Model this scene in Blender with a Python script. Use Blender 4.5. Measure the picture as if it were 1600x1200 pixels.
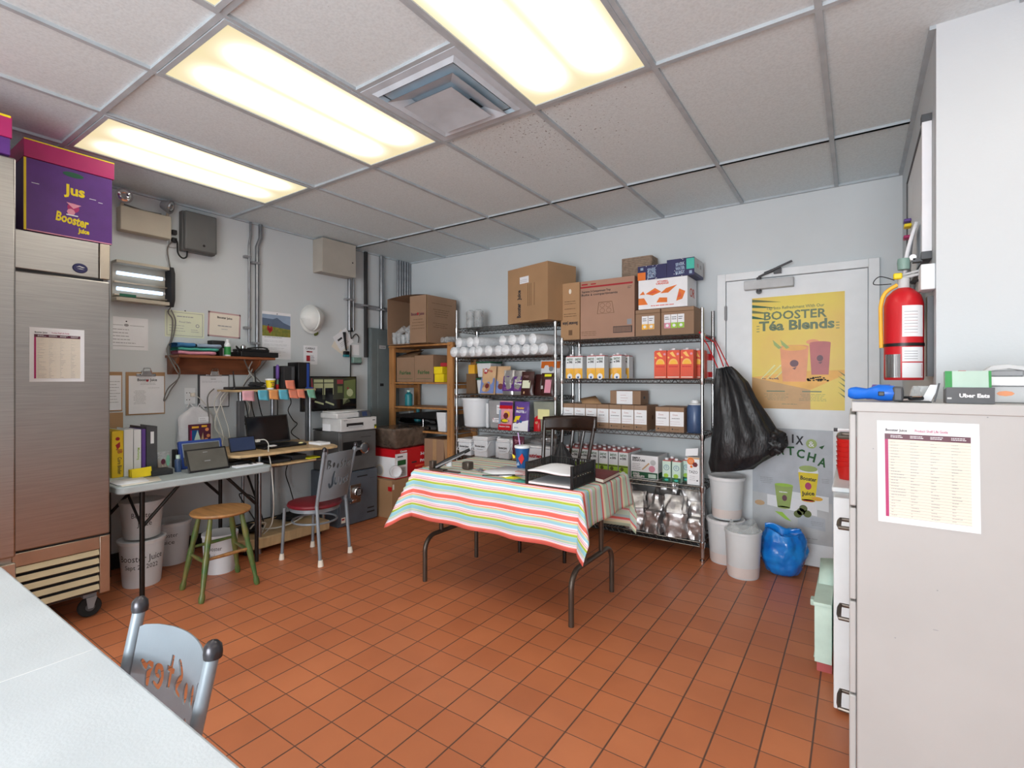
import bpy, bmesh, math, random
from mathutils import Vector, Matrix, noise
random.seed(7)
PI = math.pi
S = bpy.context.scene
for o in list(bpy.data.objects): bpy.data.objects.remove(o)
COL = S.collection

# ------------------------------------------------------------ camera, view, world
cam_d = bpy.data.cameras.new('camera'); cam = bpy.data.objects.new('camera', cam_d); COL.objects.link(cam)
cam.location = (0, 0, 1.35)
cam.rotation_euler = (PI/2, 0, math.radians(34.4))
cam_d.sensor_width = 36; cam_d.lens = 17.66; cam_d.shift_y = -0.005; cam_d.clip_start = 0.02
S.camera = cam
S.view_settings.view_transform = 'Standard'; S.view_settings.look = 'None'
S.view_settings.gamma = 1; S.view_settings.use_curve_mapping = False
S.view_settings.exposure = 0.15
LAMP = 6.4          # brightness of the ceiling diffusers
W = bpy.data.worlds.new('world'); S.world = W; W.use_nodes = True
W.node_tree.nodes['Background'].inputs[0].default_value = (0.8, 0.85, 1, 1)
W.node_tree.nodes['Background'].inputs[1].default_value = 0.3

def area(name, loc, aim, sx, sy, power, col):
    d = bpy.data.lights.new(name, 'AREA'); d.shape = 'RECTANGLE'; d.size = sx; d.size_y = sy; d.energy = power; d.color = col
    o = bpy.data.objects.new(name, d); COL.objects.link(o); o.location = loc
    o.rotation_euler = (Vector(aim)-Vector(loc)).to_track_quat('-Z', 'Y').to_euler(); return o
# two unseen fill lights added behind the camera to brighten walls and ceiling
area('rear_fill_light', (-.8, -4.7, 1.5), (-1.8, 4, 1.9), 4.2, 2.2, 330, (.93, .97, 1.0))
area('ceiling_fill_light', (-.6, -1.2, 1.1), (-1.7, 1.6, 2.7), 1.2, 1.2, 38, (.84, .94, 1.0))

# ------------------------------------------------------------ materials
def lin(c):
    return tuple(((x/255)/12.92 if x/255 <= .04045 else ((x/255+.055)/1.055)**2.4) for x in c)+(1,)
class MT(dict): pass
M = {}
def mat(n, c, rough=.55, metal=0, var=.06, vs=8, bump=0, bs=60, emit=None, es=1, trans=0, alpha=1, coat=0, c2=None, stretch=None, ior=1.45):
    m = bpy.data.materials.new(n); m.use_nodes = True; M[n] = m
    nt = m.node_tree; b = nt.nodes['Principled BSDF']; L = nt.links.new
    b.inputs['Roughness'].default_value = rough; b.inputs['Metallic'].default_value = metal
    b.inputs['IOR'].default_value = ior
    if trans: b.inputs['Transmission Weight'].default_value = trans
    if alpha < 1: b.inputs['Alpha'].default_value = alpha
    if coat: b.inputs['Coat Weight'].default_value = coat
    tc = nt.nodes.new('ShaderNodeTexCoord'); src = tc.outputs['Object']
    if stretch:
        mp = nt.nodes.new('ShaderNodeMapping'); mp.inputs['Scale'].default_value = stretch; L(src, mp.inputs[0]); src = mp.outputs[0]
    nz = nt.nodes.new('ShaderNodeTexNoise'); nz.inputs['Scale'].default_value = vs; nz.inputs['Detail'].default_value = 4
    L(src, nz.inputs['Vector'])
    mx = nt.nodes.new('ShaderNodeMix'); mx.data_type = 'RGBA'
    a = lin(c); d = lin(c2) if c2 else tuple(min(1, x*(1-var*3)) for x in a[:3])+(1,)
    mx.inputs['A'].default_value = a; mx.inputs['B'].default_value = d
    cr = nt.nodes.new('ShaderNodeMapRange'); cr.inputs[1].default_value = .35; cr.inputs[2].default_value = .7
    L(nz.outputs['Fac'], cr.inputs[0]); L(cr.outputs[0], mx.inputs['Factor']); L(mx.outputs['Result'], b.inputs['Base Color'])
    if bump:
        n2 = nt.nodes.new('ShaderNodeTexNoise'); n2.inputs['Scale'].default_value = bs; L(src, n2.inputs['Vector'])
        bp = nt.nodes.new('ShaderNodeBump'); bp.inputs['Strength'].default_value = bump; bp.inputs['Distance'].default_value = .01
        L(n2.outputs['Fac'], bp.inputs['Height']); L(bp.outputs[0], b.inputs['Normal'])
    if emit:
        b.inputs['Emission Color'].default_value = lin(emit); b.inputs['Emission Strength'].default_value = es
    return m
mat('wall', (206, 212, 215), .6, var=.02, vs=1.5, bump=.05, bs=90)
mat('white', (230, 234, 237), .45, var=.02)
mat('paper', (235, 236, 240), .7, var=.02)
mat('paper_green', (222, 226, 200), .7, var=.02)
mat('paper_cream', (230, 222, 208), .7, var=.02)
mat('rose', (196, 160, 160), .7)
mat('ink', (50, 50, 55), .7)
mat('ink_soft', (150, 150, 155), .7)
mat('ink_red', (170, 40, 50), .7)
mat('ink_green', (40, 95, 50), .7)
mat('black', (22, 22, 24), .4, var=.1)
mat('black_soft', (46, 46, 48), .7, var=.1)
mat('black_gloss', (10, 10, 12), .12)
mat('rubber', (28, 28, 29), .8)
mat('grey_dark', (78, 80, 84), .45, var=.08)
mat('grey_safe_a', (92, 92, 92), .4, var=.08, bump=.1, bs=200)
mat('grey_safe_b', (88, 96, 106), .4, var=.08, bump=.1, bs=200)
mat('grey_panel', (112, 122, 124), .45, var=.05)
mat('grey_plastic', (104, 105, 104), .5, var=.03)
mat('grey_mid', (140, 142, 146), .4)
mat('light_grey', (196, 198, 200), .45)
mat('beige', (190, 182, 165), .5, var=.03)
mat('beige_box', (176, 170, 160), .5, var=.03)
mat('cream', (178, 177, 176), .42, var=.025, vs=3)
mat('steel', (176, 172, 168), .3, 1, var=.05, vs=6, stretch=(1, 1, 40), bump=.02, bs=30)
mat('steel_trim', (196, 184, 168), .35, 1, var=.05)
mat('chrome', (205, 206, 208), .16, 1, var=.05)
mat('wire_metal', (150, 150, 148), .25, 1, var=.1)
mat('conduit', (160, 163, 168), .32, .9, var=.1)
mat('chair_metal', (138, 147, 155), .36, .2, var=.03)
mat('leg_dark', (50, 46, 44), .35, .6, var=.1)
mat('cap_metal', (80, 78, 82), .3, .8)
mat('wall_bright', (200, 205, 209), .6, var=.015, vs=1.5, bump=.05, bs=90)
mat('leg_brown', (100, 90, 82), .34, .6, var=.1)
mat('vinyl_red', (120, 30, 42), .35, var=.08)
mat('wood_pine', (182, 128, 76), .55, var=.12, vs=3, stretch=(8, 8, 1), bump=.05)
mat('wood_board', (206, 176, 132), .5, var=.1, vs=4, stretch=(1, 5, 1))
mat('wood_dark', (142, 84, 52), .45, var=.15, vs=4, stretch=(2, 1, 6))
mat('wood_seat', (176, 128, 78), .45, var=.15, vs=4, stretch=(1, 6, 1))
mat('wood_black', (52, 34, 26), .25, var=.15, vs=5)
mat('green_paint', (62, 98, 52), .35, c2=(120, 110, 60), vs=9)
mat('card', (172, 136, 100), .75, var=.05, vs=3)
mat('card_b', (152, 122, 98), .75, var=.05, vs=3)
mat('card_pink', (170, 134, 114), .75, var=.04, vs=3)
mat('card_dark', (112, 86, 62), .8)
mat('card_tape', (176, 142, 104), .4)
mat('red', (196, 24, 34), .35, var=.03)
mat('red_cup', (206, 40, 36), .35)
mat('orange', (232, 120, 40), .5)
mat('orange_lt', (246, 190, 100), .5)
mat('coral', (226, 88, 60), .5)
mat('yellow', (240, 214, 30), .5)
mat('yellow_org', (246, 186, 60), .5)
mat('yellow_pale', (236, 232, 170), .6)
mat('lime', (160, 204, 70), .5)
mat('green', (46, 140, 70), .5)
mat('green_dk', (30, 92, 64), .5)
mat('mint', (168, 218, 196), .5)
mat('mint_pale', (206, 230, 218), .5)
mat('teal', (40, 130, 140), .4)
mat('card_mint', (176, 202, 190), .5)
mat('teal_lt', (70, 196, 178), .5)
mat('blue', (24, 108, 214), .3)
mat('blue_case', (40, 70, 150), .45)
mat('blue_cloth', (60, 120, 170), .8)
mat('navy', (44, 44, 92), .5)
mat('pepsi', (30, 90, 150), .4)
mat('purple', (92, 46, 128), .45, var=.05, vs=14)
mat('purple_mid', (100, 70, 150), .45)
mat('magenta', (176, 40, 104), .45)
mat('pink', (222, 150, 170), .6)
mat('note_pink', (226, 168, 180), .7)
mat('note_blue', (96, 180, 204), .7)
mat('note_orange', (236, 160, 96), .7)
mat('note_coral', (236, 140, 112), .7)
mat('note_green', (126, 186, 160), .7)
mat('note_yellow', (226, 226, 40), .7)
mat('note_teal', (80, 180, 160), .7)
mat('binder_yel', (232, 196, 40), .45)
mat('maroon', (110, 34, 40), .5, var=.1)
mat('brown_bag', (62, 30, 28), .3)
mat('tan', (206, 170, 130), .6)
mat('periwinkle', (120, 140, 196), .5)
mat('fibre', (156, 136, 118), .9, var=.1, vs=40)
mat('screen_off', (16, 18, 22), .08)
mat('screen_tab', (92, 90, 84), .15, emit=(90, 88, 80), es=.12)
mat('screen_blue', (40, 50, 76), .12, emit=(50, 62, 95), es=.25)
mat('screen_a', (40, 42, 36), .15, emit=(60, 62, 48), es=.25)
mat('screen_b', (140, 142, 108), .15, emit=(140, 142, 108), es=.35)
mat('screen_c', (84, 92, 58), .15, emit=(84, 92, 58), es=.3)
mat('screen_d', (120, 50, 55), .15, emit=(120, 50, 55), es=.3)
mat('tub', (224, 228, 233), .4, var=.03, vs=3)
mat('tub_lid', (236, 237, 240), .35)
mat('tub_clear', (222, 226, 229), .35, var=.04, vs=4, alpha=.94)
mat('tub_fill', (224, 212, 208), .4, var=.05, vs=6)
mat('clear', (225, 230, 232), .12, alpha=.35, var=.1, vs=20, bump=.4, bs=30)
mat('clear_brown', (120, 104, 92), .2, alpha=.85, var=.2, vs=12)
mat('sleeve', (230, 234, 238), .4, var=.05, vs=50, bump=.35, bs=45)
mat('bag_white', (214, 214, 218), .4, var=.05, bump=.4, bs=25)
mat('bag_black', (40, 40, 43), .42, var=.2, vs=30, bump=.5, bs=60, stretch=(1, 1, .35))
mat('bag_blue', (30, 140, 224), .2, var=.25, vs=9, bump=.8, bs=14, coat=.5, c2=(10, 100, 196))
mat('foil', (205, 203, 204), .33, .85, var=.12, vs=10, bump=.35, bs=16)
mat('contents_pink', (226, 196, 188), .5, var=.05)
mat('jug_blue', (70, 92, 130), .3, var=.15)
mat('poster_grey', (184, 190, 198), .4)
mat('poster_yel', (228, 208, 74), .4, c2=(224, 178, 84), vs=2)
mat('poster_tan', (196, 150, 88), .4)
mat('poster_txt', (92, 112, 74), .4)
mat('peach', (232, 150, 100), .4)
mat('berry', (186, 92, 92), .4)
mat('plum', (92, 40, 60), .4)
mat('matcha', (150, 172, 90), .4)
mat('olive', (92, 104, 44), .4)
mat('sky', (150, 170, 196), .5)
mat('mountain', (92, 108, 132), .5)
mat('meadow', (104, 118, 56), .5, c2=(150, 140, 60), vs=30)
mat('cable_white', (214, 212, 204), .5)
mat('cable_grey', (120, 116, 112), .5)
mat('tube_glow', (220, 235, 255), .3, emit=(190, 220, 255), es=1.6)
mat('glass_lamp', (236, 238, 240), .05, .9)
mat('hardhat', (224, 226, 224), .35, var=.02)
mat('baseboard', (28, 28, 30), .5)
mat('table_white', (204, 212, 219), .42, var=.03, vs=5, bump=.06, bs=180)
mat('table_grey', (172, 182, 184), .5, var=.03, bump=.06, bs=180)

# ------------------------------------------------------------ geometry collector
_glyph = {}
def glyphs(s, bold=0.0):
    k = (s, bold)
    if k not in _glyph:
        cu = bpy.data.curves.new('t', 'FONT'); cu.body = s; cu.size = 1; cu.resolution_u = 2; cu.offset = bold
        o = bpy.data.objects.new('t', cu); COL.objects.link(o)
        dg = bpy.context.evaluated_depsgraph_get(); me = bpy.data.meshes.new_from_object(o.evaluated_get(dg))
        vs = [(v.co.x, v.co.y) for v in me.vertices]; fs = [tuple(p.vertices) for p in me.polygons]
        es = {}
        bpy.data.objects.remove(o); bpy.data.curves.remove(cu); bpy.data.meshes.remove(me)
        x0 = min([v[0] for v in vs] or [0]); x1 = max([v[0] for v in vs] or [1])
        y0 = min([v[1] for v in vs] or [0]); y1 = max([v[1] for v in vs] or [1])
        _glyph[k] = (vs, fs, x0, x1, y0, y1)
    return _glyph[k]

class Fr:
    "a flat working frame: origin o, right u, up v, outward n"
    def __init__(s, o, u, v):
        s.o = Vector(o); s.u = Vector(u).normalized(); s.v = Vector(v).normalized(); s.n = s.u.cross(s.v)
    def p(s, x, y, d=0): return s.o + s.u*x + s.v*y + s.n*d
def FL(x, y, z): return Fr((x, y, z), (0, 1, 0), (0, 0, 1))      # faces +X (things on the left wall)
def FB(x, y, z): return Fr((x, y, z), (1, 0, 0), (0, 0, 1))      # faces -Y (things on the back wall)
def FRt(x, y, z): return Fr((x, y, z), (0, -1, 0), (0, 0, 1))    # faces -X (things on the right wall)
def FT(x, y, z): return Fr((x, y, z), (1, 0, 0), (0, 1, 0))      # faces up

class G:
    def __init__(s, m='white'): s.V = []; s.F = []; s.MI = []; s.ms = []; s.cur = 0; s.use(m); s.T = None; s.UV = None
    def use(s, m):
        if m not in s.ms: s.ms.append(m)
        s.cur = s.ms.index(m); return s
    def add(s, vs, fs):
        b = len(s.V)
        for v in vs:
            v = Vector(v); s.V.append(s.T @ v if s.T else v)
        for f in fs: s.F.append(tuple(i+b for i in f)); s.MI.append(s.cur)
        return s
    def box(s, x0, x1, y0, y1, z0, z1, m=None):
        if m: s.use(m)
        return s.add([(x0, y0, z0), (x1, y0, z0), (x1, y1, z0), (x0, y1, z0), (x0, y0, z1), (x1, y0, z1), (x1, y1, z1), (x0, y1, z1)],
                     [(0, 3, 2, 1), (4, 5, 6, 7), (0, 1, 5, 4), (1, 2, 6, 5), (2, 3, 7, 6), (3, 0, 4, 7)])
    def frust(s, cx, cy, z0, z1, w0, d0, w1, d1, m=None):
        if m: s.use(m)
        v = [(cx+a*w/2, cy+b*d/2, z) for z, w, d in ((z0, w0, d0), (z1, w1, d1)) for a, b in ((-1, -1), (1, -1), (1, 1), (-1, 1))]
        return s.add(v, [(0, 3, 2, 1), (4, 5, 6, 7), (0, 1, 5, 4), (1, 2, 6, 5), (2, 3, 7, 6), (3, 0, 4, 7)])
    def fbox(s, f, x, y, w, h, d0, d1, m=None):
        if m: s.use(m)
        v = [f.p(a, b, d) for d in (d0, d1) for a, b in ((x, y), (x+w, y), (x+w, y+h), (x, y+h))]
        return s.add(v, [(0, 3, 2, 1), (4, 5, 6, 7), (0, 1, 5, 4), (1, 2, 6, 5), (2, 3, 7, 6), (3, 0, 4, 7)])
    def rect(s, f, x, y, w, h, m=None, d=.001):
        if m: s.use(m)
        return s.add([f.p(x, y, d), f.p(x+w, y, d), f.p(x+w, y+h, d), f.p(x, y+h, d)], [(0, 1, 2, 3)])
    def pg(s, f, pts, m=None, d=.001):
        if m: s.use(m)
        return s.add([f.p(a, b, d) for a, b in pts], [tuple(range(len(pts)))])
    def disc(s, f, x, y, r, m=None, d=.001, n=20, ry=None, a0=0, a1=2*PI):
        ry = ry or r
        k = n if a1-a0 > 6.2 else n+1
        return s.pg(f, [(x+r*math.cos(a0+(a1-a0)*i/n), y+ry*math.sin(a0+(a1-a0)*i/n)) for i in range(k)], m, d)
    def txt(s, f, t, x, y, h, m=None, w=None, al='C', d=.0015, bold=.01, rot=0):
        if m: s.use(m)
        vs, fs, x0, x1, y0, y1 = glyphs(t, bold)
        k = h/.72; kx = k
        if w: kx = w/(x1-x0)
        ox = {'C': (x0+x1)/2, 'L': x0, 'R': x1}[al]
        c, sn = math.cos(rot), math.sin(rot); P = []
        for a, b in vs:
            a = (a-ox)*kx; b = b*k
            P.append(f.p(x+a*c-b*sn, y+a*sn+b*c, d))
        return s.add(P, fs)
    def lines(s, f, x, y, w, h, n, m=None, th=.3, d=.0012, jag=.35, al='L'):
        if m: s.use(m)
        for i in range(n):
            yy = y+h-(i+.7)*h/n; ww = w*(1-random.random()*jag); xx = x if al == 'L' else x+(w-ww)/2
            # broken into words
            p = xx
            while p < xx+ww:
                l = min(w*(.06+.16*random.random()), xx+ww-p)
                s.rect(f, p, yy, l, h/n*th, d=d); p += l+w*.025
        return s
    def tube(s, pts, r, n=8, m=None, closed=False, caps=True):
        if m: s.use(m)
        pts = [Vector(p) for p in pts]; N = len(pts); rs = r if isinstance(r, (list, tuple)) else [r]*N
        V = []; up = None
        for i, p in enumerate(pts):
            if closed: t = pts[(i+1) % N]-pts[i-1]
            else: t = pts[min(i+1, N-1)]-pts[max(i-1, 0)]
            if t.length < 1e-9: t = Vector((0, 0, 1))
            t.normalize()
            if up is None: up = Vector((0, 0, 1)) if abs(t.z) < .9 else Vector((1, 0, 0))
            a = t.cross(up)
            if a.length < 1e-4: a = t.cross(Vector((1, .3, 0)))
            a.normalize(); b = a.cross(t).normalized(); up = b
            V += [p+(a*math.cos(2*PI*k/n)+b*math.sin(2*PI*k/n))*rs[i] for k in range(n)]
        F = []
        for i in range(N if closed else N-1):
            for k in range(n):
                i2 = (i+1) % N; k2 = (k+1) % n
                F.append((i*n+k, i*n+k2, i2*n+k2, i2*n+k))
        s.add(V, F)
        if caps and not closed:
            s.add(V[:n], [tuple(range(n))]); s.add(V[-n:], [tuple(range(n-1, -1, -1))])
        return s
    def cyl(s, p0, p1, r, r1=None, n=16, m=None): return s.tube([p0, p1], [r, r if r1 is None else r1], n, m)
    def lathe(s, c, prof, n=24, m=None, ax=None, sx=1, sy=1):
        "profile [(r, z)] turned about the vertical through c, or about the frame axis ax"
        if m: s.use(m)
        f = ax or Fr(c, (1, 0, 0), (0, 1, 0)); V = []; F = []
        for r, z in prof:
            for k in range(n):
                a = 2*PI*k/n; V.append(f.p(r*math.cos(a)*sx, r*math.sin(a)*sy, z))
        for i in range(len(prof)-1):
            for k in range(n):
                k2 = (k+1) % n; F.append((i*n+k, i*n+k2, (i+1)*n+k2, (i+1)*n+k))
        s.add(V, F)
        if prof[0][0] > 1e-4: s.add(V[:n], [tuple(range(n-1, -1, -1))])
        if prof[-1][0] > 1e-4: s.add(V[-n:], [tuple(range(n))])
        return s
    def surf(s, fn, nu, nv, m=None, wrap=False):
        if m: s.use(m)
        V = [fn(i/nu, j/nv) for j in range(nv+1) for i in range(nu if wrap else nu+1)]
        w = nu if wrap else nu+1
        F = [(j*w+i, j*w+(i+1) % w, (j+1)*w+(i+1) % w, (j+1)*w+i) for j in range(nv) for i in range(nu)]
        return s.add(V, F)
    def prism(s, f, pts, d0, d1, m=None):
        if m: s.use(m)
        n = len(pts); a = [f.p(x, y, d0) for x, y in pts]; b = [f.p(x, y, d1) for x, y in pts]
        return s.add(a+b, [tuple(range(n-1, -1, -1)), tuple(range(n, 2*n))]+[(i, (i+1) % n, n+(i+1) % n, n+i) for i in range(n)])
    def build(s, name, parent=None, bevel=0, ang=38, sub=0, solid=0, origin=None, seg=2):
        me = bpy.data.meshes.new(name); o = bpy.data.objects.new(name, me); COL.objects.link(o)
        if parent is not None:
            off = Vector((0, 0, 0)); q = parent
            while q is not None: off += q.location; q = q.parent
            o.parent = parent
        else:
            xs = [v.x for v in s.V]; ys = [v.y for v in s.V]; zs = [v.z for v in s.V]
            off = Vector(origin) if origin else Vector(((min(xs)+max(xs))/2, (min(ys)+max(ys))/2, min(zs)))
            o.location = off
        me.from_pydata([tuple(v-off) for v in s.V], [], s.F); me.validate()
        for n in s.ms: me.materials.append(M[n])
        me.polygons.foreach_set('material_index', s.MI[:len(me.polygons)])
        me.polygons.foreach_set('use_smooth', [True]*len(me.polygons))
        me.set_sharp_from_angle(angle=math.radians(ang))
        if solid:
            k = o.modifiers.new('s', 'SOLIDIFY'); k.thickness = solid; k.offset = 0
        if bevel:
            k = o.modifiers.new('b', 'BEVEL'); k.width = bevel; k.segments = seg; k.limit_method = 'ANGLE'; k.angle_limit = math.radians(50)
            k.harden_normals = False
        if sub:
            k = o.modifiers.new('u', 'SUBSURF'); k.levels = sub; k.render_levels = sub
        return o

def tag(o, label=None, cat=None, group=None, kind=None):
    if label: o['label'] = label
    if cat: o['category'] = cat
    if group: o['group'] = group
    if kind: o['kind'] = kind
    return o
def thing(name, label, cat, loc=(0, 0, 0), group=None):
    o = bpy.data.objects.new(name, None); COL.objects.link(o); o.location = loc; o.empty_display_size = .05
    return tag(o, label, cat, group)
def struct(g, name, **k): o = g.build(name, **k); o['kind'] = 'structure'; return o
def dup(root, loc=None, rotz=None, label=None, parent=None):
    r = root.copy(); COL.objects.link(r)
    if parent is not None: r.parent = parent
    if loc is not None: r.location = loc
    if rotz is not None: r.rotation_euler = (0, 0, rotz)
    if label: r['label'] = label
    for ch in [c for c in bpy.data.objects if c.parent == root]: dup(ch, parent=r)
    return r
def spline(pts, k=6):
    pts = [Vector(p) for p in pts]; out = []
    for i in range(len(pts)-1):
        p0 = pts[max(i-1, 0)]; p1 = pts[i]; p2 = pts[i+1]; p3 = pts[min(i+2, len(pts)-1)]
        for j in range(k):
            t = j/k; out.append(.5*((2*p1)+(p2-p0)*t+(2*p0-5*p1+4*p2-p3)*t*t+(3*p1-p0-3*p2+p3)*t**3))
    return out+[pts[-1]]

# ------------------------------------------------------------ room
H = 2.705; XL = -4.35; YB = 4.21; XR = .255; YC = 2.52
def floor_mat():
    m = bpy.data.materials.new('quarry_tile'); m.use_nodes = True; nt = m.node_tree; b = nt.nodes['Principled BSDF']; L = nt.links.new
    geo = nt.nodes.new('ShaderNodeNewGeometry'); sp = nt.nodes.new('ShaderNodeSeparateXYZ'); L(geo.outputs['Position'], sp.inputs[0])
    def mth(op, a, v=None, w=None):
        n = nt.nodes.new('ShaderNodeMath'); n.operation = op
        for i, q in enumerate((a, v, w)):
            if q is None: continue
            if isinstance(q, (int, float)): n.inputs[i].default_value = q
            else: L(q, n.inputs[i])
        return n.outputs[0]
    P = .1569
    outs = []; cells = []
    for ax, ph, gw in (('X', -1.545, .017), ('Y', 1.70, .010)):
        t = mth('DIVIDE', mth('SUBTRACT', sp.outputs[ax], ph), P)
        cells.append(mth('FLOOR', t)); fr = mth('FRACT', t)
        dist = mth('MINIMUM', fr, mth('SUBTRACT', 1, fr))
        mr = nt.nodes.new('ShaderNodeMapRange'); mr.inputs[1].default_value = gw*.6; mr.inputs[2].default_value = gw*1.6; L(dist, mr.inputs[0])
        outs.append(mr.outputs[0])
    tile = mth('MULTIPLY', outs[0], outs[1])
    cb = nt.nodes.new('ShaderNodeCombineXYZ'); L(cells[0], cb.inputs[0]); L(cells[1], cb.inputs[1])
    wn = nt.nodes.new('ShaderNodeTexWhiteNoise'); wn.noise_dimensions = '2D'; L(cb.outputs[0], wn.inputs[0])
    nz = nt.nodes.new('ShaderNodeTexNoise'); nz.inputs['Scale'].default_value = 3.2; nz.inputs['Detail'].default_value = 8; L(geo.outputs['Position'], nz.inputs['Vector'])
    cr = nt.nodes.new('ShaderNodeValToRGB'); cr.color_ramp.elements[0].color = lin((190, 112, 72)); cr.color_ramp.elements[1].color = lin((203, 124, 82))
    L(wn.outputs[0], cr.inputs[0])
    mx = nt.nodes.new('ShaderNodeMix'); mx.data_type = 'RGBA'; mx.blend_type = 'MULTIPLY'; mx.inputs['Factor'].default_value = .55
    L(cr.outputs[0], mx.inputs['A']); cr2 = nt.nodes.new('ShaderNodeValToRGB'); cr2.color_ramp.elements[0].color = (.80, .78, .80, 1); cr2.color_ramp.elements[1].color = (1, 1, 1, 1)
    cr2.color_ramp.elements[0].position = .35; cr2.color_ramp.elements[1].position = .65
    L(nz.outputs['Fac'], cr2.inputs[0]); L(cr2.outputs[0], mx.inputs['B'])
    g = nt.nodes.new('ShaderNodeMix'); g.data_type = 'RGBA'; g.inputs['A'].default_value = lin((92, 66, 56)); L(tile, g.inputs['Factor']); L(mx.outputs['Result'], g.inputs['B'])
    L(g.outputs['Result'], b.inputs['Base Color'])
    b.inputs['Roughness'].default_value = .42
    bp = nt.nodes.new('ShaderNodeBump'); bp.inputs['Strength'].default_value = .5; bp.inputs['Distance'].default_value = .003; L(tile, bp.inputs['Height']); L(bp.outputs[0], b.inputs['Normal'])
    M['floor'] = m
def ceil_mat():
    m = bpy.data.materials.new('ceiling_tile'); m.use_nodes = True; nt = m.node_tree; b = nt.nodes['Principled BSDF']; L = nt.links.new
    geo = nt.nodes.new('ShaderNodeNewGeometry')
    n1 = nt.nodes.new('ShaderNodeTexNoise'); n1.inputs['Scale'].default_value = 90; n1.inputs['Detail'].default_value = 6; L(geo.outputs['Position'], n1.inputs['Vector'])
    n2 = nt.nodes.new('ShaderNodeTexNoise'); n2.inputs['Scale'].default_value = 60; n2.inputs['Detail'].default_value = 3; n2.inputs['Roughness'].default_value = .7; L(geo.outputs['Position'], n2.inputs['Vector'])
    cr = nt.nodes.new('ShaderNodeValToRGB'); cr.color_ramp.elements[0].position = .3; cr.color_ramp.elements[1].position = .6
    cr.color_ramp.elements[0].color = lin((207, 219, 223)); cr.color_ramp.elements[1].color = lin((219, 231, 235)); L(n1.outputs['Fac'], cr.inputs[0])
    # soot flecks gathered around the air vent
    dm = nt.nodes.new('ShaderNodeVectorMath'); dm.operation = 'DISTANCE'; L(geo.outputs['Position'], dm.inputs[0]); dm.inputs[1].default_value = (-1.45, 2.35, H)
    mr = nt.nodes.new('ShaderNodeMapRange'); mr.inputs[1].default_value = 0; mr.inputs[2].default_value = 1.3; mr.inputs[3].default_value = .115; mr.inputs[4].default_value = -.02; L(dm.outputs['Value'], mr.inputs[0])
    ad = nt.nodes.new('ShaderNodeMath'); ad.operation = 'ADD'; L(n2.outputs['Fac'], ad.inputs[0]); L(mr.outputs[0], ad.inputs[1])
    st = nt.nodes.new('ShaderNodeMapRange'); st.inputs[1].default_value = .72; st.inputs[2].default_value = .76; L(ad.outputs[0], st.inputs[0])
    mx = nt.nodes.new('ShaderNodeMix'); mx.data_type = 'RGBA'; L(st.outputs[0], mx.inputs['Factor']); L(cr.outputs[0], mx.inputs['A']); mx.inputs['B'].default_value = lin((90, 86, 84))
    L(mx.outputs['Result'], b.inputs['Base Color']); b.inputs['Roughness'].default_value = .9
    bp = nt.nodes.new('ShaderNodeBump'); bp.inputs['Strength'].default_value = .15; bp.inputs['Distance'].default_value = .003; L(n1.outputs['Fac'], bp.inputs['Height']); L(bp.outputs[0], b.inputs['Normal'])
    M['ceil'] = m
floor_mat(); ceil_mat()
X2 = 2.6; Y2 = -4.8
struct(G('floor').box(XL-.1, X2+.1, Y2-.1, YB+.1, -.1, 0), 'floor')
struct(G('ceil').box(XL-.1, X2+.1, Y2-.1, YB+.1, H+.01, H+.1), 'ceiling')
struct(G('wall').box(XL-.1, XL, Y2-.1, YB+.1, 0, H+.01), 'wall_left')
struct(G('wall').box(XL, XR+.1, YB, YB+.1, 0, H+.01), 'wall_back')
struct(G('wall').box(XR, XR+.1, YC+.1, YB, 0, H+.01), 'wall_right')
gw = G('wall_bright').box(XR, X2+.1, YC, YC+.1, 0, H+.01)
f = FB(XR, YC, 0)
px = [(.385, 1.495, .006, 'ink'), (.396, 1.488, .004, 'grey_dark'), (.39, 1.478, .013, 'paper_cream'), (.302, 1.485, .003, 'grey_dark')]
for a, b, r, mm in px: gw.disc(f, a, b, r, mm, d=.001 if mm == 'paper_cream' else .002, n=9)
struct(gw, 'wall_right_return')
struct(G('wall').box(X2, X2+.1, Y2, YC, 0, H+.01), 'wall_far_right')
struct(G('wall').box(XL, X2, Y2-.1, Y2, 0, H+.01), 'wall_front')
struct(G('baseboard').box(XL, XL+.012, Y2, YB, 0, .11), 'baseboard_left')
struct(G('baseboard').box(XL+.012, -.95, YB-.012, YB, 0, .11), 'baseboard_back')

# ceiling grid
GX = [-4.383+.61*k for k in range(0, 12)]; GY = [2.149+1.22*k for k in range(-5, 2)]
g = G('light_grey'); mat('tbar', (182, 192, 198), .5)
g = G('tbar')
def bar(x0, x1, y0, y1, w=.012):
    g.box(x0, x1, y0, y1, H-(.004 if x1-x0 > y1-y0 else .0046), H+.0125)
for x in GX[1:]:
    if x < X2: bar(x-.012, x+.012, Y2, YB if x < XR-.02 else YC)
for y in GY+[3.37]:
    if y > YB: continue
    bar(XL, (XR if y > YC else X2), y-.012, y+.012)
bar(GX[4], GX[5], 1.539-.012, 1.539+.012)
g.box(XL, XL+.02, Y2, YB, H-.0052, H+.012); g.box(XL, XR, YB-.02, YB, H-.0055, H+.012); g.box(XR-.02, XR, YC, YB, H-.005, H+.012)
struct(g, 'trim_1')

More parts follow.
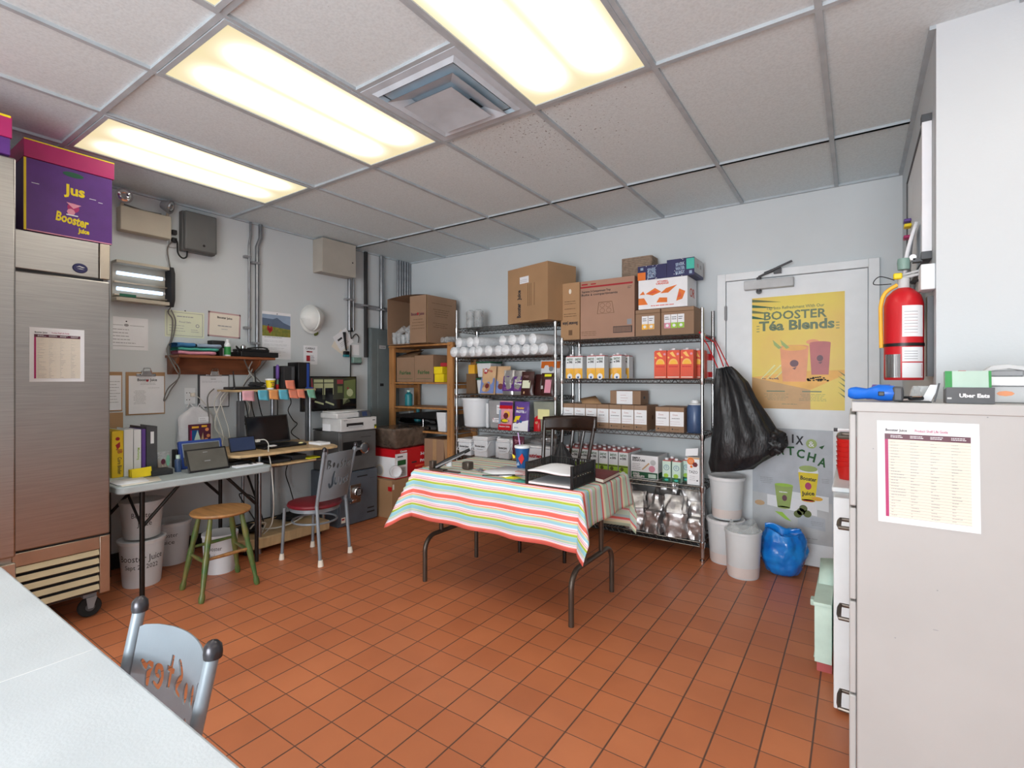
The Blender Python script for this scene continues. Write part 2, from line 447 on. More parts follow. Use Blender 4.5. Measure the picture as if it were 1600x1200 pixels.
# ------------------------------------------------------------ ceiling lights (real lamps: prismatic diffusers over two tubes)
def diffuser_mat():
    m = bpy.data.materials.new('diffuser'); m.use_nodes = True; nt = m.node_tree; L = nt.links.new
    b = nt.nodes['Principled BSDF']; b.inputs['Base Color'].default_value = lin((120, 116, 100)); b.inputs['Roughness'].default_value = .5
    tc = nt.nodes.new('ShaderNodeTexCoord'); sp = nt.nodes.new('ShaderNodeSeparateXYZ'); L(tc.outputs['Object'], sp.inputs[0])
    def mth(op, a, v=None):
        n = nt.nodes.new('ShaderNodeMath'); n.operation = op
        for i, q in enumerate((a, v)):
            if q is None: continue
            if isinstance(q, (int, float)): n.inputs[i].default_value = q
            else: L(q, n.inputs[i])
        return n.outputs[0]
    # two tubes at x = +-.14; brightness falls off across and towards the ends
    ax = mth('ABSOLUTE', sp.outputs['X']); d = mth('ABSOLUTE', mth('SUBTRACT', ax, .13))
    e = mth('POWER', 2.718, mth('MULTIPLY', mth('MULTIPLY', d, d), -95.0))
    ay = mth('ABSOLUTE', sp.outputs['Y'])
    mr = nt.nodes.new('ShaderNodeMapRange'); mr.interpolation_type = 'SMOOTHSTEP'; mr.inputs[1].default_value = .60; mr.inputs[2].default_value = .36; L(ay, mr.inputs[0])
    k = mth('MULTIPLY', e, mr.outputs[0])
    cr = nt.nodes.new('ShaderNodeValToRGB'); cr.color_ramp.elements[0].color = (.93, .80, .46, 1); cr.color_ramp.elements[1].color = (1, .96, .86, 1)
    cr.color_ramp.elements[1].position = .6; L(k, cr.inputs[0]); L(cr.outputs[0], b.inputs['Emission Color'])
    st = mth('ADD', mth('MULTIPLY', mth('POWER', k, 2.4), LAMP*1.1), .80)
    L(st, b.inputs['Emission Strength'])
    M['diffuser'] = m
diffuser_mat()
def light(label, x, y, first=[None]):
    if first[0] is None:
        t = thing('ceiling_light', label, 'ceiling light', (0, 0, 0), 'recessed fluorescent ceiling lights')
        fr = G('tbar')
        for a in (-1, 1):
            fr.box(a*.287-.010, a*.287+.010, -.596, .596, -.0085, .004); fr.box(-.296, .296, a*.584-.011, a*.584+.011, -.008, .004)
        fr.build('light_frame', t)
        G('diffuser').box(-.281, .281, -.574, .574, -.003, .001).build('diffuser', t)
        t.location = (x, y, H); first[0] = t; return t
    return dup(first[0], (x, y, H), 0, label)
light('fluorescent ceiling light panel nearest the left wall, above the clipboards', (GX[1]+GX[2])/2, 1.539)
light('fluorescent ceiling light panel left of the square air vent', (GX[3]+GX[4])/2, 1.539)
light('fluorescent ceiling light panel right of the square air vent', (GX[5]+GX[6])/2, 1.539)
for i, x in enumerate((0, 4, 8)):
    light(('ceiling light behind the camera above the refrigerators', 'ceiling light above the middle of the white table', 'ceiling light above the right end of the room behind the camera')[i], (GX[x+(x == 0)]+GX[x+1+(x == 0)])/2, .319 if x else .319-1.22)
for i, x in enumerate((2, 5, 9)):
    light('ceiling light in the rearmost row, %s' % ('left', 'middle', 'right')[i], (GX[x]+GX[x+1])/2, -1.6)
light('ceiling light over the filing cabinet bay on the right', (GX[8]+GX[9])/2, 1.539)

# square air vent
cx, cy = (GX[4]+GX[5])/2, 1.844
t = thing('air_vent', 'white square stepped ceiling air vent between two light panels', 'air vent', (cx, cy, H))
mat('vent_white', (200, 212, 222), .4); mat('vent_blue', (176, 198, 212), .35)
def ring(g, a, b, za, zb, m):
    v = [(cx+sx*w, cy+sy*w, z) for w, z in ((a, za), (b, zb)) for sx, sy in ((-1, -1), (1, -1), (1, 1), (-1, 1))]
    g.use(m).add(v, [(i, (i+1) % 4, 4+(i+1) % 4, 4+i) for i in range(4)])
g = G('vent_white'); ring(g, .293, .255, H-.006, H-.006, 'vent_white'); ring(g, .255, .235, H-.006, H-.018, 'vent_white'); ring(g, .293, .293, H-.006, H+.002, 'vent_white'); ring(g, .235, .225, H-.018, H-.003, 'vent_blue')
g.build('vent_frame', t, ang=20)
G('vent_blue').box(cx-.215, cx+.215, cy-.215, cy+.215, H-.004, H-.001).box(cx-.11, cx+.11, cy+.04, cy+.17, H-.010, H-.004, 'black').build('vent_throat', t)
g = G('vent_blue'); ring(g, .205, .13, H-.036, H-.008, 'vent_blue'); ring(g, .205, .125, H-.038, H-.010, 'vent_white'); g.build('vent_cone', t, ang=20)
g = G('vent_white'); ring(g, .15, .05, H-.052, H-.02, 'vent_white')
g.add([(cx+a, cy+b, H-.054) for a, b in ((-.15, -.15), (.15, -.15), (.15, .15), (-.15, .15))]+[(cx, cy, H-.036)], [(0, 4, 1), (1, 4, 2), (2, 4, 3), (3, 4, 0)])
g.build('vent_core', t, ang=10)
# ------------------------------------------------------------ back door
t = G('white')
for x in (-.9, .07): t.box(x, x+.062 if x < 0 else x+.062, YB-.045, YB+.03, 0, 2.165)
t.box(-.838, .07, YB-.045, YB+.03, 2.108, 2.165)
t.box(-.838, -.82, YB-.012, YB+.03, 0, 2.108); t.box(.052, .07, YB-.012, YB+.03, 0, 2.108)
struct(t, 'trim_2', bevel=.003)
d = G('white').box(-.834, .066, YB-.03, YB-.004, .012, 2.104)
door = struct(d, 'door_1', bevel=.002)
for z in (.25, 1.05, 1.86):
    tag(G('grey_mid').box(-.846, -.828, YB-.05, YB-.028, z-.055, z+.055).build('hinge', door, bevel=.003), 'steel door hinge')
f = FB(0, YB-.03, 0)
t = thing('door_closer', 'silver hydraulic door closer at the top of the back door', 'door closer', (-.54, YB-.03, 2.06))
g = G('light_grey').fbox(f, -.70, 2.02, .33, .07, 0, .055); g.build('closer_body', t, bevel=.006)
g = G('grey_dark').cyl(f.p(-.60, 2.005, .03), f.p(-.60, 2.11, .03), .016); g.tube([f.p(-.60, 2.11, .045), f.p(-.46, 2.165, .075), f.p(-.38, 2.20, .06)], .008); g.tube([f.p(-.56, 2.13, .05), f.p(-.50, 2.15, .05)], .012)
g.fbox(f, -.50, 2.125, .05, .04, .016, .05); g.disc(f, -.60, 2.005, .02, d=.03); g.build('closer_arm', t)
# posters on the door (flat sheets)
def sheet(name, label, cat, f, w, h, m, deco=None, th=.0012, group=None, parent=None):
    g = G(m).fbox(f, 0, 0, w, h, .0008, .0008+th)
    f2 = Fr(f.p(0, 0, .0008+th), f.u, f.v)
    if deco: deco(g, f2)
    o = g.build(name, parent)
    if parent is None: tag(o, label, cat, group)
    return o
def poster_tea(g, f):
    W_, H_ = .587, .83
    g.pg(f, [(0, 0), (W_*.65, 0), (W_*.65, H_*.17), (0, H_*.28)], 'poster_tan', .0004)
    g.pg(f, [(0, H_*.28), (W_*.65, H_*.17), (W_, H_*.30), (W_, H_*.34), (W_*.5, H_*.33)], 'orange_lt', .0004)
    for i in range(4):
        y = H_*(.99-.05*i); g.pg(f, [(0, y), (W_*(.34-.05*i), y-.035), (0, y-.022)], 'green_dk' if i % 2 else 'olive', .0006)
    for i in range(5):
        y = H_*(.30-.045*i); g.pg(f, [(W_, y), (W_*.93, y+.03), (W_, y-.012)], 'olive', .0006)
    g.txt(f, 'Tap Into Refreshment With Our', W_*.48, H_*.885, .022, 'poster_txt', w=.37)
    g.txt(f, 'BOOSTER', W_*.48, H_*.795, .062, 'poster_txt', w=.40, bold=.02)
    g.txt(f, 'Téa Blends', W_*.49, H_*.70, .07, 'poster_txt', w=.48, bold=.035)
    for sx in (.07, .93):
        for k in (-1, 0, 1): g.rect(f, W_*sx-.01, H_*.715+k*.02, .02, .005, 'poster_txt', .001)
    # cups
    def cup(x, y, w, h, m, d):
        g.pg(f, [(x-w*.40, y), (x+w*.40, y), (x+w*.5, y+h), (x-w*.5, y+h)], m, d)
        g.disc(f, x, y+h, w*.5, m, d+.0002, ry=.012)
        g.disc(f, x, y+h*.52, w*.15, 'plum', d+.0004, ry=h*.1); g.pg(f, [(x-.012, y+h*.38), (x+.016, y+h*.42), (x+.004, y+h*.34)], 'plum', d+.0005)
    for x0 in (.06, .10, .15): g.pg(f, [(x0, .22), (x0+.008, .22), (x0+.1, .32), (x0+.09, .325)], 'yellow_pale', .0007)
    cup(.44, .25, .13, .225, 'berry', .0008)
    g.disc(f, .395, .485, .04, 'peach', .0009, ry=.018)
    cup(.28, .20, .185, .255, 'peach', .0011)
    g.disc(f, .28, .445, .08, 'orange_lt', .0014, ry=.02)
    for x0, r in ((.17, .5), (.22, -.4)): g.pg(f, [(x0-.03, .51), (x0+.03, .45), (x0+.01, .44), (x0-.02, .47)], 'matcha', .0016)
    for i in range(26):
        a = random.random(); g.disc(f, .36+.13*a, .205+.03*random.random(), .008, 'ink', .0017, n=7, ry=.005)
    for i in range(9): g.disc(f, .07+.12*random.random(), .215+.012*random.random(), .006, 'plum', .0017, n=7, ry=.004)
    for x0 in (.10, .33):
        g.rect(f, x0, .125, .12, .008, 'poster_txt', .001); g.lines(f, x0-.02, .06, .17, .055, 5, 'poster_txt', .2, al='C')
    g.lines(f, .2, .03, .14, .012, 1, 'poster_txt', .3)
sheet('poster', 'yellow tea poster with two iced drinks on upper half of back door', 'poster', Fr((-.651, YB-.03, 1.13), (1, 0, 0), (0, 0, 1)), .587, .83, 'poster_yel', poster_tea)
def poster_matcha(g, f):
    g.pg(f, [(0, .02), (.51, 0), (.51, .30), (0, .33)], 'light_grey', .0003)
    for i, (ch, x, y, r) in enumerate((('M', .195, .70, .1), ('I', .248, .715, 0), ('X', .29, .705, -.05), ('M', .09, .60, .35), ('A', .17, .62, .25), ('T', .235, .625, .05), ('C', .295, .61, -.1), ('H', .36, .59, -.2), ('A', .425, .56, -.25))):
        g.txt(f, ch, x+.02, y, .062, 'ink_green' if i > 2 else 'ink', w=.05 if ch != 'I' else .011, bold=.03, rot=r)
    g.disc(f, .385, .715, .034, 'matcha', .0008); g.txt(f, '&', .385, .695, .04, 'paper', w=.035, d=.0018); g.pg(f, [(.43, .695), (.465, .71), (.45, .68)], 'ink_green', .001)
    def cup(x, y, w, h, m): g.pg(f, [(x-w*.34, y), (x+w*.34, y), (x+w*.5, y+h), (x-w*.5, y+h)], m, .0012); g.disc(f, x, y, w*.34, m, .0012, ry=.01)
    g.pg(f, [(.10, .24), (.42, .20), (.42, .30), (.10, .32)], 'paper', .0006); g.pg(f, [(.30, .12), (.47, .10), (.47, .19), (.30, .21)], 'poster_grey', .0008); g.pg(f, [(.24, .27), (.49, .24), (.49, .345), (.24, .36)], 'white', .0005)
    cup(.21, .235, .12, .165, 'matcha'); g.disc(f, .21, .40, .06, 'lime', .0016, ry=.012); g.disc(f, .215, .305, .016, 'plum', .0018, ry=.022); g.lines(f, .18, .34, .06, .012, 1, 'paper', .6, d=.0018)
    cup(.365, .305, .125, .20, 'yellow'); g.pg(f, [(.302, .505), (.428, .505), (.423, .535), (.307, .535)], 'white', .0016); g.disc(f, .365, .535, .058, 'matcha', .0018, ry=.022)
    g.txt(f, 'Booster', .365, .45, .028, 'ink', w=.1, d=.002, rot=-.08, bold=.03); g.txt(f, 'Juice', .365, .345, .028, 'ink', w=.08, d=.002, rot=.1, bold=.03); g.disc(f, .365, .41, .02, 'magenta', .002, ry=.026)
    g.rect(f, .333, .30, .064, .006, 'red', .002)
    for a, b in ((.32, .19), (.36, .18), (.30, .17), (.335, .215)): g.disc(f, a, b+.03, .026, 'olive', .0022, n=14)
    g.disc(f, .42, .325, .035, 'yellow_org', .002, ry=.015, n=12); g.disc(f, .05, .25, .035, 'tan', .0012, ry=.02, n=9)
    g.pg(f, [(.15, .20), (.20, .20), (.26, .14), (.22, .15)], 'lime', .0014)
    for a, b, w, n in ((.05, .40, .09, 4), (.44, .44, .06, 3), (.38, .13, .08, 3)): g.lines(f, a, b, w, .05 if n > 3 else .035, n, 'ink_soft', .25, al='C')
    g.lines(f, .25, .03, .24, .012, 1, 'ink_soft', .3)
sheet('poster', 'grey matcha drinks poster on lower half of back door', 'poster', Fr((-.648, YB-.03, .17), (1, 0, 0), (0, 0, 1)), .515, .815, 'poster_grey', poster_matcha)

# ------------------------------------------------------------ refrigerators
def small_text(g, f, x, y, w, h, m='ink'):
    "tiny juice-shop wordmark"
    g.txt(f, 'Booster Juice', x, y, h, m, w=w, bold=.02)
fx = -3.55; Z0 = .13
t = thing('refrigerator', 'tall stainless steel refrigerator with beige louvred grille and a taped chart', 'refrigerator', (-3.95, .855, 0))
g = G('steel').box(-4.3, fx-.03, .63, 1.08, Z0, 2.12); g.box(fx-.03, fx, .63, 1.03, 1.92, 2.12); g.build('cabinet_body', t, bevel=.004)
g = G('steel').box(fx-.03, fx+.012, .632, 1.078, .465, 1.905); g.build('door', t, bevel=.008)
for q in ((1.032, 1.08, 1.92, 2.12), (1.032, 1.08, Z0, .455), (.63, 1.032, .385, .455)): tag(G('steel_trim').box(fx-.028, fx+.004, *q).build('trim_strip', t, bevel=.003), 'warm grey steel trim strip')
g = G('steel_trim').box(fx-.03, fx-.002, .63, 1.032, 2.03, 2.045, 'black_soft'); g.box(fx-.03, fx-.002, .63, 1.05, 1.903, 1.922, 'black_soft'); g.box(fx-.03, fx-.002, .632, 1.078, .455, .466, 'black_soft'); g.build('dark_gaps', t)
g = G('steel_trim')
mat('louvre', (208, 192, 158), .4, .5)
for i in range(5):
    z = .145+i*.049; f0 = Fr((fx-.02, .635, z), (0, 1, 0), (.35, 0, 1)); g.use('louvre').add([(fx-.022, .635, z), (fx-.022, 1.03, z), (fx+.006, 1.03, z+.012), (fx+.006, .635, z+.012), (fx-.006, .635, z+.040), (fx-.006, 1.03, z+.040)], [(0, 1, 2, 3), (3, 2, 5, 4)])
G('black_soft').box(fx-.04, fx-.024, .635, 1.03, .135, .385).build('grille_backing', t)
tag(g.build('louvred_grille', t), 'beige louvres')
f = Fr((fx+.002, 0, 0), (0, 1, 0), (0, 0, 1))
g = G('navy').lathe(None, [(.0, .006), (.030, .006), (.034, 0)], 24, 'navy', ax=Fr((fx+.001, .945, 1.963), (0, 1, 0), (0, 0, 1)), sy=.8)
g.pg(f, [(.925, 1.965), (.940, 1.975), (.965, 1.968), (.955, 1.964), (.940, 1.969)], 'light_grey', .0075).pg(f, [(.928, 1.957), (.945, 1.961), (.963, 1.955), (.945, 1.956)], 'light_grey', .0075); g.build('maker_badge', t)
for y in (.70, 1.0):
    c = G('grey_mid').box(fx-.10, fx-.04, y-.03, y+.03, .11, .13).prism(FL(fx-.030, 0, 0), [(y-.02, .112), (y+.03, .112), (y+.012, .05), (y-.012, .05)], 0, .004).prism(FL(fx-.072, 0, 0), [(y-.02, .112), (y+.03, .112), (y+.012, .05), (y-.012, .05)], 0, .004)
    k = c.build('caster', t); tag(G('rubber').lathe(None, [(.02, -.014), (.05, -.014), (.055, -.008), (.055, .008), (.05, .014), (.02, .014)], 24, 'rubber', ax=Fr((fx-.05, y, .055), (0, 1, 0), (0, 0, 1))).use('grey_dark').cyl((fx-.07, y, .055), (fx-.033, y, .055), .022).build('wheel', k), 'black rubber wheel')
for y in (.70, 1.0): G('grey_mid').cyl((-4.2, y, 0), (-4.2, y, .13), .025).build('rear_foot', t)
def chart(g, f, w=.21, h=.28, tape=True):
    small_text(g, f, w*.2, h*.90, w*.22, .008)
    g.txt(f, 'Product Shelf Life Guide', w*.55, h*.90, .008, 'magenta', w=w*.32)
    g.rect(f, w*.08, h*.82, w*.84, h*.055, 'plum', .0012); g.rect(f, w*.08, h*.06, w*.035, h*.76, 'magenta', .0012)
    g.rect(f, w*.12, h*.06, w*.80, h*.76, 'paper_cream', .0008)
    for i in range(4): g.lines(f, w*(.14+.2*i), h*.07, w*(.16 if i < 1 else .10), h*.74, 26, 'ink_soft', .16, jag=.9)
    for i in range(27): g.rect(f, w*.12, h*(.06+.76*i/27), w*.8, .0006, 'ink_soft', .001)
    for i in range(4): g.lines(f, w*(.14+.2*i), h*.835, w*.16, h*.03, 2, 'paper', .4, d=.0016)
sheet('paper_chart', 'laminated chart taped to the stainless refrigerator door', 'paper chart', Fr((fx+.012, .735, 1.335), (0, 1, .0), (0, 0, 1)), .225, .285, 'paper', lambda g, f: chart(g, f, .225, .285))
# purple carton on top
t = thing('cardboard_box', 'purple and pink printed carton standing on top of the stainless refrigerator', 'cardboard box', (-3.75, .9, 2.122))
g = G('purple').box(-3.95, fx, .716, 1.09, 2.124, 2.50)
f = FL(fx, .716, 2.124)
g.rect(f, 0, 0, .01, .376, 'yellow'); g.rect(f, .012, 0, .36, .006, 'pink')
g.txt(f, 'Jus', .205, .235, .055, 'yellow', w=.09, bold=.035); g.txt(f, 'Booster', .195, .075, .05, 'yellow', w=.14, bold=.035, rot=-.12); g.txt(f, 'Juice', .245, .035, .025, 'yellow', w=.05, bold=.05)
g.disc(f, .2, .165, .026, 'magenta', n=11); g.disc(f, .19, .14, .018, 'pink', .0016, n=8); g.pg(f, [(.17, .19), (.235, .185), (.2, .16)], 'pink', .002); g.rect(f, .17, .12, .05, .006, 'paper', .002)
for a, b, c in ((.03, .25, .03), (.27, .235, .03), (.31, .225, .02)): g.rect(f, a, b, c, .003, 'paper')
g.disc(f, .20, .345, .045, 'green_dk', .0012, ry=.014)
g.build('carton_body', t, bevel=.003)
g = G('magenta').box(-3.95, fx+.004, .716, 1.10, 2.503, 2.60); g.rect(FL(fx+.004, .716, 2.503), 0, .09, .384, .006, 'yellow'); tag(g.build('open_flap', t, bevel=.002), 'raised magenta flap')
# nearer refrigerator at the picture edge
t = thing('refrigerator', 'bright stainless steel refrigerator at the left edge, closest to the white table', 'refrigerator', (-3.7, .2, 0))
G('steel').box(-4.3, -3.23, -.2, .615, .12, 2.37).build('cabinet_body', t, bevel=.006)
tag(G('steel_trim').box(-3.23, -3.2, -.2, .62, .12, .50).build('kick_panel', t, bevel=.004), 'dull lower panel')
G('steel').box(-3.23, -3.19, -.198, .618, .53, 2.365).build('door', t, bevel=.008)
for a, b in ((-4.2, -.1), (-4.2, .5), (-3.35, -.1), (-3.35, .5)): G('grey_dark').cyl((a, b, 0), (a, b, .12), .03).build('foot', t)
g = G('purple').box(-3.9, -3.19, -.1, .60, 2.372, 2.45).box(-3.9, -3.185, -.1, .605, 2.45, 2.55, 'magenta').rect(FL(-3.185, -.1, 2.45), 0, .09, .7, .01, 'yellow')
tag(g.build('cardboard_box', bevel=.003), 'purple and magenta carton top at the far left edge above the bright refrigerator', 'cardboard box')

# ------------------------------------------------------------ left wall fittings
X0 = XL
t = thing('emergency_light', 'beige emergency light unit with two round lamp heads high on left wall', 'emergency light', (X0, 1.5, 2.5))
G('beige').box(X0, X0+.08, 1.36, 1.68, 2.405, 2.575).build('battery_case', t, bevel=.006)
for y, a in ((1.375, (1, -.2, -.3)), (1.66, (.8, .75, -.35))):
    c = Vector((X0+.10, y, 2.64)); d = Vector(a).normalized(); u = d.cross(Vector((0, 0, 1))).normalized()
    ax = Fr(c, u, d.cross(u)*-1)
    if ax.n.dot(d) < 0: ax = Fr(c, -u, d.cross(u)*-1)
    k = G('beige').lathe(None, [(.0, -.06), (.03, -.055), (.05, 0), (.052, .008)], 20, 'grey_mid', ax=ax); k.cyl((X0+.05, y, 2.575), (X0+.09, y, 2.62), .01, m='beige')
    h = k.build('lamp_head', t); G('glass_lamp').lathe(None, [(0, .0), (.025, .012), (.045, .006), (.048, .0)], 18, 'glass_lamp', ax=ax).build('lens', h)
G('cable_grey').tube([(X0+.03, 1.39, 2.60), (X0+.03, 1.52, 2.585), (X0+.03, 1.63, 2.59)], .006).build('linking_tube', t)
t = thing('junction_box', 'grey plastic equipment box near the ceiling with a short black cable', 'equipment box', (X0, 1.88, 2.5))
g = G('grey_plastic').box(X0, X0+.06, 1.76, 2.005, 2.345, 2.655); g.build('box_base', t, bevel=.008)
g = G('grey_plastic').box(X0+.06, X0+.10, 1.765, 2.0, 2.35, 2.65); g.disc(FL(X0+.1, 0, 0), 1.90, 2.40, .01, 'black'); g.build('box_cover', t, bevel=.012)
tag(G('rubber').tube(spline([(X0+.05, 1.80, 2.345), (X0+.05, 1.795, 2.30), (X0+.05, 1.765, 2.285), (X0+.05, 1.735, 2.32), (X0+.05, 1.73, 2.40), (X0+.05, 1.715, 2.42)]), .006).build('cable', t), 'black cable')
t = thing('wall_outlet', 'electrical outlet with plugs between emergency light and grey box', 'outlet', (X0, 1.71, 2.4))
g = G('light_grey').box(X0, X0+.012, 1.69, 1.74, 2.36, 2.50); g.build('cover_plate', t, bevel=.003)
for z in (2.475, 2.415): G('black_soft').box(X0+.012, X0+.045, 1.70, 1.735, z-.018, z+.018).build('plug', t, bevel=.006)
tag(G('cable_grey').tube(spline([(X0+.03, 1.70, 2.4), (X0+.02, 1.675, 2.33), (X0+.02, 1.70, 2.15), (X0+.03, 1.70, 1.93), (X0+.02, 1.68, 1.86), (X0+.02, 1.71, 1.80), (X0+.02, 1.70, 1.66), (X0+.05, 1.66, 1.56), (X0+.20, 1.66, 1.42), (X0+.18, 1.69, 1.36), (X0+.10, 1.65, 1.28), (X0+.08, 1.63, 1.20), (X0+.06, 1.645, 1.19), (X0+.07, 1.68, 1.27), (X0+.08, 1.72, 1.34), (X0+.2, 1.685, 1.42), (X0+.06, 1.675, 1.55), (X0+.02, 1.72, 1.70), (X0+.02, 1.73, 1.8), (X0+.02, 1.70, 1.88)], 5), .0045).build('hanging_cable'), 'dark looped cord hanging down the wall past the wooden wall shelf', 'cord')
# insect light trap
t = thing('insect_light_trap', 'wall mounted insect light trap with two glowing bluish tubes', 'insect trap', (X0, 1.5, 2.04))
g = G('beige').box(X0, X0+.02, 1.33, 1.66, 1.90, 2.185); g.box(X0+.02, X0+.10, 1.33, 1.66, 2.165, 2.185); g.box(X0+.02, X0+.10, 1.33, 1.66, 1.90, 1.925)
for z in (2.035, 1.945): g.box(X0+.03, X0+.06, 1.33, 1.66, z-.006, z+.006, 'steel_trim')
g.rect(FL(X0+.061, 0, 0), 1.36, 1.935, .1, .02, 'green_dk'); g.build('trap_housing', t, bevel=.002)
tag(G('black_soft').prism(Fr((X0, 1.66, 0), (1, 0, 0), (0, 0, 1)), [(0, 1.90), (.1, 1.89), (.125, 1.94), (.125, 2.14), (.1, 2.19), (0, 2.185)], -.028, 0).build('end_cap', t, bevel=.003), 'black end cap')
for z in (2.095, 1.985): tag(G('tube_glow').cyl((X0+.075, 1.34, z), (X0+.075, 1.62, z), .013).use('light_grey').cyl((X0+.075, 1.62, z), (X0+.075, 1.635, z), .0135).build('uv_tube', t), 'glowing pale blue tube')
# conduits
def conduit(y, z0, z1, r, label, x=X0+.03, jog=0, m='conduit', mid=()):
    t = thing('conduit_pipe', label, 'conduit', (x, y, z0))
    pts = [(x, y, z0), (x, y, z1-.20), (x, y+jog, z1-.12), (x, y+jog, z1)] if jog else [(x, y, z0), (x, y, z1)]
    G(m).tube(pts, r, 10).build('pipe', t)
    for z in mid:
        G('grey_mid').cyl((X0, y-r-.02, z), (X0+.012, y-r-.02, z), .008).box(X0, x+r+.003, y-r-.03, y+r+.003, z-.01, z+.01).build('clamp', t, bevel=.002)
conduit(2.295, 1.665, H, .010, 'thin conduit ending open above the wooden shelf, left of the thick one', jog=.012, mid=(2.40, 1.79))
conduit(2.365, 1.60, H, .017, 'thicker conduit dropping from ceiling to behind the wooden shelf', jog=.03, mid=(2.36, 1.66))
conduit(3.335, 1.85, H, .019, 'conduit touching the right side of beige ceiling box', mid=(2.17,))
conduit(3.385, 1.85, H, .008, 'thin conduit just right of the beige ceiling box pipe', mid=(2.17,))
conduit(3.545, 1.58, H, .02, 'dark flexible conduit ending at the grey panel left edge', m='black_soft', mid=(2.13,))
conduit(3.76, 1.88, H, .026, 'wide shiny conduit entering top of grey electrical panel', mid=(2.11,))
for i, (y, r) in enumerate(((4.0, .012), (4.035, .016), (4.072, .012), (4.11, .016), (4.15, .014), (4.185, .012))):
    conduit(y, 1.75, H, r, 'vertical conduit in the corner bundle, %s from the left' % ('first', 'second', 'third', 'fourth', 'fifth', 'last')[i])
tag(G('grey_mid').box(X0, X0+.014, 3.33, 4.0, 2.10, 2.145).box(X0+.014, X0+.02, 3.33, 4.0, 2.10, 2.108).box(X0+.014, X0+.02, 3.33, 4.0, 2.137, 2.145).build('strut_channel'), 'grey metal strut channel fixed behind the row of conduits', 'strut channel')
t = thing('electrical_box', 'square beige metal electrical cabinet touching the ceiling', 'electrical cabinet', (X0, 3.13, 2.38))
G('beige_box').box(X0, X0+.15, 2.93, 3.31, 2.38, 2.70).build('box_body', t, bevel=.004)
g = G('beige_box').box(X0+.15, X0+.158, 2.925, 3.315, 2.372, 2.702); g.disc(FL(X0+.158, 0, 0), 3.275, 2.52, .008, 'black'); g.build('box_door', t, bevel=.003)
t = thing('breaker_box', 'tall grey electrical breaker panel beside the pine shelves', 'electrical panel', (X0, 3.77, .75))
G('grey_panel').box(X0, X0+.05, 3.59, 4.0, .75, 1.90).build('panel_body', t, bevel=.004)
g = G('grey_panel').box(X0+.05, X0+.058, 3.60, 3.985, .76, 1.885); g.build('panel_cover', t, bevel=.003)
g = G('grey_panel').box(X0+.058, X0+.064, 3.68, 3.94, .80, 1.78); f = FL(X0+.064, 0, 0)
g.rect(f, 3.70, 1.68, .09, .035, 'light_grey'); g.txt(f, 'DANGER', 3.745, 1.69, .014, 'ink', w=.07); g.rect(f, 3.71, 1.27, .05, .03, 'black'); g.rect(f, 3.92, 1.60, .008, .03, 'chrome'); g.rect(f, 3.92, 1.26, .008, .03, 'chrome'); g.build('panel_door', t, bevel=.003)

# papers on the left wall
def notice(g, f):
    g.rect(f, .0, .175, .06, .003, 'ink_soft'); g.rect(f, .10, .175, .09, .003, 'ink_soft'); g.disc(f, .08, .178, .015, 'ink_soft', n=10, ry=.01)
    g.lines(f, 0, .04, .14, .12, 5, 'ink_soft', .18); g.rect(f, 0, .025, .19, .003, 'ink_soft'); g.disc(f, .08, .205, .005, 'ink')
sheet('paper_notice', 'white typed notice pinned to the wall beside the refrigerator, under the insect trap', 'notice', FL(X0, 1.34, 1.56), .215, .235, 'paper', notice)
def cert(g, f, w, h, m, m2):
    for a, b, c, d in ((.012, .012, w-.024, .003), (.012, h-.015, w-.024, .003), (.012, .012, .003, h-.024), (w-.015, .012, .003, h-.024)): g.rect(f, a, b, c, d, m2)
    g.lines(f, w*.2, h*.75, w*.6, h*.08, 1, 'ink_soft', .4, al='C'); g.txt(f, 'Food Safe', w/2, h*.56, .012, 'ink_soft', w=w*.3)
    g.lines(f, w*.1, h*.2, w*.5, h*.3, 3, 'ink_soft', .15); g.lines(f, w*.65, h*.2, w*.25, h*.15, 2, 'ink_soft', .2)
    g.disc(f, w*.82, h*.47, .014, 'ink_soft', n=12); g.disc(f, w*.82, h*.47, .009, m, .0018, n=12); g.disc(f, w/2, h+.004, .005, 'ink')
sheet('certificate', 'pale green certificate pinned above the wooden wall shelf', 'certificate', FL(X0, 1.665, 1.675), .28, .205, 'paper_green', lambda g, f: cert(g, f, .28, .205, 'paper_green', 'ink_soft'))
def cert2(g, f):
    w, h = .262, .205
    for a, b, c, d in ((0, 0, w, .012), (0, h-.012, w, .012), (0, 0, .012, h), (w-.012, 0, .012, h)): g.rect(f, a, b, c, d, 'rose')
    small_text(g, f, w/2, h*.75, .12, .018, 'ink'); g.lines(f, w*.25, h*.4, w*.5, h*.12, 1, 'ink_soft', .3, al='C'); g.lines(f, w*.4, h*.3, w*.2, h*.06, 1, 'ink_soft', .3)
sheet('certificate', 'cream certificate with a rose border, right of the green one', 'certificate', Fr((X0, 1.97, 1.70), (0, 1, -.03), (0, .03, 1)), .262, .205, 'paper_cream', cert2)
def calendar(g, f):
    g.pg(f, [(0, .205), (.27, .205), (.27, .40), (0, .40)], 'sky'); g.pg(f, [(0, .27), (.27, .25), (.27, .31), (.2, .335), (.14, .375), (.10, .36), (0, .365)], 'mountain', .0015); g.pg(f, [(0, .205), (.27, .205), (.27, .275), (0, .30)], 'meadow', .0018)
    for a, b in ((.055, .275), (.085, .27), (.07, .255)): g.disc(f, a, b, .012, 'ink_red', .0022, n=8, ry=.025)
    g.disc(f, .058, .305, .006, 'ink', .0025, n=8); g.disc(f, .14, .41, .005, 'ink')
    g.lines(f, .02, .19, .2, .012, 1, 'ink_soft', .3)
    for r in range(5): g.lines(f, .02, .02+.033*r, .23, .02, 2, 'ink_soft', .14, jag=.5)
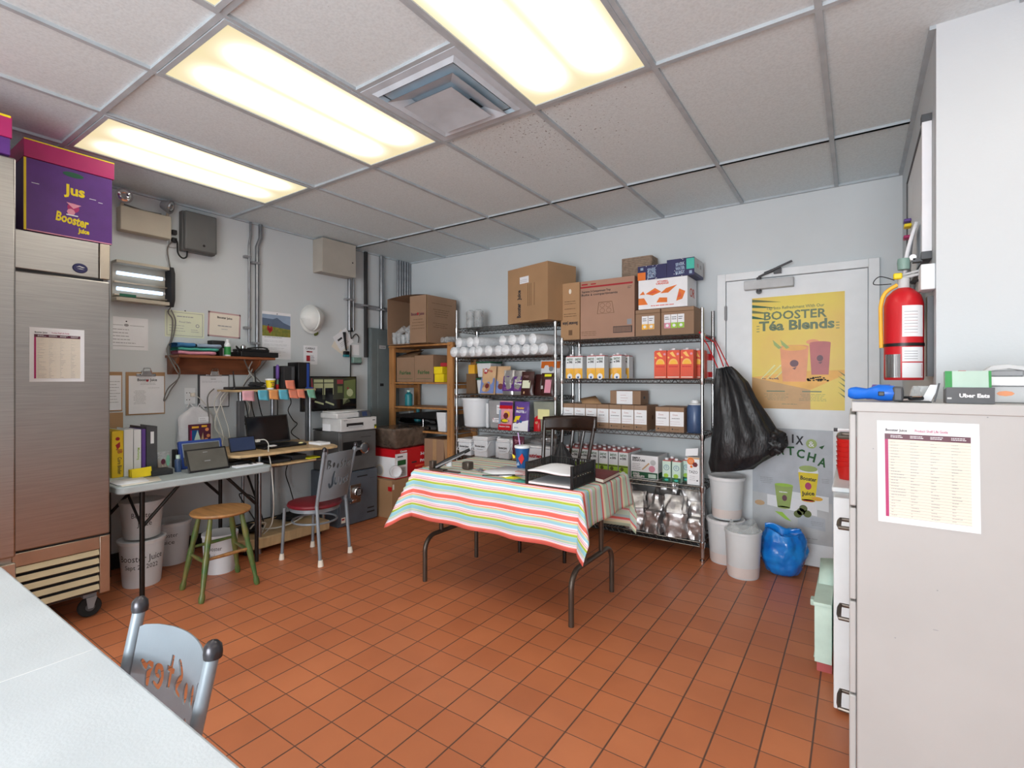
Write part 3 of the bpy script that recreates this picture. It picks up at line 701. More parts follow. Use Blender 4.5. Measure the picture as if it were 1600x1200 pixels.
sheet('wall_calendar', 'wall calendar with a mountain and meadow photo above its date page', 'calendar', FL(X0, 2.425, 1.53), .275, .425, 'paper', calendar)
def card(g, f):
    g.rect(f, .03, .12, .03, .008, 'ink_red'); g.txt(f, 'CAR', .05, .145, .02, 'ink', w=.06); g.txt(f, 'SALE', .1, .145, .018, 'ink', w=.045); g.rect(f, .035, .115, .06, .012, 'ink_red'); g.rect(f, .03, .03, .04, .055, 'ink_red'); g.lines(f, .075, .03, .05, .06, 4, 'ink', .3)
sheet('notice_card', 'small printed card with red marks under the hard hat', 'card', FL(X0, 2.83, 1.49), .15, .18, 'paper', card)
# hard hat hung on the wall
t = thing('hard_hat', 'white hard hat hanging on the left wall', 'hard hat', (X0+.08, 2.9, 1.92))
ax = Fr((X0+.012, 2.905, 1.925), (0, 1, 0), (0, 0, 1))
def hat(u, v):
    a = 2*PI*u; r = math.cos(v*PI/2); z = math.sin(v*PI/2)*.12
    rr = (.118 if math.sin(a) > 0 else .105)*r*(1+.02*math.cos(4*a))
    return ax.p(rr*math.cos(a)*1.0, rr*math.sin(a)*1.05, z+.006)
g = G('hardhat').surf(hat, 28, 10, wrap=True); g.build('shell', t, solid=.003)
g = G('hardhat').lathe(None, [(.10, 0), (.122, .003), (.124, .008), (.10, .012)], 28, 'hardhat', ax=ax, sy=1.12); g.tube([ax.p(.0, .11*math.cos(q), .012+.124*math.sin(q)) for q in [i*PI/12 for i in range(1, 12)]], .008, 6); g.build('brim', t)
tag(G('olive').lathe(None, [(0, .02), (.02, .018), (.03, .008), (.03, 0)], 14, 'olive', ax=Fr((X0, 2.965, 1.79), (0, 1, .9), (0, -.9, 1)), sx=.9, sy=.55).build('chin_strap_knob', t), 'green pad under the brim')
# wooden wall shelf
t = thing('wall_shelf', 'stained wooden wall shelf carrying folded cloths and a black router', 'shelf', (X0, 2.0, 1.39))
G('wood_dark').box(X0, X0+.24, 1.665, 2.41, 1.51, 1.53).build('shelf_board', t, bevel=.003)
G('wood_dark').box(X0, X0+.018, 1.68, 2.32, 1.385, 1.51).build('back_rail', t, bevel=.002)
for y in (1.675, 2.30): G('wood_dark').prism(Fr((X0, y, 0), (1, 0, 0), (0, 0, 1)), [(.018, 1.385), (.04, 1.385), (.17, 1.47), (.19, 1.51), (.018, 1.51)], -.018, 0).build('bracket', t, bevel=.002)
def folded(g, x0, x1, y0, y1, z0, h, m, amp=.006):
    def fn(u, v):
        a = 2*PI*u; c, s_ = math.cos(a), math.sin(a); k = 3.2
        rx = abs(c)**(2/k)*(1 if c > 0 else -1); rz = abs(s_)**(2/k)*(1 if s_ > 0 else -1)
        y = y0+(y1-y0)*v; e = 1 if 0 < v < 1 else .8
        return Vector(((x0+x1)/2+rx*(x1-x0)/2*e, y, z0+h/2+rz*h/2*e+amp*noise.noise(Vector((rx*3, y*14, z0*9)))))
    g.surf(fn, 20, 14, m, wrap=True); return g
tag(folded(G(), X0+.03, X0+.21, 1.68, 1.95, 1.532, .032, 'pink').build('folded_cloth'), 'pink folded cloth at the bottom of the stack on the wooden shelf', 'cloth')
tag(folded(G(), X0+.03, X0+.21, 1.68, 1.97, 1.564, .024, 'note_teal').build('folded_cloth'), 'teal green folded cloth in the middle of the stack on the wooden shelf', 'cloth')
tag(folded(G(), X0+.03, X0+.21, 1.675, 1.80, 1.589, .036, 'blue_cloth').build('folded_cloth'), 'blue folded cloth bunched at the left top of the stack', 'cloth')
tag(folded(G(), X0+.03, X0+.21, 1.81, 1.99, 1.589, .03, 'sky', .012).build('plastic_bag'), 'pale blue crumpled plastic bag on top of the folded cloths', 'plastic bag')
tag(G('black_soft').box(X0+.02, X0+.10, 1.96, 2.06, 1.60, 1.66).box(X0+.02, X0+.12, 2.005, 2.035, 1.532, 1.60).build('small_black_box', bevel=.004), 'small dark box standing behind the green bottle', 'box')
t = thing('lotion_bottle', 'white and green bottle standing on the wooden shelf', 'bottle', (X0+.15, 2.055, 1.532))
G('white').lathe((X0+.15, 2.055, 0), [(.022, 1.532), (.024, 1.54), (.024, 1.63), (.012, 1.645)], 16).build('bottle_body', t); tag(G('green').lathe((X0+.15, 2.055, 0), [(.0245, 1.545), (.0245, 1.61)], 16, 'green').build('label', t), 'green label'); G('white').cyl((X0+.15, 2.055, 1.645), (X0+.15, 2.055, 1.67), .012).build('cap', t)
t = thing('network_recorder', 'flat black network box with cables on right end of wooden shelf', 'network box', (X0+.13, 2.28, 1.532))
G('black').box(X0+.04, X0+.22, 2.13, 2.45, 1.533, 1.575).box(X0+.04, X0+.20, 2.15, 2.38, 1.576, 1.60).build('case', t, bevel=.004)
tag(G('rubber').tube(spline([(X0+.06, 2.38, 1.59), (X0+.1, 2.42, 1.61), (X0+.2, 2.30, 1.615), (X0+.22, 2.18, 1.60)]), .006).tube(spline([(X0+.05, 2.20, 1.60), (X0+.12, 2.14, 1.62), (X0+.2, 2.12, 1.56)]), .005).build('cable', t), 'black cables')
tag(G('chrome').lathe((X0+.2, 2.155, 0), [(.018, 1.60), (.02, 1.62), (.008, 1.63)], 14).build('knob', t), 'shiny round knob')
# clipboards
def clipboard(label, y, z, w, h, m, deco, clip=True):
    t = thing('clipboard', label, 'clipboard', (X0, y+w/2, z))
    G(m).fbox(FL(X0, y, z), 0, 0, w, h, .001, .006).build('board', t, bevel=.002)
    f = FL(X0+.0065, y, z); g = G('paper').fbox(f, w*.07, h*.03, w*.90, h*.88, 0, .0015); f2 = FL(X0+.008, y, z); deco(g, f2, w, h); g.build('paper_sheet', t)
    if clip:
        k = G('chrome').fbox(f, w*.25, h*.90, w*.5, .02, 0, .006, 'chrome').fbox(f, w*.37, h*.92, w*.26, .035, .002, .02).tube([f.p(w*.36, h*.93, .02), f.p(w*.42, h*.93+.05, .02), f.p(w*.58, h*.93+.05, .02), f.p(w*.64, h*.93, .02)], .004)
        k.build('metal_clip', t, bevel=.002)
def cdec(g, f, w, h):
    small_text(g, f, w*.53, h*.79, w*.5, .02, 'ink'); g.disc(f, w*.53, h*.80, .009, 'ink_red', .0018, n=8)
    g.lines(f, w*.3, h*.70, w*.5, h*.06, 2, 'ink_soft', .2, al='C'); g.lines(f, w*.55, h*.62, w*.35, h*.02, 1, 'ink_soft', .3); g.lines(f, w*.18, h*.25, w*.32, h*.33, 12, 'ink_soft', .2, al='C')
clipboard('brown clipboard with a white list below left of the wooden shelf', 1.415, 1.085, .25, .315, 'card', cdec)
clipboard('dark clipboard with a nearly blank page directly under the wooden shelf', 1.895, 1.115, .245, .285, 'grey_dark', lambda g, f, w, h: (g.lines(f, w*.4, h*.8, w*.2, h*.04, 1, 'ink', .3), g.lines(f, w*.12, h*.72, w*.8, h*.05, 2, 'ink_soft', .2)))
clipboard('brown clipboard partly hidden behind the refrigerator', 1.16, 1.12, .235, .28, 'card', lambda g, f, w, h: g.lines(f, w*.6, h*.2, w*.35, h*.6, 8, 'ink_soft', .15), False)
tag(G('card').fbox(FL(X0, 1.20, .99), 0, 0, .2, .12, .001, .006).build('cork_board', bevel=.002), 'small brown board piece beside the refrigerator above the yellow binder', 'board')
# outlet with charger
t = thing('wall_outlet', 'white outlet plate with a plug between the two clipboards', 'outlet', (X0, 1.84, 1.2))
g = G('white').box(X0, X0+.006, 1.80, 1.88, 1.15, 1.28); f = FL(X0+.006, 0, 0)
for z in (1.24, 1.185):
    for y in (1.815, 1.835): g.disc(f, y, z, .004, 'ink', n=8)
g.build('cover_plate', t, bevel=.003)
tag(G('paper_cream').box(X0+.006, X0+.03, 1.838, 1.868, 1.21, 1.24).build('plug', t, bevel=.004), 'cream plug')
tag(G('cable_white').tube(spline([(X0+.03, 1.855, 1.225), (X0+.04, 1.90, 1.19), (X0+.03, 1.97, 1.10), (X0+.03, 2.02, .98), (X0+.03, 2.06, .85), (X0+.05, 2.10, .75)]), .003).build('cord', t), 'thin white cord')
# hanging white plastic bag
def wbag(u, v):
    a = 2*PI*u; y = 1.86+(.125*(1-.15*v**6)-.05*max(0, v-.75)*4)*math.cos(a)*(1.0 if v < .8 else 1-(v-.8)*2.2); x = X0+.05+.045*math.sin(a)*(1-v*.6)
    z = .80+.33*v
    d = .012*noise.noise(Vector((y*11, z*9, math.sin(a)*2)))
    return Vector((x+d, y+d*.6, z))
t = thing('plastic_bag', 'white plastic shopping bag with a colourful pack, hanging on the wall above the table', 'plastic bag', (X0+.05, 1.86, .8))
g = G('bag_white').surf(wbag, 28, 14, wrap=True); g.tube([(X0+.04, 1.80, 1.12), (X0+.02, 1.83, 1.16), (X0+.04, 1.86, 1.12)], .006, 6); g.tube([(X0+.04, 1.88, 1.12), (X0+.02, 1.90, 1.15), (X0+.04, 1.93, 1.11)], .006, 6)
f = FL(X0+.097, 0, 0); g.txt(f, 'TIM', 1.815, .985, .03, 'ink_red', w=.02, rot=PI/2); g.rect(f, 1.86, 1.01, .075, .04, 'paper'); g.lines(f, 1.87, 1.015, .055, .03, 2, 'ink_soft', .2, d=.002); g.build('bag_body', t)
f = FL(X0+.10, 0, 0); g = G('plum').fbox(f, 1.79, .84, .16, .155, -.01, .002); f = FL(X0+.103, 0, 0)
g.rect(f, 1.80, .85, .03, .10, 'magenta'); g.rect(f, 1.81, .965, .05, .015, 'yellow_org'); g.rect(f, 1.88, .97, .04, .015, 'yellow_org'); g.rect(f, 1.81, .86, .05, .09, 'pepsi', .0015); g.pg(f, [(1.82, .85), (1.88, .85), (1.85, .95)], 'mint_pale', .002); g.pg(f, [(1.87, .85), (1.90, .85), (1.89, .93)], 'tan', .002)
for a, b in ((1.92, .95), (1.93, .90), (1.915, .87)): g.disc(f, a, b, .014, 'peach', .002, n=9)
tag(g.build('snack_pack', t), 'brightly printed pack on the bag')

# magnetic notes and tools near the panel
def note2(g, f):
    g.lines(f, .02, .12, .12, .05, 3, 'note_orange', .3); g.txt(f, 'PAY', .07, .05, .035, 'ink', w=.05, rot=.0)
a = .55
sheet('paper_notice', 'tilted white paper with dark print, left of the hanging paintbrush handle', 'notice', Fr((X0, 3.14, 1.675), (0, math.cos(-a), math.sin(-a)), (0, math.sin(a), math.cos(a))), .17, .21, 'paper_cream', note2)
a = -.6
sheet('paper_notice', 'tilted white paper with dark print, right of the hanging paintbrush handle', 'notice', Fr((X0+.002, 3.25, 1.63), (0, math.cos(-a), math.sin(-a)), (0, math.sin(a), math.cos(a))), .19, .17, 'paper', lambda g, f: (g.rect(f, .03, .10, .06, .02, 'ink'), g.lines(f, .03, .03, .13, .05, 3, 'ink_soft', .2)))
t = thing('hanging_brush', 'black handled brush with a teal end hanging over the white papers', 'brush', (X0+.02, 3.29, 1.63))
G('black').tube([(X0+.025, 3.275, 1.83), (X0+.025, 3.285, 1.74), (X0+.025, 3.30, 1.64)], [.016, .011, .008], 8).build('handle', t)
g = G('black').box(X0+.008, X0+.04, 3.27, 3.33, 1.60, 1.635).box(X0+.008, X0+.04, 3.268, 3.332, 1.575, 1.60, 'teal'); tag(g.build('brush_head', t, bevel=.006), 'black and teal head')
t = thing('black_hook_cable', 'coiled black cable and clips hanging beside the dark conduit', 'cable', (X0+.02, 3.42, 1.7))
g = G('rubber').tube(spline([(X0+.02, 3.35, 1.88), (X0+.02, 3.36, 1.80), (X0+.02, 3.37, 1.77), (X0+.02, 3.42, 1.82), (X0+.02, 3.46, 1.79), (X0+.02, 3.455, 1.73)]), .005, 6).tube([(X0+.02, 3.36, 1.70), (X0+.02, 3.355, 1.40), (X0+.02, 3.36, 1.2)], .006, 6).box(X0, X0+.03, 3.34, 3.38, 1.84, 1.88); g.build('cable_run', t)
g = G('mint'); mat('sage', (130, 160, 152), .4); g = G('sage').box(X0+.002, X0+.05, 3.37, 3.48, 1.515, 1.575).box(X0+.002, X0+.045, 3.375, 3.475, 1.50, 1.515, 'grey_dark')
tag(g.build('small_green_box', bevel=.008), 'small sage green wall device under the tilted papers', 'device')
sheet('paper_notice', 'small blank white card above the sage green wall device', 'card', FL(X0, 3.39, 1.60), .09, .11, 'paper')

# ------------------------------------------------------------ folding table against the left wall
TZ = .712
def rounded(x0, x1, y0, y1, r, n=5):
    out = []
    for cx_, cy_, a0 in ((x1-r, y1-r, 0), (x0+r, y1-r, PI/2), (x0+r, y0+r, PI), (x1-r, y0+r, 1.5*PI)):
        out += [(cx_+r*math.cos(a0+PI/2*i/n), cy_+r*math.sin(a0+PI/2*i/n)) for i in range(n+1)]
    return out
f0 = Fr((0, 0, 0), (1, 0, 0), (0, 1, 0))
t = thing('folding_table', 'grey plastic folding table against the left wall, loaded with binders and tablets', 'table', (-3.93, 1.6, 0))
G('table_grey').prism(f0, rounded(-4.31, -3.55, 1.12, 2.07, .05), TZ-.045, TZ).build('tabletop', t, bevel=.008)
for x, y in ((-3.64, 1.27), (-4.2, 1.27), (-3.66, 2.0), (-4.2, 2.0)):
    G('leg_dark').cyl((x, y, 0), (x, y, TZ-.045), .014).build('leg', t)
for y, s_ in ((1.27, 1), (2.0, -1)):
    G('leg_dark').tube([(-3.66, y, .42), (-3.66, y+s_*.22, TZ-.05)], .011).build('brace', t)
    G('leg_dark').tube([(-4.2, y, .42), (-4.2, y+s_*.22, TZ-.05)], .011).build('brace', t)
    G('leg_dark').tube([(-3.65, y, .44), (-3.86, y-s_*.02, TZ-.05)], .008).build('side_brace', t)
TT = TZ+.001
# binders
def binder(label, y0, y1, m, h=.30, x1=-3.93, deco=None, z=TT, d=.28):
    t = thing('ring_binder', label, 'binder', (x1-d/2, (y0+y1)/2, z), 'ring binders on the left table')
    G(m).box(x1-.004, x1, y0, y1, z, z+h).box(x1-d, x1, y0, y0+.003, z, z+h).box(x1-d, x1, y1-.003, y1, z, z+h).build('cover', t, bevel=.0015)
    tag(G('paper').box(x1-d+.01, x1-.012, y0+.008, y1-.008, z+.008, z+h-.015).build('paper_block', t), 'white pages')
    g = G(m); f = FL(x1, (y0+y1)/2, z)
    if deco: deco(g, f); g.build('spine_label', t)
def yd(g, f):
    g.txt(f, 'Core Binder', 0, .075, .022, 'ink', w=.11, rot=-PI/2); g.disc(f, 0, .25, .012, 'ink_red', n=9); g.pg(f, [(-.012, .21), (.012, .23), (.014, .2), (0, .18)], 'ink_red'); g.txt(f, 'JB', 0, .17, .026, 'ink_red', w=.03, rot=-PI/2)
binder('yellow ring binder with dark lettering, leftmost in the row', 1.205, 1.268, 'binder_yel', deco=yd)
binder('white ring binder next to the yellow one', 1.27, 1.322, 'white', .305)
binder('white ring binder beside the purple one, with a faint spine label', 1.324, 1.366, 'white', .30, deco=lambda g, f: g.txt(f, 'Marketing', 0, .14, .014, 'lime', w=.08, rot=-PI/2))
binder('narrow purple ring binder between the white and black ones', 1.368, 1.392, 'purple_mid', .30)
binder('dark grey ring binder with a white spine tag, rightmost in the row', 1.395, 1.46, 'grey_dark', .315, deco=lambda g, f: g.rect(f, -.008, .20, .02, .08, 'paper'))
t = thing('card_holder', 'bright yellow sign card standing in front of the binders', 'card holder', (-3.82, 1.33, TT))
G('yellow').fbox(Fr((-3.80, 1.27, TT), (0, 1, .05), (-.2, 0, 1)), 0, 0, .11, .06, 0, .004).build('yellow_card', t)
g = G('yellow').fbox(Fr((-3.86, 1.28, TT), (0, 1, 0), (0, 0, 1)), 0, 0, .10, .05, -.03, 0); g.build('card_back', t, bevel=.003)
tag(G('black_soft').prism(f0, rounded(-3.90, -3.78, 1.375, 1.50, .01), TT, TT+.035).build('desk_tray', bevel=.004), 'small black tray on the table in front of the binders', 'tray')
t = thing('plastic_cup', 'clear plastic cup with a printed logo and green top behind the black tray', 'cup', (-3.96, 1.50, TT))
G('clear').lathe((-3.96, 1.50, 0), [(.03, TT), (.045, TT+.125), (.047, TT+.13)], 20).build('cup_wall', t)
tag(G('tan').lathe((-3.96, 1.50, 0), [(.029, TT+.002), (.037, TT+.07), (.001, TT+.07)], 16, 'tan').build('contents', t), 'brown contents')
g = G('plum').disc(FL(-3.918, 1.49, TT+.07), 0, 0, .014, 'plum', n=9, ry=.02).disc(FL(-3.92, 1.52, TT+.075), 0, 0, .012, 'note_green', n=9, ry=.04); g.build('print', t)
t = thing('sanitizer_bottle', 'small blue sanitizer bottle left of the propped tablet', 'bottle', (-3.84, 1.55, TT))
G('jug_blue').lathe((-3.84, 1.55, 0), [(.02, TT), (.021, TT+.07), (.021, TT+.08), (.012, TT+.09)], 14).build('bottle_body', t); G('mint_pale').cyl((-3.84, 1.55, TT+.09), (-3.84, 1.55, TT+.115), .013).build('cap', t)
tag(G('black').box(-4.07, -4.0, 1.60, 1.66, TT, TT+.13).box(-4.06, -4.0, 1.61, 1.65, TT+.07, TT+.11, 'teal').build('small_black_speaker', bevel=.006), 'small black box with a teal panel behind the blue tablet case', 'box')
def tablet(name, label, o, w, h, tilt, m_case, m_scr, th=.012, deco=None, bez=.012, stand=True):
    u = Vector((0, 1, 0)); v = Vector((-math.sin(tilt), 0, math.cos(tilt))); f = Fr(o, u, v)
    t = thing(name, label, 'tablet', o)
    G(m_case).fbox(f, 0, 0, w, h, -th, 0).build('case', t, bevel=.005)
    g = G(m_scr).fbox(f, bez, bez, w-2*bez, h-2*bez, 0, .0012); f2 = Fr(f.p(0, 0, .0012), f.u, f.v)
    if deco: deco(g, f2)
    g.build('screen', t)
    if stand:
        z = o[2]; p = f.p(w*.3, h*.55, -th); q = f.p(w*.7, h*.55, -th)
        G(m_case).add([p, q, (p.x-h*.28, q.y, z+.001), (p.x-h*.28, p.y, z+.001)], [(0, 1, 2, 3)]).build('stand', t, solid=.004)
    return t
def tdec(g, f):
    g.lines(f, .11, .065, .04, .012, 1, 'ink_soft', .5); g.lines(f, .11, .13, .03, .01, 1, 'ink_soft', .4)
tablet('tablet', 'large dark tablet propped at the front of the grey table', (-3.70, 1.56, TT+.002), .27, .165, .42, 'black', 'screen_tab', deco=tdec)
tablet('tablet', 'tablet in a thick blue case leaning behind the front tablet', (-3.90, 1.60, TT+.002), .29, .20, .30, 'blue_case', 'screen_tab', th=.03, deco=lambda g, f: (g.rect(f, .02, .175, .25, .004, 'sky', .002), g.rect(f, .018, .08, .004, .10, 'sky', .002), g.rect(f, .268, .08, .004, .10, 'sky', .002)), bez=.018)
t = thing('paper_stack', 'sheets of paper spread at the left front of the grey table', 'papers', (-3.68, 1.25, TT))
g = G('paper_cream').add([(-3.58, 1.15, TT), (-3.60, 1.36, TT), (-3.76, 1.40, TT), (-3.80, 1.16, TT)], [(0, 1, 2, 3)]); g.build('sheet', t, solid=.003)
G('paper').add([(-3.62, 1.14, TT+.004), (-3.62, 1.30, TT+.004), (-3.80, 1.33, TT+.004), (-3.80, 1.14, TT+.004)], [(0, 1, 2, 3)]).build('sheet', t, solid=.003)
t = thing('power_bank', 'white charging strip and black cable at the right end of the grey table', 'charging strip', (-3.75, 1.93, TT))
G('paper').box(-3.70, -3.64, 1.84, 2.04, TT, TT+.012).use('black').box(-3.69, -3.65, 1.95, 1.97, TT+.012, TT+.015).box(-3.69, -3.65, 1.99, 2.0, TT+.012, TT+.015).build('strip', t, bevel=.003)
tag(G('rubber').tube(spline([(-3.72, 1.88, TT+.01), (-3.74, 1.98, TT+.012), (-3.80, 2.03, TT+.012), (-3.86, 1.95, TT+.012), (-3.82, 1.86, TT+.012), (-3.74, 1.90, TT+.02), (-3.76, 2.0, TT+.02)]), .006).build('cable', t), 'black coiled cable')

# ------------------------------------------------------------ computer cart
DZ = .79
t = thing('computer_cart', 'wood topped computer cart on grey metal posts holding the open laptop', 'computer desk', (-4.0, 2.4, 0))
def rail(name, pts, r, m='conduit'): G(m).tube(pts, r, 10).build(name, t)
G('grey_dark').box(-4.075, -4.035, 2.06, 2.11, DZ, 1.175).build('post_sleeve', t, bevel=.004)
rail('post', [(-4.055, 2.085, 1.17), (-4.055, 2.085, 1.255)], .013)
rail('post', [(-4.26, 2.21, .1), (-4.26, 2.21, 1.255)], .013)
rail('post', [(-4.26, 2.47, .1), (-4.26, 2.47, 1.255)], .016)
G('grey_dark').box(-4.09, -4.065, 2.675, 2.715, DZ, 1.255).build('post_sleeve', t, bevel=.004)
rail('post', [(-4.05, 2.70, DZ), (-4.05, 2.70, 1.255)], .011)
rail('post', [(-3.80, 2.10, 0), (-3.80, 2.10, DZ-.02)], .013)
rail('post', [(-3.86, 2.70, .05), (-3.80, 2.70, DZ-.02)], .013)
G('wood_board').box(-4.32, -4.02, 2.03, 2.74, 1.245, 1.262).build('top_shelf', t, bevel=.003)
G('wood_board').prism(f0, [(-4.30, 1.97), (-3.98, 1.84), (-3.80, 1.83), (-3.70, 1.90), (-3.66, 2.10), (-3.66, 2.35), (-3.585, 2.58), (-3.60, 2.66), (-3.70, 2.70), (-4.30, 2.74)], DZ-.02, DZ).build('desk_board', t, bevel=.004)
G('wood_board').prism(f0, [(-4.15, 2.09), (-3.70, 2.09), (-3.66, 2.2), (-3.66, 2.50), (-3.75, 2.56), (-4.15, 2.56)], .68, .695).build('keyboard_tray', t, bevel=.003)
rail('tray_rail', [(-3.72, 2.10, .672), (-3.72, 2.62, .672)], .008)
G('wood_board').prism(f0, [(-4.25, 2.0), (-3.90, 1.92), (-3.80, 1.97), (-3.76, 2.1), (-3.76, 2.70), (-4.25, 2.70)], .045, .13).build('lower_board', t, bevel=.01)
for x, y in ((-4.2, 2.05), (-3.86, 2.03), (-4.2, 2.66), (-3.86, 2.66)): G('rubber').cyl((x, y, 0), (x, y, .045), .02).build('foot', t)
t = thing('laptop', 'open black laptop on the computer cart desk', 'laptop', (-4.0, 2.35, DZ+.001))
G('black').box(-4.06, -3.84, 2.16, 2.53, DZ+.002, DZ+.018).build('keyboard_base', t, bevel=.004)
f = Fr((-4.06, 2.15, DZ+.018), (0, 1, .015), (-.25, 0, 1))
G('black_soft').fbox(f, 0, 0, .37, .235, -.008, 0).build('lid', t, bevel=.003)
G('screen_off').fbox(f, .012, .015, .346, .21, 0, .001).build('screen', t)
tablet('tablet', 'small tablet with a dark blue screen on the left end of the cart desk', (-3.90, 1.93, DZ+.002), .20, .115, .3, 'black', 'screen_blue', th=.01, bez=.007)
tag(G('cable_white').tube(spline([(-3.91, 2.135, .86), (-3.86, 2.17, .87), (-3.80, 2.17, .84), (-3.73, 2.13, .78), (-3.68, 2.12, .70), (-3.64, 2.12, .45), (-3.68, 2.13, .25), (-3.78, 2.12, .15)]), .004).box(-3.92, -3.90, 2.13, 2.16, .85, .87).build('charging_cable'), 'white charging cable running from the small tablet to the floor', 'cable')
t = thing('computer_mouse', 'white crumpled tissue pieces lying on the laptop keyboard edge', 'tissue', (-3.82, 2.2, DZ+.002))
def crumple(c, rx, ry, rz, seed, amp=.35, n=14, m='paper', g=None):
    g = g or G(m); g.use(m)
    def fn(u, v):
        a = 2*PI*u; b = PI*v; d = Vector((math.sin(b)*math.cos(a), math.sin(b)*math.sin(a), -math.cos(b)))
        k = 1+amp*noise.noise(d*2.3+Vector((seed, seed*2, 0))); return Vector((c[0]+rx*d.x*k, c[1]+ry*d.y*k, c[2]+rz*(1+d.z*min(k, 1.3))))
    return g.surf(fn, n, n, m, wrap=True)
t.name = 'tissue'
crumple((-3.83, 2.22, DZ+.020), .02, .035, .007, 3).build('tissue_piece', t); crumple((-3.83, 2.47, DZ+.020), .012, .02, .006, 5, m='yellow_pale').build('tissue_piece', t)
tag(G('paper').box(-3.86, -3.70, 2.56, 2.66, DZ+.002, DZ+.022).build('paper_pad', bevel=.002), 'white note pad on the right end of the cart desk', 'note pad')
g = G('black_soft').box(-3.9, -3.7, 2.12, 2.30, .697, .72).box(-3.95, -3.72, 2.32, 2.45, .697, .735); tag(g.build('keyboard', bevel=.004), 'black devices stowed on the keyboard tray under the desk', 'keyboard')
tag(G('note_yellow').box(-3.78, -3.68, 2.44, 2.55, .697, .705).build('note_pad'), 'yellow pad on the right end of the keyboard tray', 'note pad')
# things on the cart's top shelf
SZ = 1.263
t = thing('wifi_router', 'flat black router with two upright antennas on the cart top shelf', 'router', (-4.15, 2.17, SZ))
G('black').box(-4.22, -4.05, 2.03, 2.29, SZ+.001, SZ+.022).build('router_body', t, bevel=.006)
for y, z in ((2.06, .15), (2.235, .155)): G('black').tube([(-4.1, y, SZ+.015), (-4.12, y, SZ+z)], [.008, .004], 8).build('antenna', t)
g = G('black_soft'); crumple((-4.12, 2.25, SZ+.022), .05, .06, .02, 9, .5, m='black_soft', g=g); tag(g.build('cable_bundle', t), 'heap of dark cable')
t = thing('paper_cup', 'small yellow paper cup with a logo above the orange note', 'cup', (-4.06, 2.335, SZ))
G('yellow').lathe((-4.06, 2.335, 0), [(.028, SZ), (.028, SZ+.012), (.037, SZ+.075)], 20).build('cup_wall', t); G('white').lathe((-4.06, 2.335, 0), [(.038, SZ+.075), (.041, SZ+.078), (.04, SZ+.088), (.0, SZ+.090)], 20).build('lid', t); G('white').lathe((-4.06, 2.335, 0), [(.0285, SZ), (.0288, SZ+.012)], 20).build('foot_band', t)
g = G('ink'); f = FL(-4.025, 2.335, SZ); g.txt(f, 'Booster', 0, .052, .01, 'ink', w=.035, d=.002, bold=.04); g.disc(f, 0, .04, .006, 'magenta', .002, n=8); g.txt(f, 'Juice', 0, .02, .009, 'ink', w=.026, d=.000, bold=.04); g.build('print', t)
t = thing('pen_holder', 'purple marker standing among small items behind the cart notes', 'marker', (-4.12, 2.44, SZ))
G('purple_mid').tube([(-4.12, 2.435, SZ+.08), (-4.12, 2.435, SZ+.10), (-4.12, 2.435, SZ+.19), (-4.12, 2.435, SZ+.21)], [.008, .015, .015, .006], 10).build('marker_body', t)
tag(G('note_green').cyl((-4.12, 2.435, SZ), (-4.12, 2.435, SZ+.08), .008).use('red').cyl((-4.10, 2.42, SZ), (-4.10, 2.42, SZ+.04), .012).build('stem', t), 'green and red pens below')
for lab, y0, y1, z1, x, mm in (('black computer tower with a plain dark side, left of the pair', 2.47, 2.575, .20, -4.08, 'black_soft'), ('taller black computer tower with grey front strip, right of the pair', 2.60, 2.715, .235, -4.07, 'black')):
    t = thing('computer_tower', lab, 'computer', (x-.1, (y0+y1)/2, SZ))
    G(mm).box(x-.17, x, y0, y1, SZ+.001, SZ+z1).build('tower_case', t, bevel=.004)
    tag(G('grey_dark' if mm == 'black_soft' else 'blue_case').box(x, x+.005, y1-.035, y1-.012, SZ+.01, SZ+z1-.01).build('front_strip', t), 'narrow lighter strip')
tag(G('blue_case').box(-4.06, -4.03, 2.66, 2.72, SZ, SZ+.012).build('usb_stick', bevel=.003), 'small blue item at the right end of the cart top shelf', 'usb stick')
# sticky notes on the shelf edge
fxn = -4.017
for lab, y, z, w, h, m, tw in (('pale pink sticky note hanging at left end of the cart shelf edge', 2.075, 1.17, .095, .085, 'note_pink', .03), ('blue sticky note with writing, second from left on the cart shelf edge', 2.205, 1.17, .085, .088, 'note_blue', -.02),
        ('orange sticky note directly under the yellow paper cup', 2.295, 1.175, .08, .08, 'note_orange', .06), ('plain blue sticky note right of the orange one', 2.385, 1.17, .085, .088, 'note_blue', -.03), ('upright coral sticky note rising above the shelf edge', 2.445, 1.258, .085, .08, 'note_coral', -.06),
        ('coral sticky note hanging below the upright coral one', 2.475, 1.178, .085, .08, 'note_coral', -.04), ('coral sticky note with a curled corner, right of its twin', 2.555, 1.178, .07, .08, 'note_coral', -.05), ('green sticky note at right end of the cart shelf edge', 2.655, 1.175, .075, .08, 'note_green', -.12)):
    fr = Fr((fxn, y, z), (0, 1, 0), (0, 0, 1)); g = G(m)
    g.surf(lambda u, v: fr.p(w*u+tw*h*v, h*v+(.01*(1-u)*(1-v)), .002+.016*(1-v)**2), 4, 6, m); g.lines(Fr(fr.p(0, 0, .01), fr.u, fr.v), .01, h*.4, w*.8, h*.4, 3, 'ink_soft', .12, d=.006)
    tag(g.build('sticky_note', solid=.0006), lab, 'sticky note', 'sticky notes on the cart shelf')
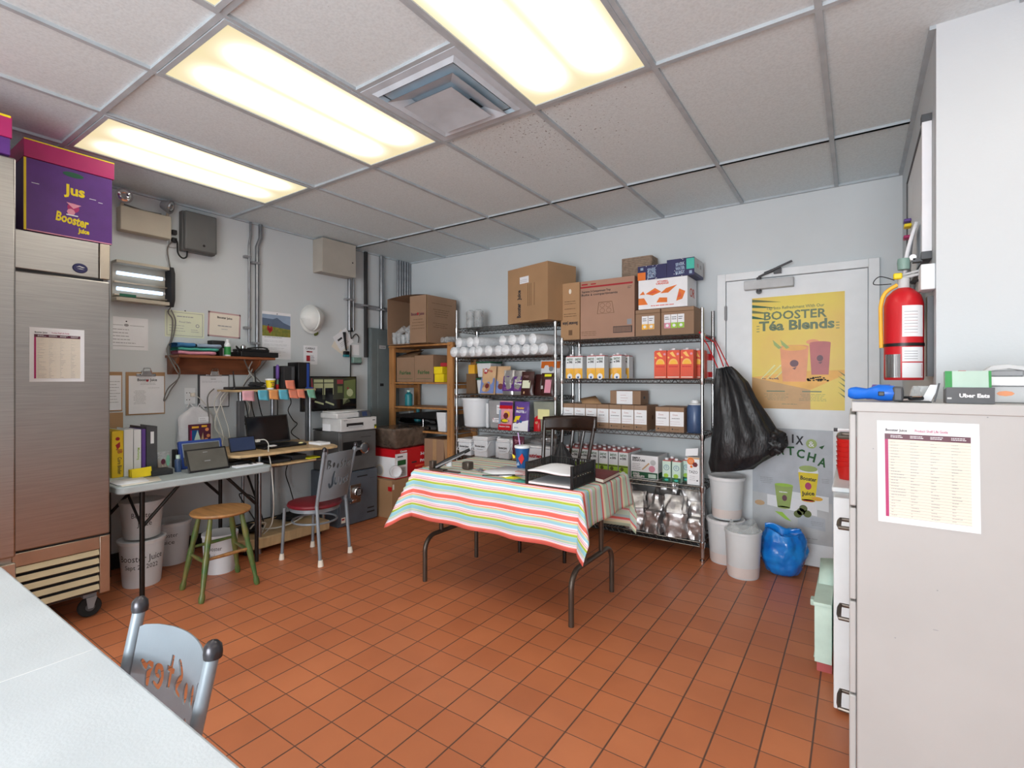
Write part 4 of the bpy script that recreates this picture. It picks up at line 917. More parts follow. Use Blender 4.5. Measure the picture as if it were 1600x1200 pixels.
# cables behind and under the cart
def cables(name, label, runs, m, r=.004):
    g = G(m)
    for p in runs: g.tube(spline(p, 5), r, 5)
    tag(g.build(name), label, 'cables'); 
x = -4.28
cables('cable_bundle', 'black cables dangling from the cart top shelf behind the laptop', [[(x, 2.18, 1.24), (x, 2.20, 1.10), (x+.05, 2.27, .95), (x+.1, 2.36, .83)], [(x, 2.22, 1.24), (x+.02, 2.25, 1.05), (x+.03, 2.26, .9), (x, 2.27, .8)], [(x, 2.28, 1.24), (x, 2.30, 1.1), (x, 2.34, .95), (x, 2.38, .82)], [(x, 2.34, 1.24), (x, 2.38, 1.05), (x, 2.44, .9), (x+.05, 2.46, .8)], [(x, 2.52, 1.24), (x, 2.53, 1.1), (x, 2.52, .8)], [(x, 2.62, 1.24), (x, 2.66, 1.14), (x, 2.63, 1.06), (x, 2.68, .97), (x, 2.72, .93), (x, 2.66, .86), (x+.1, 2.68, .8)], [(x, 2.20, 1.0), (x, 2.3, .92), (x, 2.38, .93), (x, 2.42, .98)]], 'rubber', .0045)
cables('cable_bundle', 'tangle of pale cables hanging left of the cart post', [[(x+.02, 2.03, 1.25), (x, 1.99, 1.15), (x, 2.03, 1.0), (x, 2.06, .88), (x, 2.04, .76)], [(x+.02, 2.08, 1.25), (x, 2.04, 1.18), (x, 2.07, 1.05), (x, 2.10, .95), (x, 2.12, .8)], [(x, 2.10, 1.24), (x, 2.02, 1.1), (x, 2.0, .95), (x, 2.09, .86)], [(x, 2.30, 1.50), (x, 2.27, 1.42), (x, 2.32, 1.34), (x, 2.26, 1.28)], [(x, 2.34, 1.52), (x, 2.30, 1.43), (x, 2.25, 1.35), (x, 2.22, 1.27)], [(x, 2.22, 1.20), (x, 2.28, 1.12), (x, 2.26, 1.05), (x, 2.19, 1.0), (x, 2.16, .95)]], 'cable_white', .005)
cables('cable_bundle', 'dark cables running from the wooden shelf down to the cart router', [[(x+.1, 2.18, 1.51), (x+.05, 2.25, 1.42), (x+.05, 2.34, 1.33), (x+.1, 2.38, 1.27)], [(x+.1, 2.37, 1.51), (x, 2.36, 1.43), (x, 2.27, 1.35), (x+.05, 2.2, 1.29)], [(x, 1.99, 1.27), (x, 1.94, 1.2), (x, 1.95, 1.0), (x, 1.9, .8), (x, 1.88, .72)]], 'cable_grey', .005)
g = G('rubber'); crumple((-4.0, 2.12, .132), .10, .10, .025, 4, .5, m='rubber', g=g); crumple((-4.05, 2.52, .132), .1, .12, .03, 8, .5, m='rubber', g=g)
for p in ([(-3.9, 2.08, .18), (-3.86, 2.1, .22), (-3.84, 2.14, .18), (-3.86, 2.16, .15)], [(-3.9, 2.2, .15), (-3.85, 2.3, .15), (-3.85, 2.45, .17), (-3.95, 2.6, .18)], [(-3.86, 2.1, .15), (-3.83, 2.12, .22), (-3.84, 2.17, .21), (-3.85, 2.14, .14)]): g.use('cable_white').tube(spline(p), .006, 6)
g.use('rubber').tube(spline([(-4.1, 2.3, .15), (-4.15, 2.25, .35), (-4.2, 2.15, .4), (-4.1, 2.16, .3), (-4.0, 2.2, .16)]), .005, 6).tube(spline([(-4.3, 1.95, .62), (-4.3, 2.2, .60), (-4.3, 2.6, .66), (-4.2, 2.7, .7)]), .006, 6).tube(spline([(-4.3, 2.68, .65), (-4.3, 2.62, .5), (-4.3, 2.66, .35), (-4.1, 2.6, .18)]), .005, 6)
tag(g.build('cable_bundle'), 'heap of power leads on the lower board of the computer cart', 'cables')
# monitor
t = thing('television_monitor', 'black flat monitor behind the white printer, room shapes painted on its screen', 'monitor', (-4.2, 3.02, 1.04))
G('black_gloss').box(-4.24, -4.2, 2.72, 3.33, 1.045, 1.375).build('housing', t, bevel=.005)
g = G('screen_a').box(-4.2, -4.199, 2.735, 3.315, 1.065, 1.36); f = FL(-4.199, 2.735, 1.065); w, h = .58, .295  # room shapes painted on the screen as flat emissive patches
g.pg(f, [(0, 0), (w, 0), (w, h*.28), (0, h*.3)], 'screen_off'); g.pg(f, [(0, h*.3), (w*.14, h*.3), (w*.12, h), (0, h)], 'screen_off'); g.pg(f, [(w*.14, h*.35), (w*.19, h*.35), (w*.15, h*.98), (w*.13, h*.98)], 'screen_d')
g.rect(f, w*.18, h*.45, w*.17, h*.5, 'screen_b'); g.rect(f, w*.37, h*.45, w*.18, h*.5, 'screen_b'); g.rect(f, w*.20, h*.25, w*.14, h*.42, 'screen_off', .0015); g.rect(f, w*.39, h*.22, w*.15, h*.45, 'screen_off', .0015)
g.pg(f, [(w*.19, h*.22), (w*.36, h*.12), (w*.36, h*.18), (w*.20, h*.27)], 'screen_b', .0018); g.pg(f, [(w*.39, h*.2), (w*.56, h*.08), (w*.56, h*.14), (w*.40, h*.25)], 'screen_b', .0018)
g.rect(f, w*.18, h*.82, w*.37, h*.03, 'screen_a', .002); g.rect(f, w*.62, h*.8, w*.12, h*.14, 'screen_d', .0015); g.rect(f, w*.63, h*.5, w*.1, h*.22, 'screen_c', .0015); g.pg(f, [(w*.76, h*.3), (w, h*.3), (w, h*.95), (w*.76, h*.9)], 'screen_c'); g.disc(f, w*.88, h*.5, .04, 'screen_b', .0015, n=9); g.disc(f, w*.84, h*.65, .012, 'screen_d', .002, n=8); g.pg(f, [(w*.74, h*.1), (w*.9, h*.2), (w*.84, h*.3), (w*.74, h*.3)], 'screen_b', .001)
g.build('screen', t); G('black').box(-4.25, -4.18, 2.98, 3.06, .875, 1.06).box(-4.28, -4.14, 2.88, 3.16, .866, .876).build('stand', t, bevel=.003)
# safes
t = thing('safe', 'lower blue-grey steel safe with an electronic keypad, standing on the floor', 'safe', (-4.06, 3.07, 0))
G('grey_safe_b').box(-4.27, -3.86, 2.855, 3.295, 0.0, .488).build('safe_body', t, bevel=.006)
d = G('grey_safe_b').box(-3.86, -3.84, 2.86, 3.29, .01, .48); f = FL(-3.84, 0, 0)
g = d; g.rect(f, 3.05, .43, .12, .012, 'black'); g.rect(f, 3.20, .40, .06, .006, 'grey_dark'); g.rect(f, 3.17, .115, .08, .012, 'black'); g.rect(f, 3.165, .075, .09, .014, 'black'); g.rect(f, 2.875, .04, .045, .05, 'paper_cream'); g.rect(f, 2.88, .065, .03, .015, 'ink_red', .0015); dd = d.build('safe_door', t, bevel=.004)
G('steel').fbox(f, 2.97, .20, .12, .17, 0, .004).build('lock_plate', dd, bevel=.002)
g = G('chrome').lathe(None, [(.045, 0), (.045, .022), (.038, .03)], 24, 'chrome', ax=Fr((-3.836, 3.045, .30), (0, 1, 0), (0, 0, 1))).lathe(None, [(.036, .0305), (0, .0308)], 20, 'black', ax=Fr((-3.836, 3.045, .30), (0, 1, 0), (0, 0, 1)))
f3 = FL(-3.8045, 3.045, .30)
for i in range(12): g.disc(f3, (i % 3-1)*.016, (i//3-1.5)*.014, .004, 'paper', n=8)
g.build('keypad', dd); G('chrome').cyl((-3.836, 2.97, .235), (-3.79, 2.97, .235), .02, .016).box(-3.80, -3.785, 2.955, 3.0, .225, .245).build('handle', dd, bevel=.004)
t = thing('safe', 'upper dark grey steel safe with a round dial, under the printer', 'safe', (-4.06, 3.07, .489))
G('grey_safe_a').box(-4.26, -3.87, 2.875, 3.285, .490, .862).build('safe_body', t, bevel=.006)
g = G('grey_safe_a').box(-3.87, -3.85, 2.88, 3.28, .497, .855); f = FL(-3.85, 0, 0); g.rect(f, 2.90, .63, .21, .14, 'black'); g.rect(f, 3.10, .80, .12, .004, 'black'); dd = g.build('safe_door', t, bevel=.004)
g = G('chrome').lathe(None, [(.052, 0), (.052, .03), (.04, .036)], 28, 'chrome', ax=Fr((-3.848, 3.12, .70), (0, 1, 0), (0, 0, 1))).lathe(None, [(.04, .0365), (.03, .045), (.012, .05), (0, .05)], 24, 'grey_dark', ax=Fr((-3.848, 3.12, .70), (0, 1, 0), (0, 0, 1))); g.build('dial', dd)
G('grey_mid').cyl((-3.845, 3.02, .70), (-3.82, 3.02, .70), .022).box(-3.83, -3.81, 3.0, 3.09, .69, .71).build('handle', dd, bevel=.004)
# printer
t = thing('printer', 'white desktop printer with a small tilted display on top of the safes', 'printer', (-4.03, 3.07, .864))
g = G('light_grey').box(-4.13, -3.85, 2.88, 3.29, .866, .985); mat('printer_white', (212, 212, 212), .4)
g.ms = ['printer_white']; f = FL(-3.85, 0, 0); g.rect(f, 2.94, .91, .19, .03, 'black'); g.rect(f, 2.96, .895, .16, .022, 'light_grey', .002); g.txt(f, 'imageCLASS', 2.93, .965, .008, 'ink', w=.04); g.rect(f, 3.24, .95, .03, .008, 'ink'); g.rect(f, 3.26, .875, .03, .035, 'olive'); g.rect(f, 3.265, .875, .02, .015, 'yellow', .002); g.build('printer_body', t, bevel=.006)
G('printer_white').box(-4.13, -3.88, 2.86, 3.24, .985, 1.035).box(-4.12, -3.93, 2.87, 3.22, 1.035, 1.05).build('scanner_lid', t, bevel=.008)
G('black').box(-3.88, -3.855, 2.97, 3.10, .986, .99).build('paper_slot', t)
f = Fr((-3.87, 3.10, .975), (0, 1, 0), (-.35, 0, 1)); G('grey_dark').fbox(f, 0, 0, .135, .075, -.01, .012).build('control_panel', t, bevel=.004); G('screen_blue').fbox(f, .035, .02, .055, .042, .012, .0135).build('display', t)
tag(G('paper').box(-4.2, -4.0, 2.79, 2.85, .865, .93).lines(Fr((-3.999, 2.79, .87), (0, 1, 0), (0, 0, 1)), .005, 0, .05, .05, 2, 'ink_soft').build('paper_roll_box', bevel=.004) if False else G('paper').box(-4.12, -4.0, 2.876, 2.879, .866, .93).build('paper_sheet'), 'white paper sheet tucked against the left side of the printer', 'paper')

# ------------------------------------------------------------ round storage tubs on the floor
def tub(label, x, y, r0, r1, z0, h, m='tub', lid=None, marks=(), group=None, rot=0, contents=None, name='storage_tub'):
    t = thing(name, label, 'tub', (x, y, z0), group)
    G(m).lathe((x, y, 0), [(r0*.96, z0), (r0, z0+.01), (r1, z0+h-.02), (r1+.004, z0+h-.018), (r1+.004, z0+h)], 36, m).build('tub_wall', t)
    if lid: tag(G(lid).lathe((x, y, 0), [(r1+.008, z0+h-.012), (r1+.010, z0+h+.006), (r1, z0+h+.010), (r1-.01, z0+h+.004), (0, z0+h+.004)], 36, lid).build('lid', t), 'white lid' if lid == 'tub_lid' else None)
    if contents:
        tag(G(contents).lathe((x, y, 0), [(r0+.0008, z0+.012), (r0+(r1-r0)*.25+.0012, z0+h*.25)], 36, contents).build('contents', t), 'pinkish contents showing through')
    if marks:
        g = G('ink')
        for s_, a, z, hh, w in marks:
            vs, fs, x0, x1, y0_, y1_ = glyphs(s_, 0.0); kx = w/(x1-x0); k = hh/.72; P = []
            for vx, vy in vs:
                rr = r0+(r1-r0)*((z-z0+vy*k)/h)+.0015; an = a+((vx-(x0+x1)/2)*kx)/rr
                P.append((x+rr*math.cos(an), y+rr*math.sin(an), z+vy*k))
            g.add(P, fs)
        g.build('handwriting', t)
    return t
A = math.radians(-52)
tub('white round tub marked in pen, lower of the pair under the grey table', -3.90, 1.36, .105, .125, 0, .295, lid='tub_lid', marks=(('Booster Juice', A+.55, .175, .042, .26), ('Sept 21 2022', A+.55, .125, .03, .19)))
tub('clouded round tub stacked on the marked tub under the grey table', -3.90, 1.36, .10, .12, .312, .24, 'tub_clear', marks=(('Booster', A+.6, .455, .035, .12), ('Juice', A+.7, .40, .035, .08)))
tub('white round tub with handwriting, behind the stacked pair', -4.17, 1.64, .10, .12, 0, .30, lid='tub_lid', marks=(('Booster', A+.35, .21, .032, .12), ('Juice', A+.3, .16, .032, .09)))
tub('white round tub on the floor under the wooden stool', -3.70, 1.76, .095, .11, 0, .27, marks=(('Booster', A+.1, .17, .03, .1), ('Juice', A+.15, .12, .03, .08)))
# ------------------------------------------------------------ stool
t = thing('wooden_stool', 'wooden stool with a varnished round seat and worn green painted legs', 'stool', (-3.405, 1.625, 0))
cx_, cy_ = -3.405, 1.625
G('wood_seat').lathe((cx_, cy_, 0), [(.15, .478), (.168, .484), (.175, .493), (.172, .502), (.14, .506), (0, .504)], 40).build('seat', t)
L4 = [(-3.56, 1.46), (-3.245, 1.435), (-3.25, 1.78), (-3.565, 1.815)]; tops = [(cx_+(x-cx_)*.55, cy_+(y-cy_)*.55) for x, y in L4]
def lp(i, k): return Vector((L4[i][0]+(tops[i][0]-L4[i][0])*k, L4[i][1]+(tops[i][1]-L4[i][1])*k, .48*k))
for i in range(4):
    G('green_paint').tube([lp(i, k) for k in (0, .03, .07, .12, .3, .5, .6, .72, .85, 1)], [.014, .018, .018, .012, .016, .019, .014, .019, .015, .012], 12).build('leg', t)
for i, (k, m) in enumerate(((.47, 'green_paint'), (.50, 'wood_seat'), (.47, 'green_paint'), (.56, 'green_paint'))): tag(G(m).tube([lp(i, k), (lp(i, k)+lp((i+1) % 4, k))/2, lp((i+1) % 4, k)], [.008, .012, .008], 10).build('stretcher', t), 'bare wood rung' if m == 'wood_seat' else None)

# ------------------------------------------------------------ metal cafe chairs with a cut-out back
def stroke(pts, w, k=5):
    P = [(p.x, p.y) for p in spline([(a, b, 0) for a, b in pts], k)]; N = len(P); L_ = []; R_ = []
    for i, (x, y) in enumerate(P):
        x0, y0 = P[max(i-1, 0)]; x1, y1 = P[min(i+1, N-1)]; l = math.hypot(x1-x0, y1-y0) or 1; nx, ny = -(y1-y0)/l, (x1-x0)/l
        q = i/(N-1); r = w*1.3*(.6+.4*math.sin(PI*min(1, max(0, q*.9+.05))))
        L_.append((x+nx*r, y+ny*r)); R_.append((x-nx*r, y-ny*r))
    def cap(c, p, s_):
        a0 = math.atan2(p[1]-c[1], p[0]-c[0]); r = math.hypot(p[0]-c[0], p[1]-c[1]); return [(c[0]+r*math.cos(a0+s_*PI*j/5), c[1]+r*math.sin(a0+s_*PI*j/5)) for j in range(1, 5)]
    return L_+cap(P[-1], L_[-1], -1)+R_[::-1]+cap(P[0], R_[0], -1)
def oval(rx, ry, cx=0, cy=0): return [(cx+rx*math.cos(2*PI*i/16), cy+ry*math.sin(2*PI*i/16)) for i in range(16)]
LET = {'B': stroke([(-.011, .004), (-.010, .03), (-.011, .058), (.006, .052), (.000, .034), (.012, .022), (.003, .006)], .0045),
       'o': oval(.0105, .018, 0, .022), 's': stroke([(-.008, .006), (.007, .012), (.003, .026), (-.006, .038), (.002, .052), (.009, .06)], .0052),
       't': [(-.005, .0), (.005, .0), (.006, .026), (.013, .028), (.013, .038), (.005, .037), (.004, .058), (-.004, .058), (-.004, .037), (-.012, .036), (-.012, .027), (-.005, .026)],
       'e': stroke([(.010, .008), (-.003, .003), (-.010, .018), (-.004, .036), (.008, .036), (.008, .024), (-.001, .021)], .0046),
       'r': stroke([(-.007, .002), (-.006, .022), (-.009, .038), (.002, .032), (.013, .040)], .0055),
       'J': stroke([(-.016, .014), (-.006, -.006), (.008, .010), (.006, .05), (.012, .085)], .007), 'u': stroke([(-.012, .042), (-.011, .012), (0, .002), (.010, .012), (.012, .042)], .0045),
       'i': stroke([(0, .004), (.002, .022), (0, .042)], .0052), 'c': stroke([(.012, .008), (-.001, .002), (-.010, .02), (-.001, .038), (.011, .034)], .0048)}
def cafe_chair(label):
    t = thing('metal_chair', label, 'chair', (0, 0, 0), 'grey metal cafe chairs')
    # local: seat centre at 0, back towards +Y
    for s_ in (-1, 1):
        p = [(s_*.158, .20, .0), (s_*.154, .165, .40), (s_*.152, .16, .42), (s_*.160, .20, .62), (s_*.168, .245, .835)]
        leg = G('chair_metal').tube(spline(p, 4), .0125, 12).build('back_post', t)
        tag(G('cable_white').cyl((s_*.158, .203, 0), (s_*.158, .20, .045), .021, .016, 14, 'paper_cream').build('foot_cap', leg), 'cream rubber foot')
        tag(G('chrome').lathe((s_*.168, .2455, 0), [(.016, .828), (.017, .838), (.0155, .850), (.009, .858), (0, .861)], 14, 'cap_metal').build('post_cap', leg), 'dark metal cap')
        leg = G('chair_metal').tube([(s_*.156, -.17, .0), (s_*.148, -.15, .385)], .0115, 12).build('front_leg', t)
        tag(G('paper_cream').cyl((s_*.156, -.17, 0), (s_*.156, -.168, .045), .020, .015, 14).build('foot_cap', leg), 'cream rubber foot')
    G('chair_metal').tube([(.155*math.cos(a)*1.03, .155*math.sin(a)*1.03, .28) for a in [i*PI/16 for i in range(32)]], .008, 8, closed=True).build('leg_ring', t)
    G('chair_metal').lathe((0, 0, 0), [(.17, .362), (.178, .365), (.178, .39), (.17, .392)], 36, 'chair_metal').build('seat_rim', t)
    tag(G('vinyl_red').lathe((0, 0, 0), [(.16, .392), (.192, .394), (.198, .405), (.192, .418), (.15, .427), (0, .428)], 40).build('seat', t), 'dark red vinyl seat')
    # back plate, cut with stencil lettering
    W_, z0, z1 = .30, .46, .815
    cu = bpy.data.curves.new('p', 'CURVE'); cu.dimensions = '2D'; cu.fill_mode = 'BOTH'
    def sp(pts):
        s2 = cu.splines.new('POLY'); s2.points.add(len(pts)-1)
        for i, (a, b) in enumerate(pts): s2.points[i].co = (a, b, 0, 1)
        s2.use_cyclic_u = True
    sp([(-W_/2, z0), (W_/2, z0)]+[(W_/2*math.cos(k), z1-.015+.015*math.sin(k)) for k in [i*PI/8 for i in range(9)]])
    for word, cx2, cy2, st, k in (('Booster', 0, .690, .0375, 1.12), ('Juice', .01, .565, .043, 1.2)):
        for i, ch in enumerate(word):
            xx = cx2+(i-(len(word)-1)/2)*st; sp([(xx+a_*k, cy2+.006*math.sin(i*2)+b_*k) for a_, b_ in LET[ch]])
    o = bpy.data.objects.new('p', cu); COL.objects.link(o)
    me = bpy.data.meshes.new_from_object(o.evaluated_get(bpy.context.evaluated_depsgraph_get()))
    bm = bmesh.new(); bm.from_mesh(me); bpy.data.objects.remove(o); bpy.data.meshes.remove(me)
    for i in range(1, 26):
        xx = -W_/2+W_*i/26
        bmesh.ops.bisect_plane(bm, geom=bm.verts[:]+bm.edges[:]+bm.faces[:], plane_co=(xx, 0, 0), plane_no=(1, 0, 0))
    for v in bm.verts:
        a, b = v.co.x, v.co.y; base = .168+(b-.42)*.178
        v.co = Vector((-a, base+.032*(1-(a/(W_/2))**2)+.004, b))
    me = bpy.data.meshes.new('back_plate'); bm.to_mesh(me); bm.free()
    me.materials.append(M['chair_metal']); pl = bpy.data.objects.new('back_plate', me); COL.objects.link(pl); pl.parent = t
    me.polygons.foreach_set('use_smooth', [False]*len(me.polygons))
    k = pl.modifiers.new('s', 'SOLIDIFY'); k.thickness = .003; k.offset = 0
    tag(pl, 'curved plate with cut-out lettering')
    return t
chair = cafe_chair('grey metal chair with dark red round seat, facing the computer cart')
# back towards +X: rotate local +Y to +X
chair.location = (-3.41, 2.315, 0); chair.rotation_euler = (0, 0, -PI/2+.22)
c2 = dup(chair, (-1.163, .215, 0), 0, 'grey metal chair with cut-out lettering, tucked under the near white table')
# ------------------------------------------------------------ near white table 
t = thing('folding_table', 'large white plastic folding table in the near left corner', 'table', (-1.4, .1, 0))
g = G('table_white').prism(f0, rounded(-2.29, -.46, -.34, .405, .05, 6), .705, .75); g.build('tabletop', t, bevel=.006)
tag(G('ink_soft').box(-1.3965, -1.3935, -.33, .40, .7502, .7506, 'white').build('fold_seam', t), 'fold line across the middle')
for x in (-2.05, -.72):
    for y in (-.24, .30): G('leg_dark').cyl((x, y, 0), (x, y, .705), .014).build('leg', t)
    G('leg_dark').tube([(x, -.24, .12), (x, .30, .12)], .012).build('cross_rail', t)

# ------------------------------------------------------------ pine shelves in the corner
t = thing('wooden_shelving', 'pine wood shelving unit in the back left corner', 'shelving unit', (-3.74, 3.98, 0))
for x in (-4.20, -3.36):
    for y, dy in ((3.76, .035), (4.13, .035)): G('wood_pine').box(x, x+.072, y, y+dy, 0, 1.715).build('post', t, bevel=.004)
for x in (-4.165, -3.36):
    for z in (1.69, 1.30, 1.04, .795, .43): G('wood_pine').box(x, x+.03, 3.795, 4.13, z-.05, z-.012).build('cleat', t, bevel=.003)
for z in (1.705, 1.315, 1.055, .81, .445): G('wood_pine').box(-4.128 if z < 1.7 else -4.20, -3.36 if z < 1.7 else -3.30, 3.775 if z < 1.7 else 3.75, 4.15, z-.018, z, 'wood_pine').build('shelf_board', t, bevel=.003)
g = G('black')
for x in (-3.325, ):
    for z in (1.68, 1.29, 1.15, 1.03, .92, .78, .6): g.disc(FB(0, 3.7595, 0), x, z, .004, 'black', n=8)
for z in (1.67, 1.30, 1.03): g.disc(FB(0, 3.7595, 0), -4.165, z, .004, 'black', n=8)
g.build('screw_heads', t)

def carton(name, label, x0, x1, y0, y1, z0, z1, m='card', deco=None, side=None, top=None, group=None, rot=0, bev=.003, parent=None, cat='cardboard box', extra=None):
    c = ((x0+x1)/2, (y0+y1)/2, z0)
    g = G(m); g.T = None
    g.box(x0, x1, y0, y1, z0, z1)
    if deco: deco(g, FB(x0, y0, z0), x1-x0, z1-z0)
    if side: side(g, FRside(x1, y0, z0), y1-y0, z1-z0)
    if top: top(g, FT(x0, y0, z1), x1-x0, y1-y0)
    o = g.build(name, bevel=bev, origin=c); tag(o, label, cat, group)
    if rot: o.rotation_euler = (0, 0, rot)
    return o
def FRside(x, y, z): return Fr((x, y, z), (0, 1, 0), (0, 0, 1))
# open carton of plastic cups on top
t = thing('cardboard_box', 'large open carton full of clear plastic cups on top of the pine shelves', 'cardboard box', (-3.8, 3.87, 1.706))
x0, x1, y0, y1, z0, z1 = -4.09, -3.52, 3.64, 4.09, 1.707, 2.19
g = G('card_b').box(x0, x1, y0, y1, z0, z0+.005).box(x0, x1, y1-.005, y1, z0, z1).box(x0, x0+.005, y0, y1, z0, z1).box(x1-.005, x1, y0, y1, z0, z1)
g.surf(lambda u, v: Vector((x0+(x1-x0)*u, y0+(y1-y0)*v, z1+.02*math.sin(u*PI)*(1-v))), 8, 2)
f = FRside(x1, y0, z0)
for i, (yy, zz, w, h, n) in enumerate(((.06, .40, .33, .02, 1), (.09, .27, .25, .09, 4), (.09, .16, .22, .06, 3))): g.lines(f, yy, zz, w, h, n, 'ink_red' if i == 9 else 'card_dark', .25, al='C')
g.rect(f, .0, 0, .012, .48, 'card_tape'); g.build('carton_body', t, ang=30)
g = G('card_b').box(-3.755, x1, y0, y0+.005, z0, z1); f = FB(-3.755, y0, z0)
g.txt(f, 'Booster Juice', .11, .285, .03, 'plum', w=.18, bold=.03); g.disc(f, .115, .30, .014, 'ink_red', .002, n=8); g.lines(f, .02, .14, .19, .12, 4, 'card_dark', .2, al='C'); g.build('front_flap', t)
def cupstack(g, x, y, z0, h, r, m='clear', nx=5):
    for i in range(nx): g.lathe((x, y, 0), [(r*.72, z0+h*i/nx*.35), (r, z0+h*.62+h*i/nx*.38), (r*1.04, z0+h*.63+h*i/nx*.38)], 14, m)
g = G('clear')
for i in range(9): cupstack(g, -4.03+.065*(i % 5), 3.69+.05*(i//5)*1.5, z0+.008, .11+.03*random.random(), .03, nx=3)
for p in ((-4.0, 3.70, z0+.12), (-3.88, 3.72, z0+.15), (-3.8, 3.69, z0+.12)): g.cyl(p, (p[0]+.10, p[1]+.01, p[2]+.05), .028, .035, 14)
tag(g.build('loose_cup_pile'), 'clear plastic cups heaped inside the open carton', 'plastic cups', kind='stuff')
g = G('clear')
for x, z, r in ((-3.46, 0, .035), (-3.40, 0, .04)):
    g.cyl((x, 3.80, 1.745), (x+.02, 3.98, 1.75), r*.8, r, 14)
tag(g.build('plastic_cups'), 'two clear cups lying on the pine shelf top right of the carton', 'plastic cups')
# cups sleeves standing between the two units
g = G('sleeve')
for x, y in ((-3.27, 3.90), (-3.20, 3.93)):
    pass
t = thing('cup_sleeve', 'two upright clear sleeves of stacked cups at the left end of the chrome shelving', 'cups', (-3.2, 3.98, 1.86))
for x in (-3.235, -3.13):
    g = G('clear')
    for i in range(12): g.lathe((x, 3.98, 0), [(.035, 1.86+i*.013), (.046, 1.885+i*.013)], 16, 'clear')
    g.lathe((x, 3.98, 0), [(.048, 1.86), (.048, 2.03), (.02, 2.05)], 16, 'clear'); g.build('sleeve_of_cups', t)
# boxes on the 2nd pine shelf
def fair(g, f, w, h):
    g.txt(f, 'Fairlee', w/2, h*.30, .04, 'ink_green', w=w*.62, bold=.02); g.rect(f, w*.1, h*.12, w*.8, .003, 'ink_green'); g.rect(f, 0, h*.98, w, .004, 'card_dark')
carton('cardboard_box', 'left brown carton with green lettering on the pine shelf', -4.125, -3.855, 3.80, 4.10, 1.317, 1.585, 'card_b', fair)
carton('cardboard_box', 'right brown carton with green lettering on the pine shelf', -3.85, -3.585, 3.80, 4.10, 1.317, 1.60, 'card_b', fair)
g = G('card_dark').add([(-4.12, 3.80, 1.587), (-3.86, 3.80, 1.587), (-3.86, 3.95, 1.66), (-4.05, 3.95, 1.65)], [(0, 1, 2, 3)]); tag(g.build('open_flap_card', solid=.004), 'dark raised flap of cardboard over the left green lettered carton', 'cardboard')
t = thing('glove_box', 'yellow dispenser boxes with a red packet at the right end of the pine shelf', 'yellow box', (-3.5, 3.85, 1.316))
G('yellow').box(-3.565, -3.44, 3.80, 3.92, 1.317, 1.40).build('lower_box', t, bevel=.003); G('yellow').box(-3.575, -3.46, 3.80, 3.92, 1.402, 1.475).build('upper_box', t, bevel=.003); tag(G('ink_red').box(-3.52, -3.42, 3.84, 3.95, 1.477, 1.515).build('red_packet', t, bevel=.003), 'red packet')
def bottle(name, label, x, y, z, r, h, m, cap='white', parent=None):
    t = thing(name, label, 'bottle', (x, y, z))
    G(m).lathe((x, y, 0), [(r*.9, z), (r, z+.005), (r, z+h*.72), (r*.45, z+h*.84), (r*.45, z+h*.9)], 20, m).build('bottle_body', t)
    G(cap).cyl((x, y, z+h*.9), (x, y, z+h), r*.5, m=cap).build('cap', t); return t
bottle('spray_bottle', 'teal bottle standing on the middle pine shelf', -4.04, 3.90, 1.056, .042, .17, 'teal', 'mint_pale')
bottle('spray_bottle', 'teal bottle partly hidden behind the dark trays, left on the lower pine shelf', -4.05, 4.05, .811, .042, .20, 'teal', 'teal')
t = thing('document_tray', 'dark folded laptop bags and trays piled on the lower pine shelf', 'bag', (-3.83, 3.9, .811))
folded(G(), -4.12, -3.55, 3.79, 4.08, .815, .06, 'black_soft', .01).build('lower_case', t)
folded(G(), -4.12, -3.56, 3.79, 4.06, .875, .06, 'black', .01).build('middle_case', t)
g = G('black').add([(-4.12, 3.79, .935), (-3.54, 3.79, .935), (-3.52, 4.05, .945), (-4.12, 4.05, .94), (-4.12, 3.80, .965), (-3.53, 3.80, 1.022), (-3.52, 4.05, 1.02), (-4.12, 4.05, .97)], [(0, 1, 5, 4), (1, 2, 6, 5), (2, 3, 7, 6), (3, 0, 4, 7), (4, 5, 6, 7), (0, 3, 2, 1)]); g.build('top_case', t, bevel=.006)
tag(G('chrome').tube([(-3.71, 3.785, .83+.02*i) for i in range(6)], .004, 6, 'chrome').build('zip_pull', t), 'shiny zip')
t = thing('waste_bin', 'small white bin at the right end of the lower pine shelf', 'bin', (-3.47, 3.86, .811))
G('tub').frust(-3.475, 3.87, .812, 1.01, .10, .12, .125, .15, 'tub').build('bin_wall', t, bevel=.006)
tag(G('paper').box(-4.12, -3.80, 3.765, 3.785, .8105, .825).build('paper_stack'), 'white paper edge sticking out under the dark cases on the pine shelf', 'paper')
# low cartons under
t = thing('cardboard_box', 'plain open brown carton on the bottom pine shelf', 'cardboard box', (-3.55, 3.9, .447))
G('card_b').box(-3.69, -3.42, 3.78, 4.08, .448, .735).rect(FB(-3.69, 3.78, .448), .12, 0, .05, .287, 'card_tape').build('carton_body', t, bevel=.003)
G('card').add([(-3.42, 3.78, .735), (-3.42, 4.08, .735), (-3.37, 4.08, .60), (-3.37, 3.76, .46)], [(0, 1, 2, 3)]).build('side_flap', t, solid=.004)
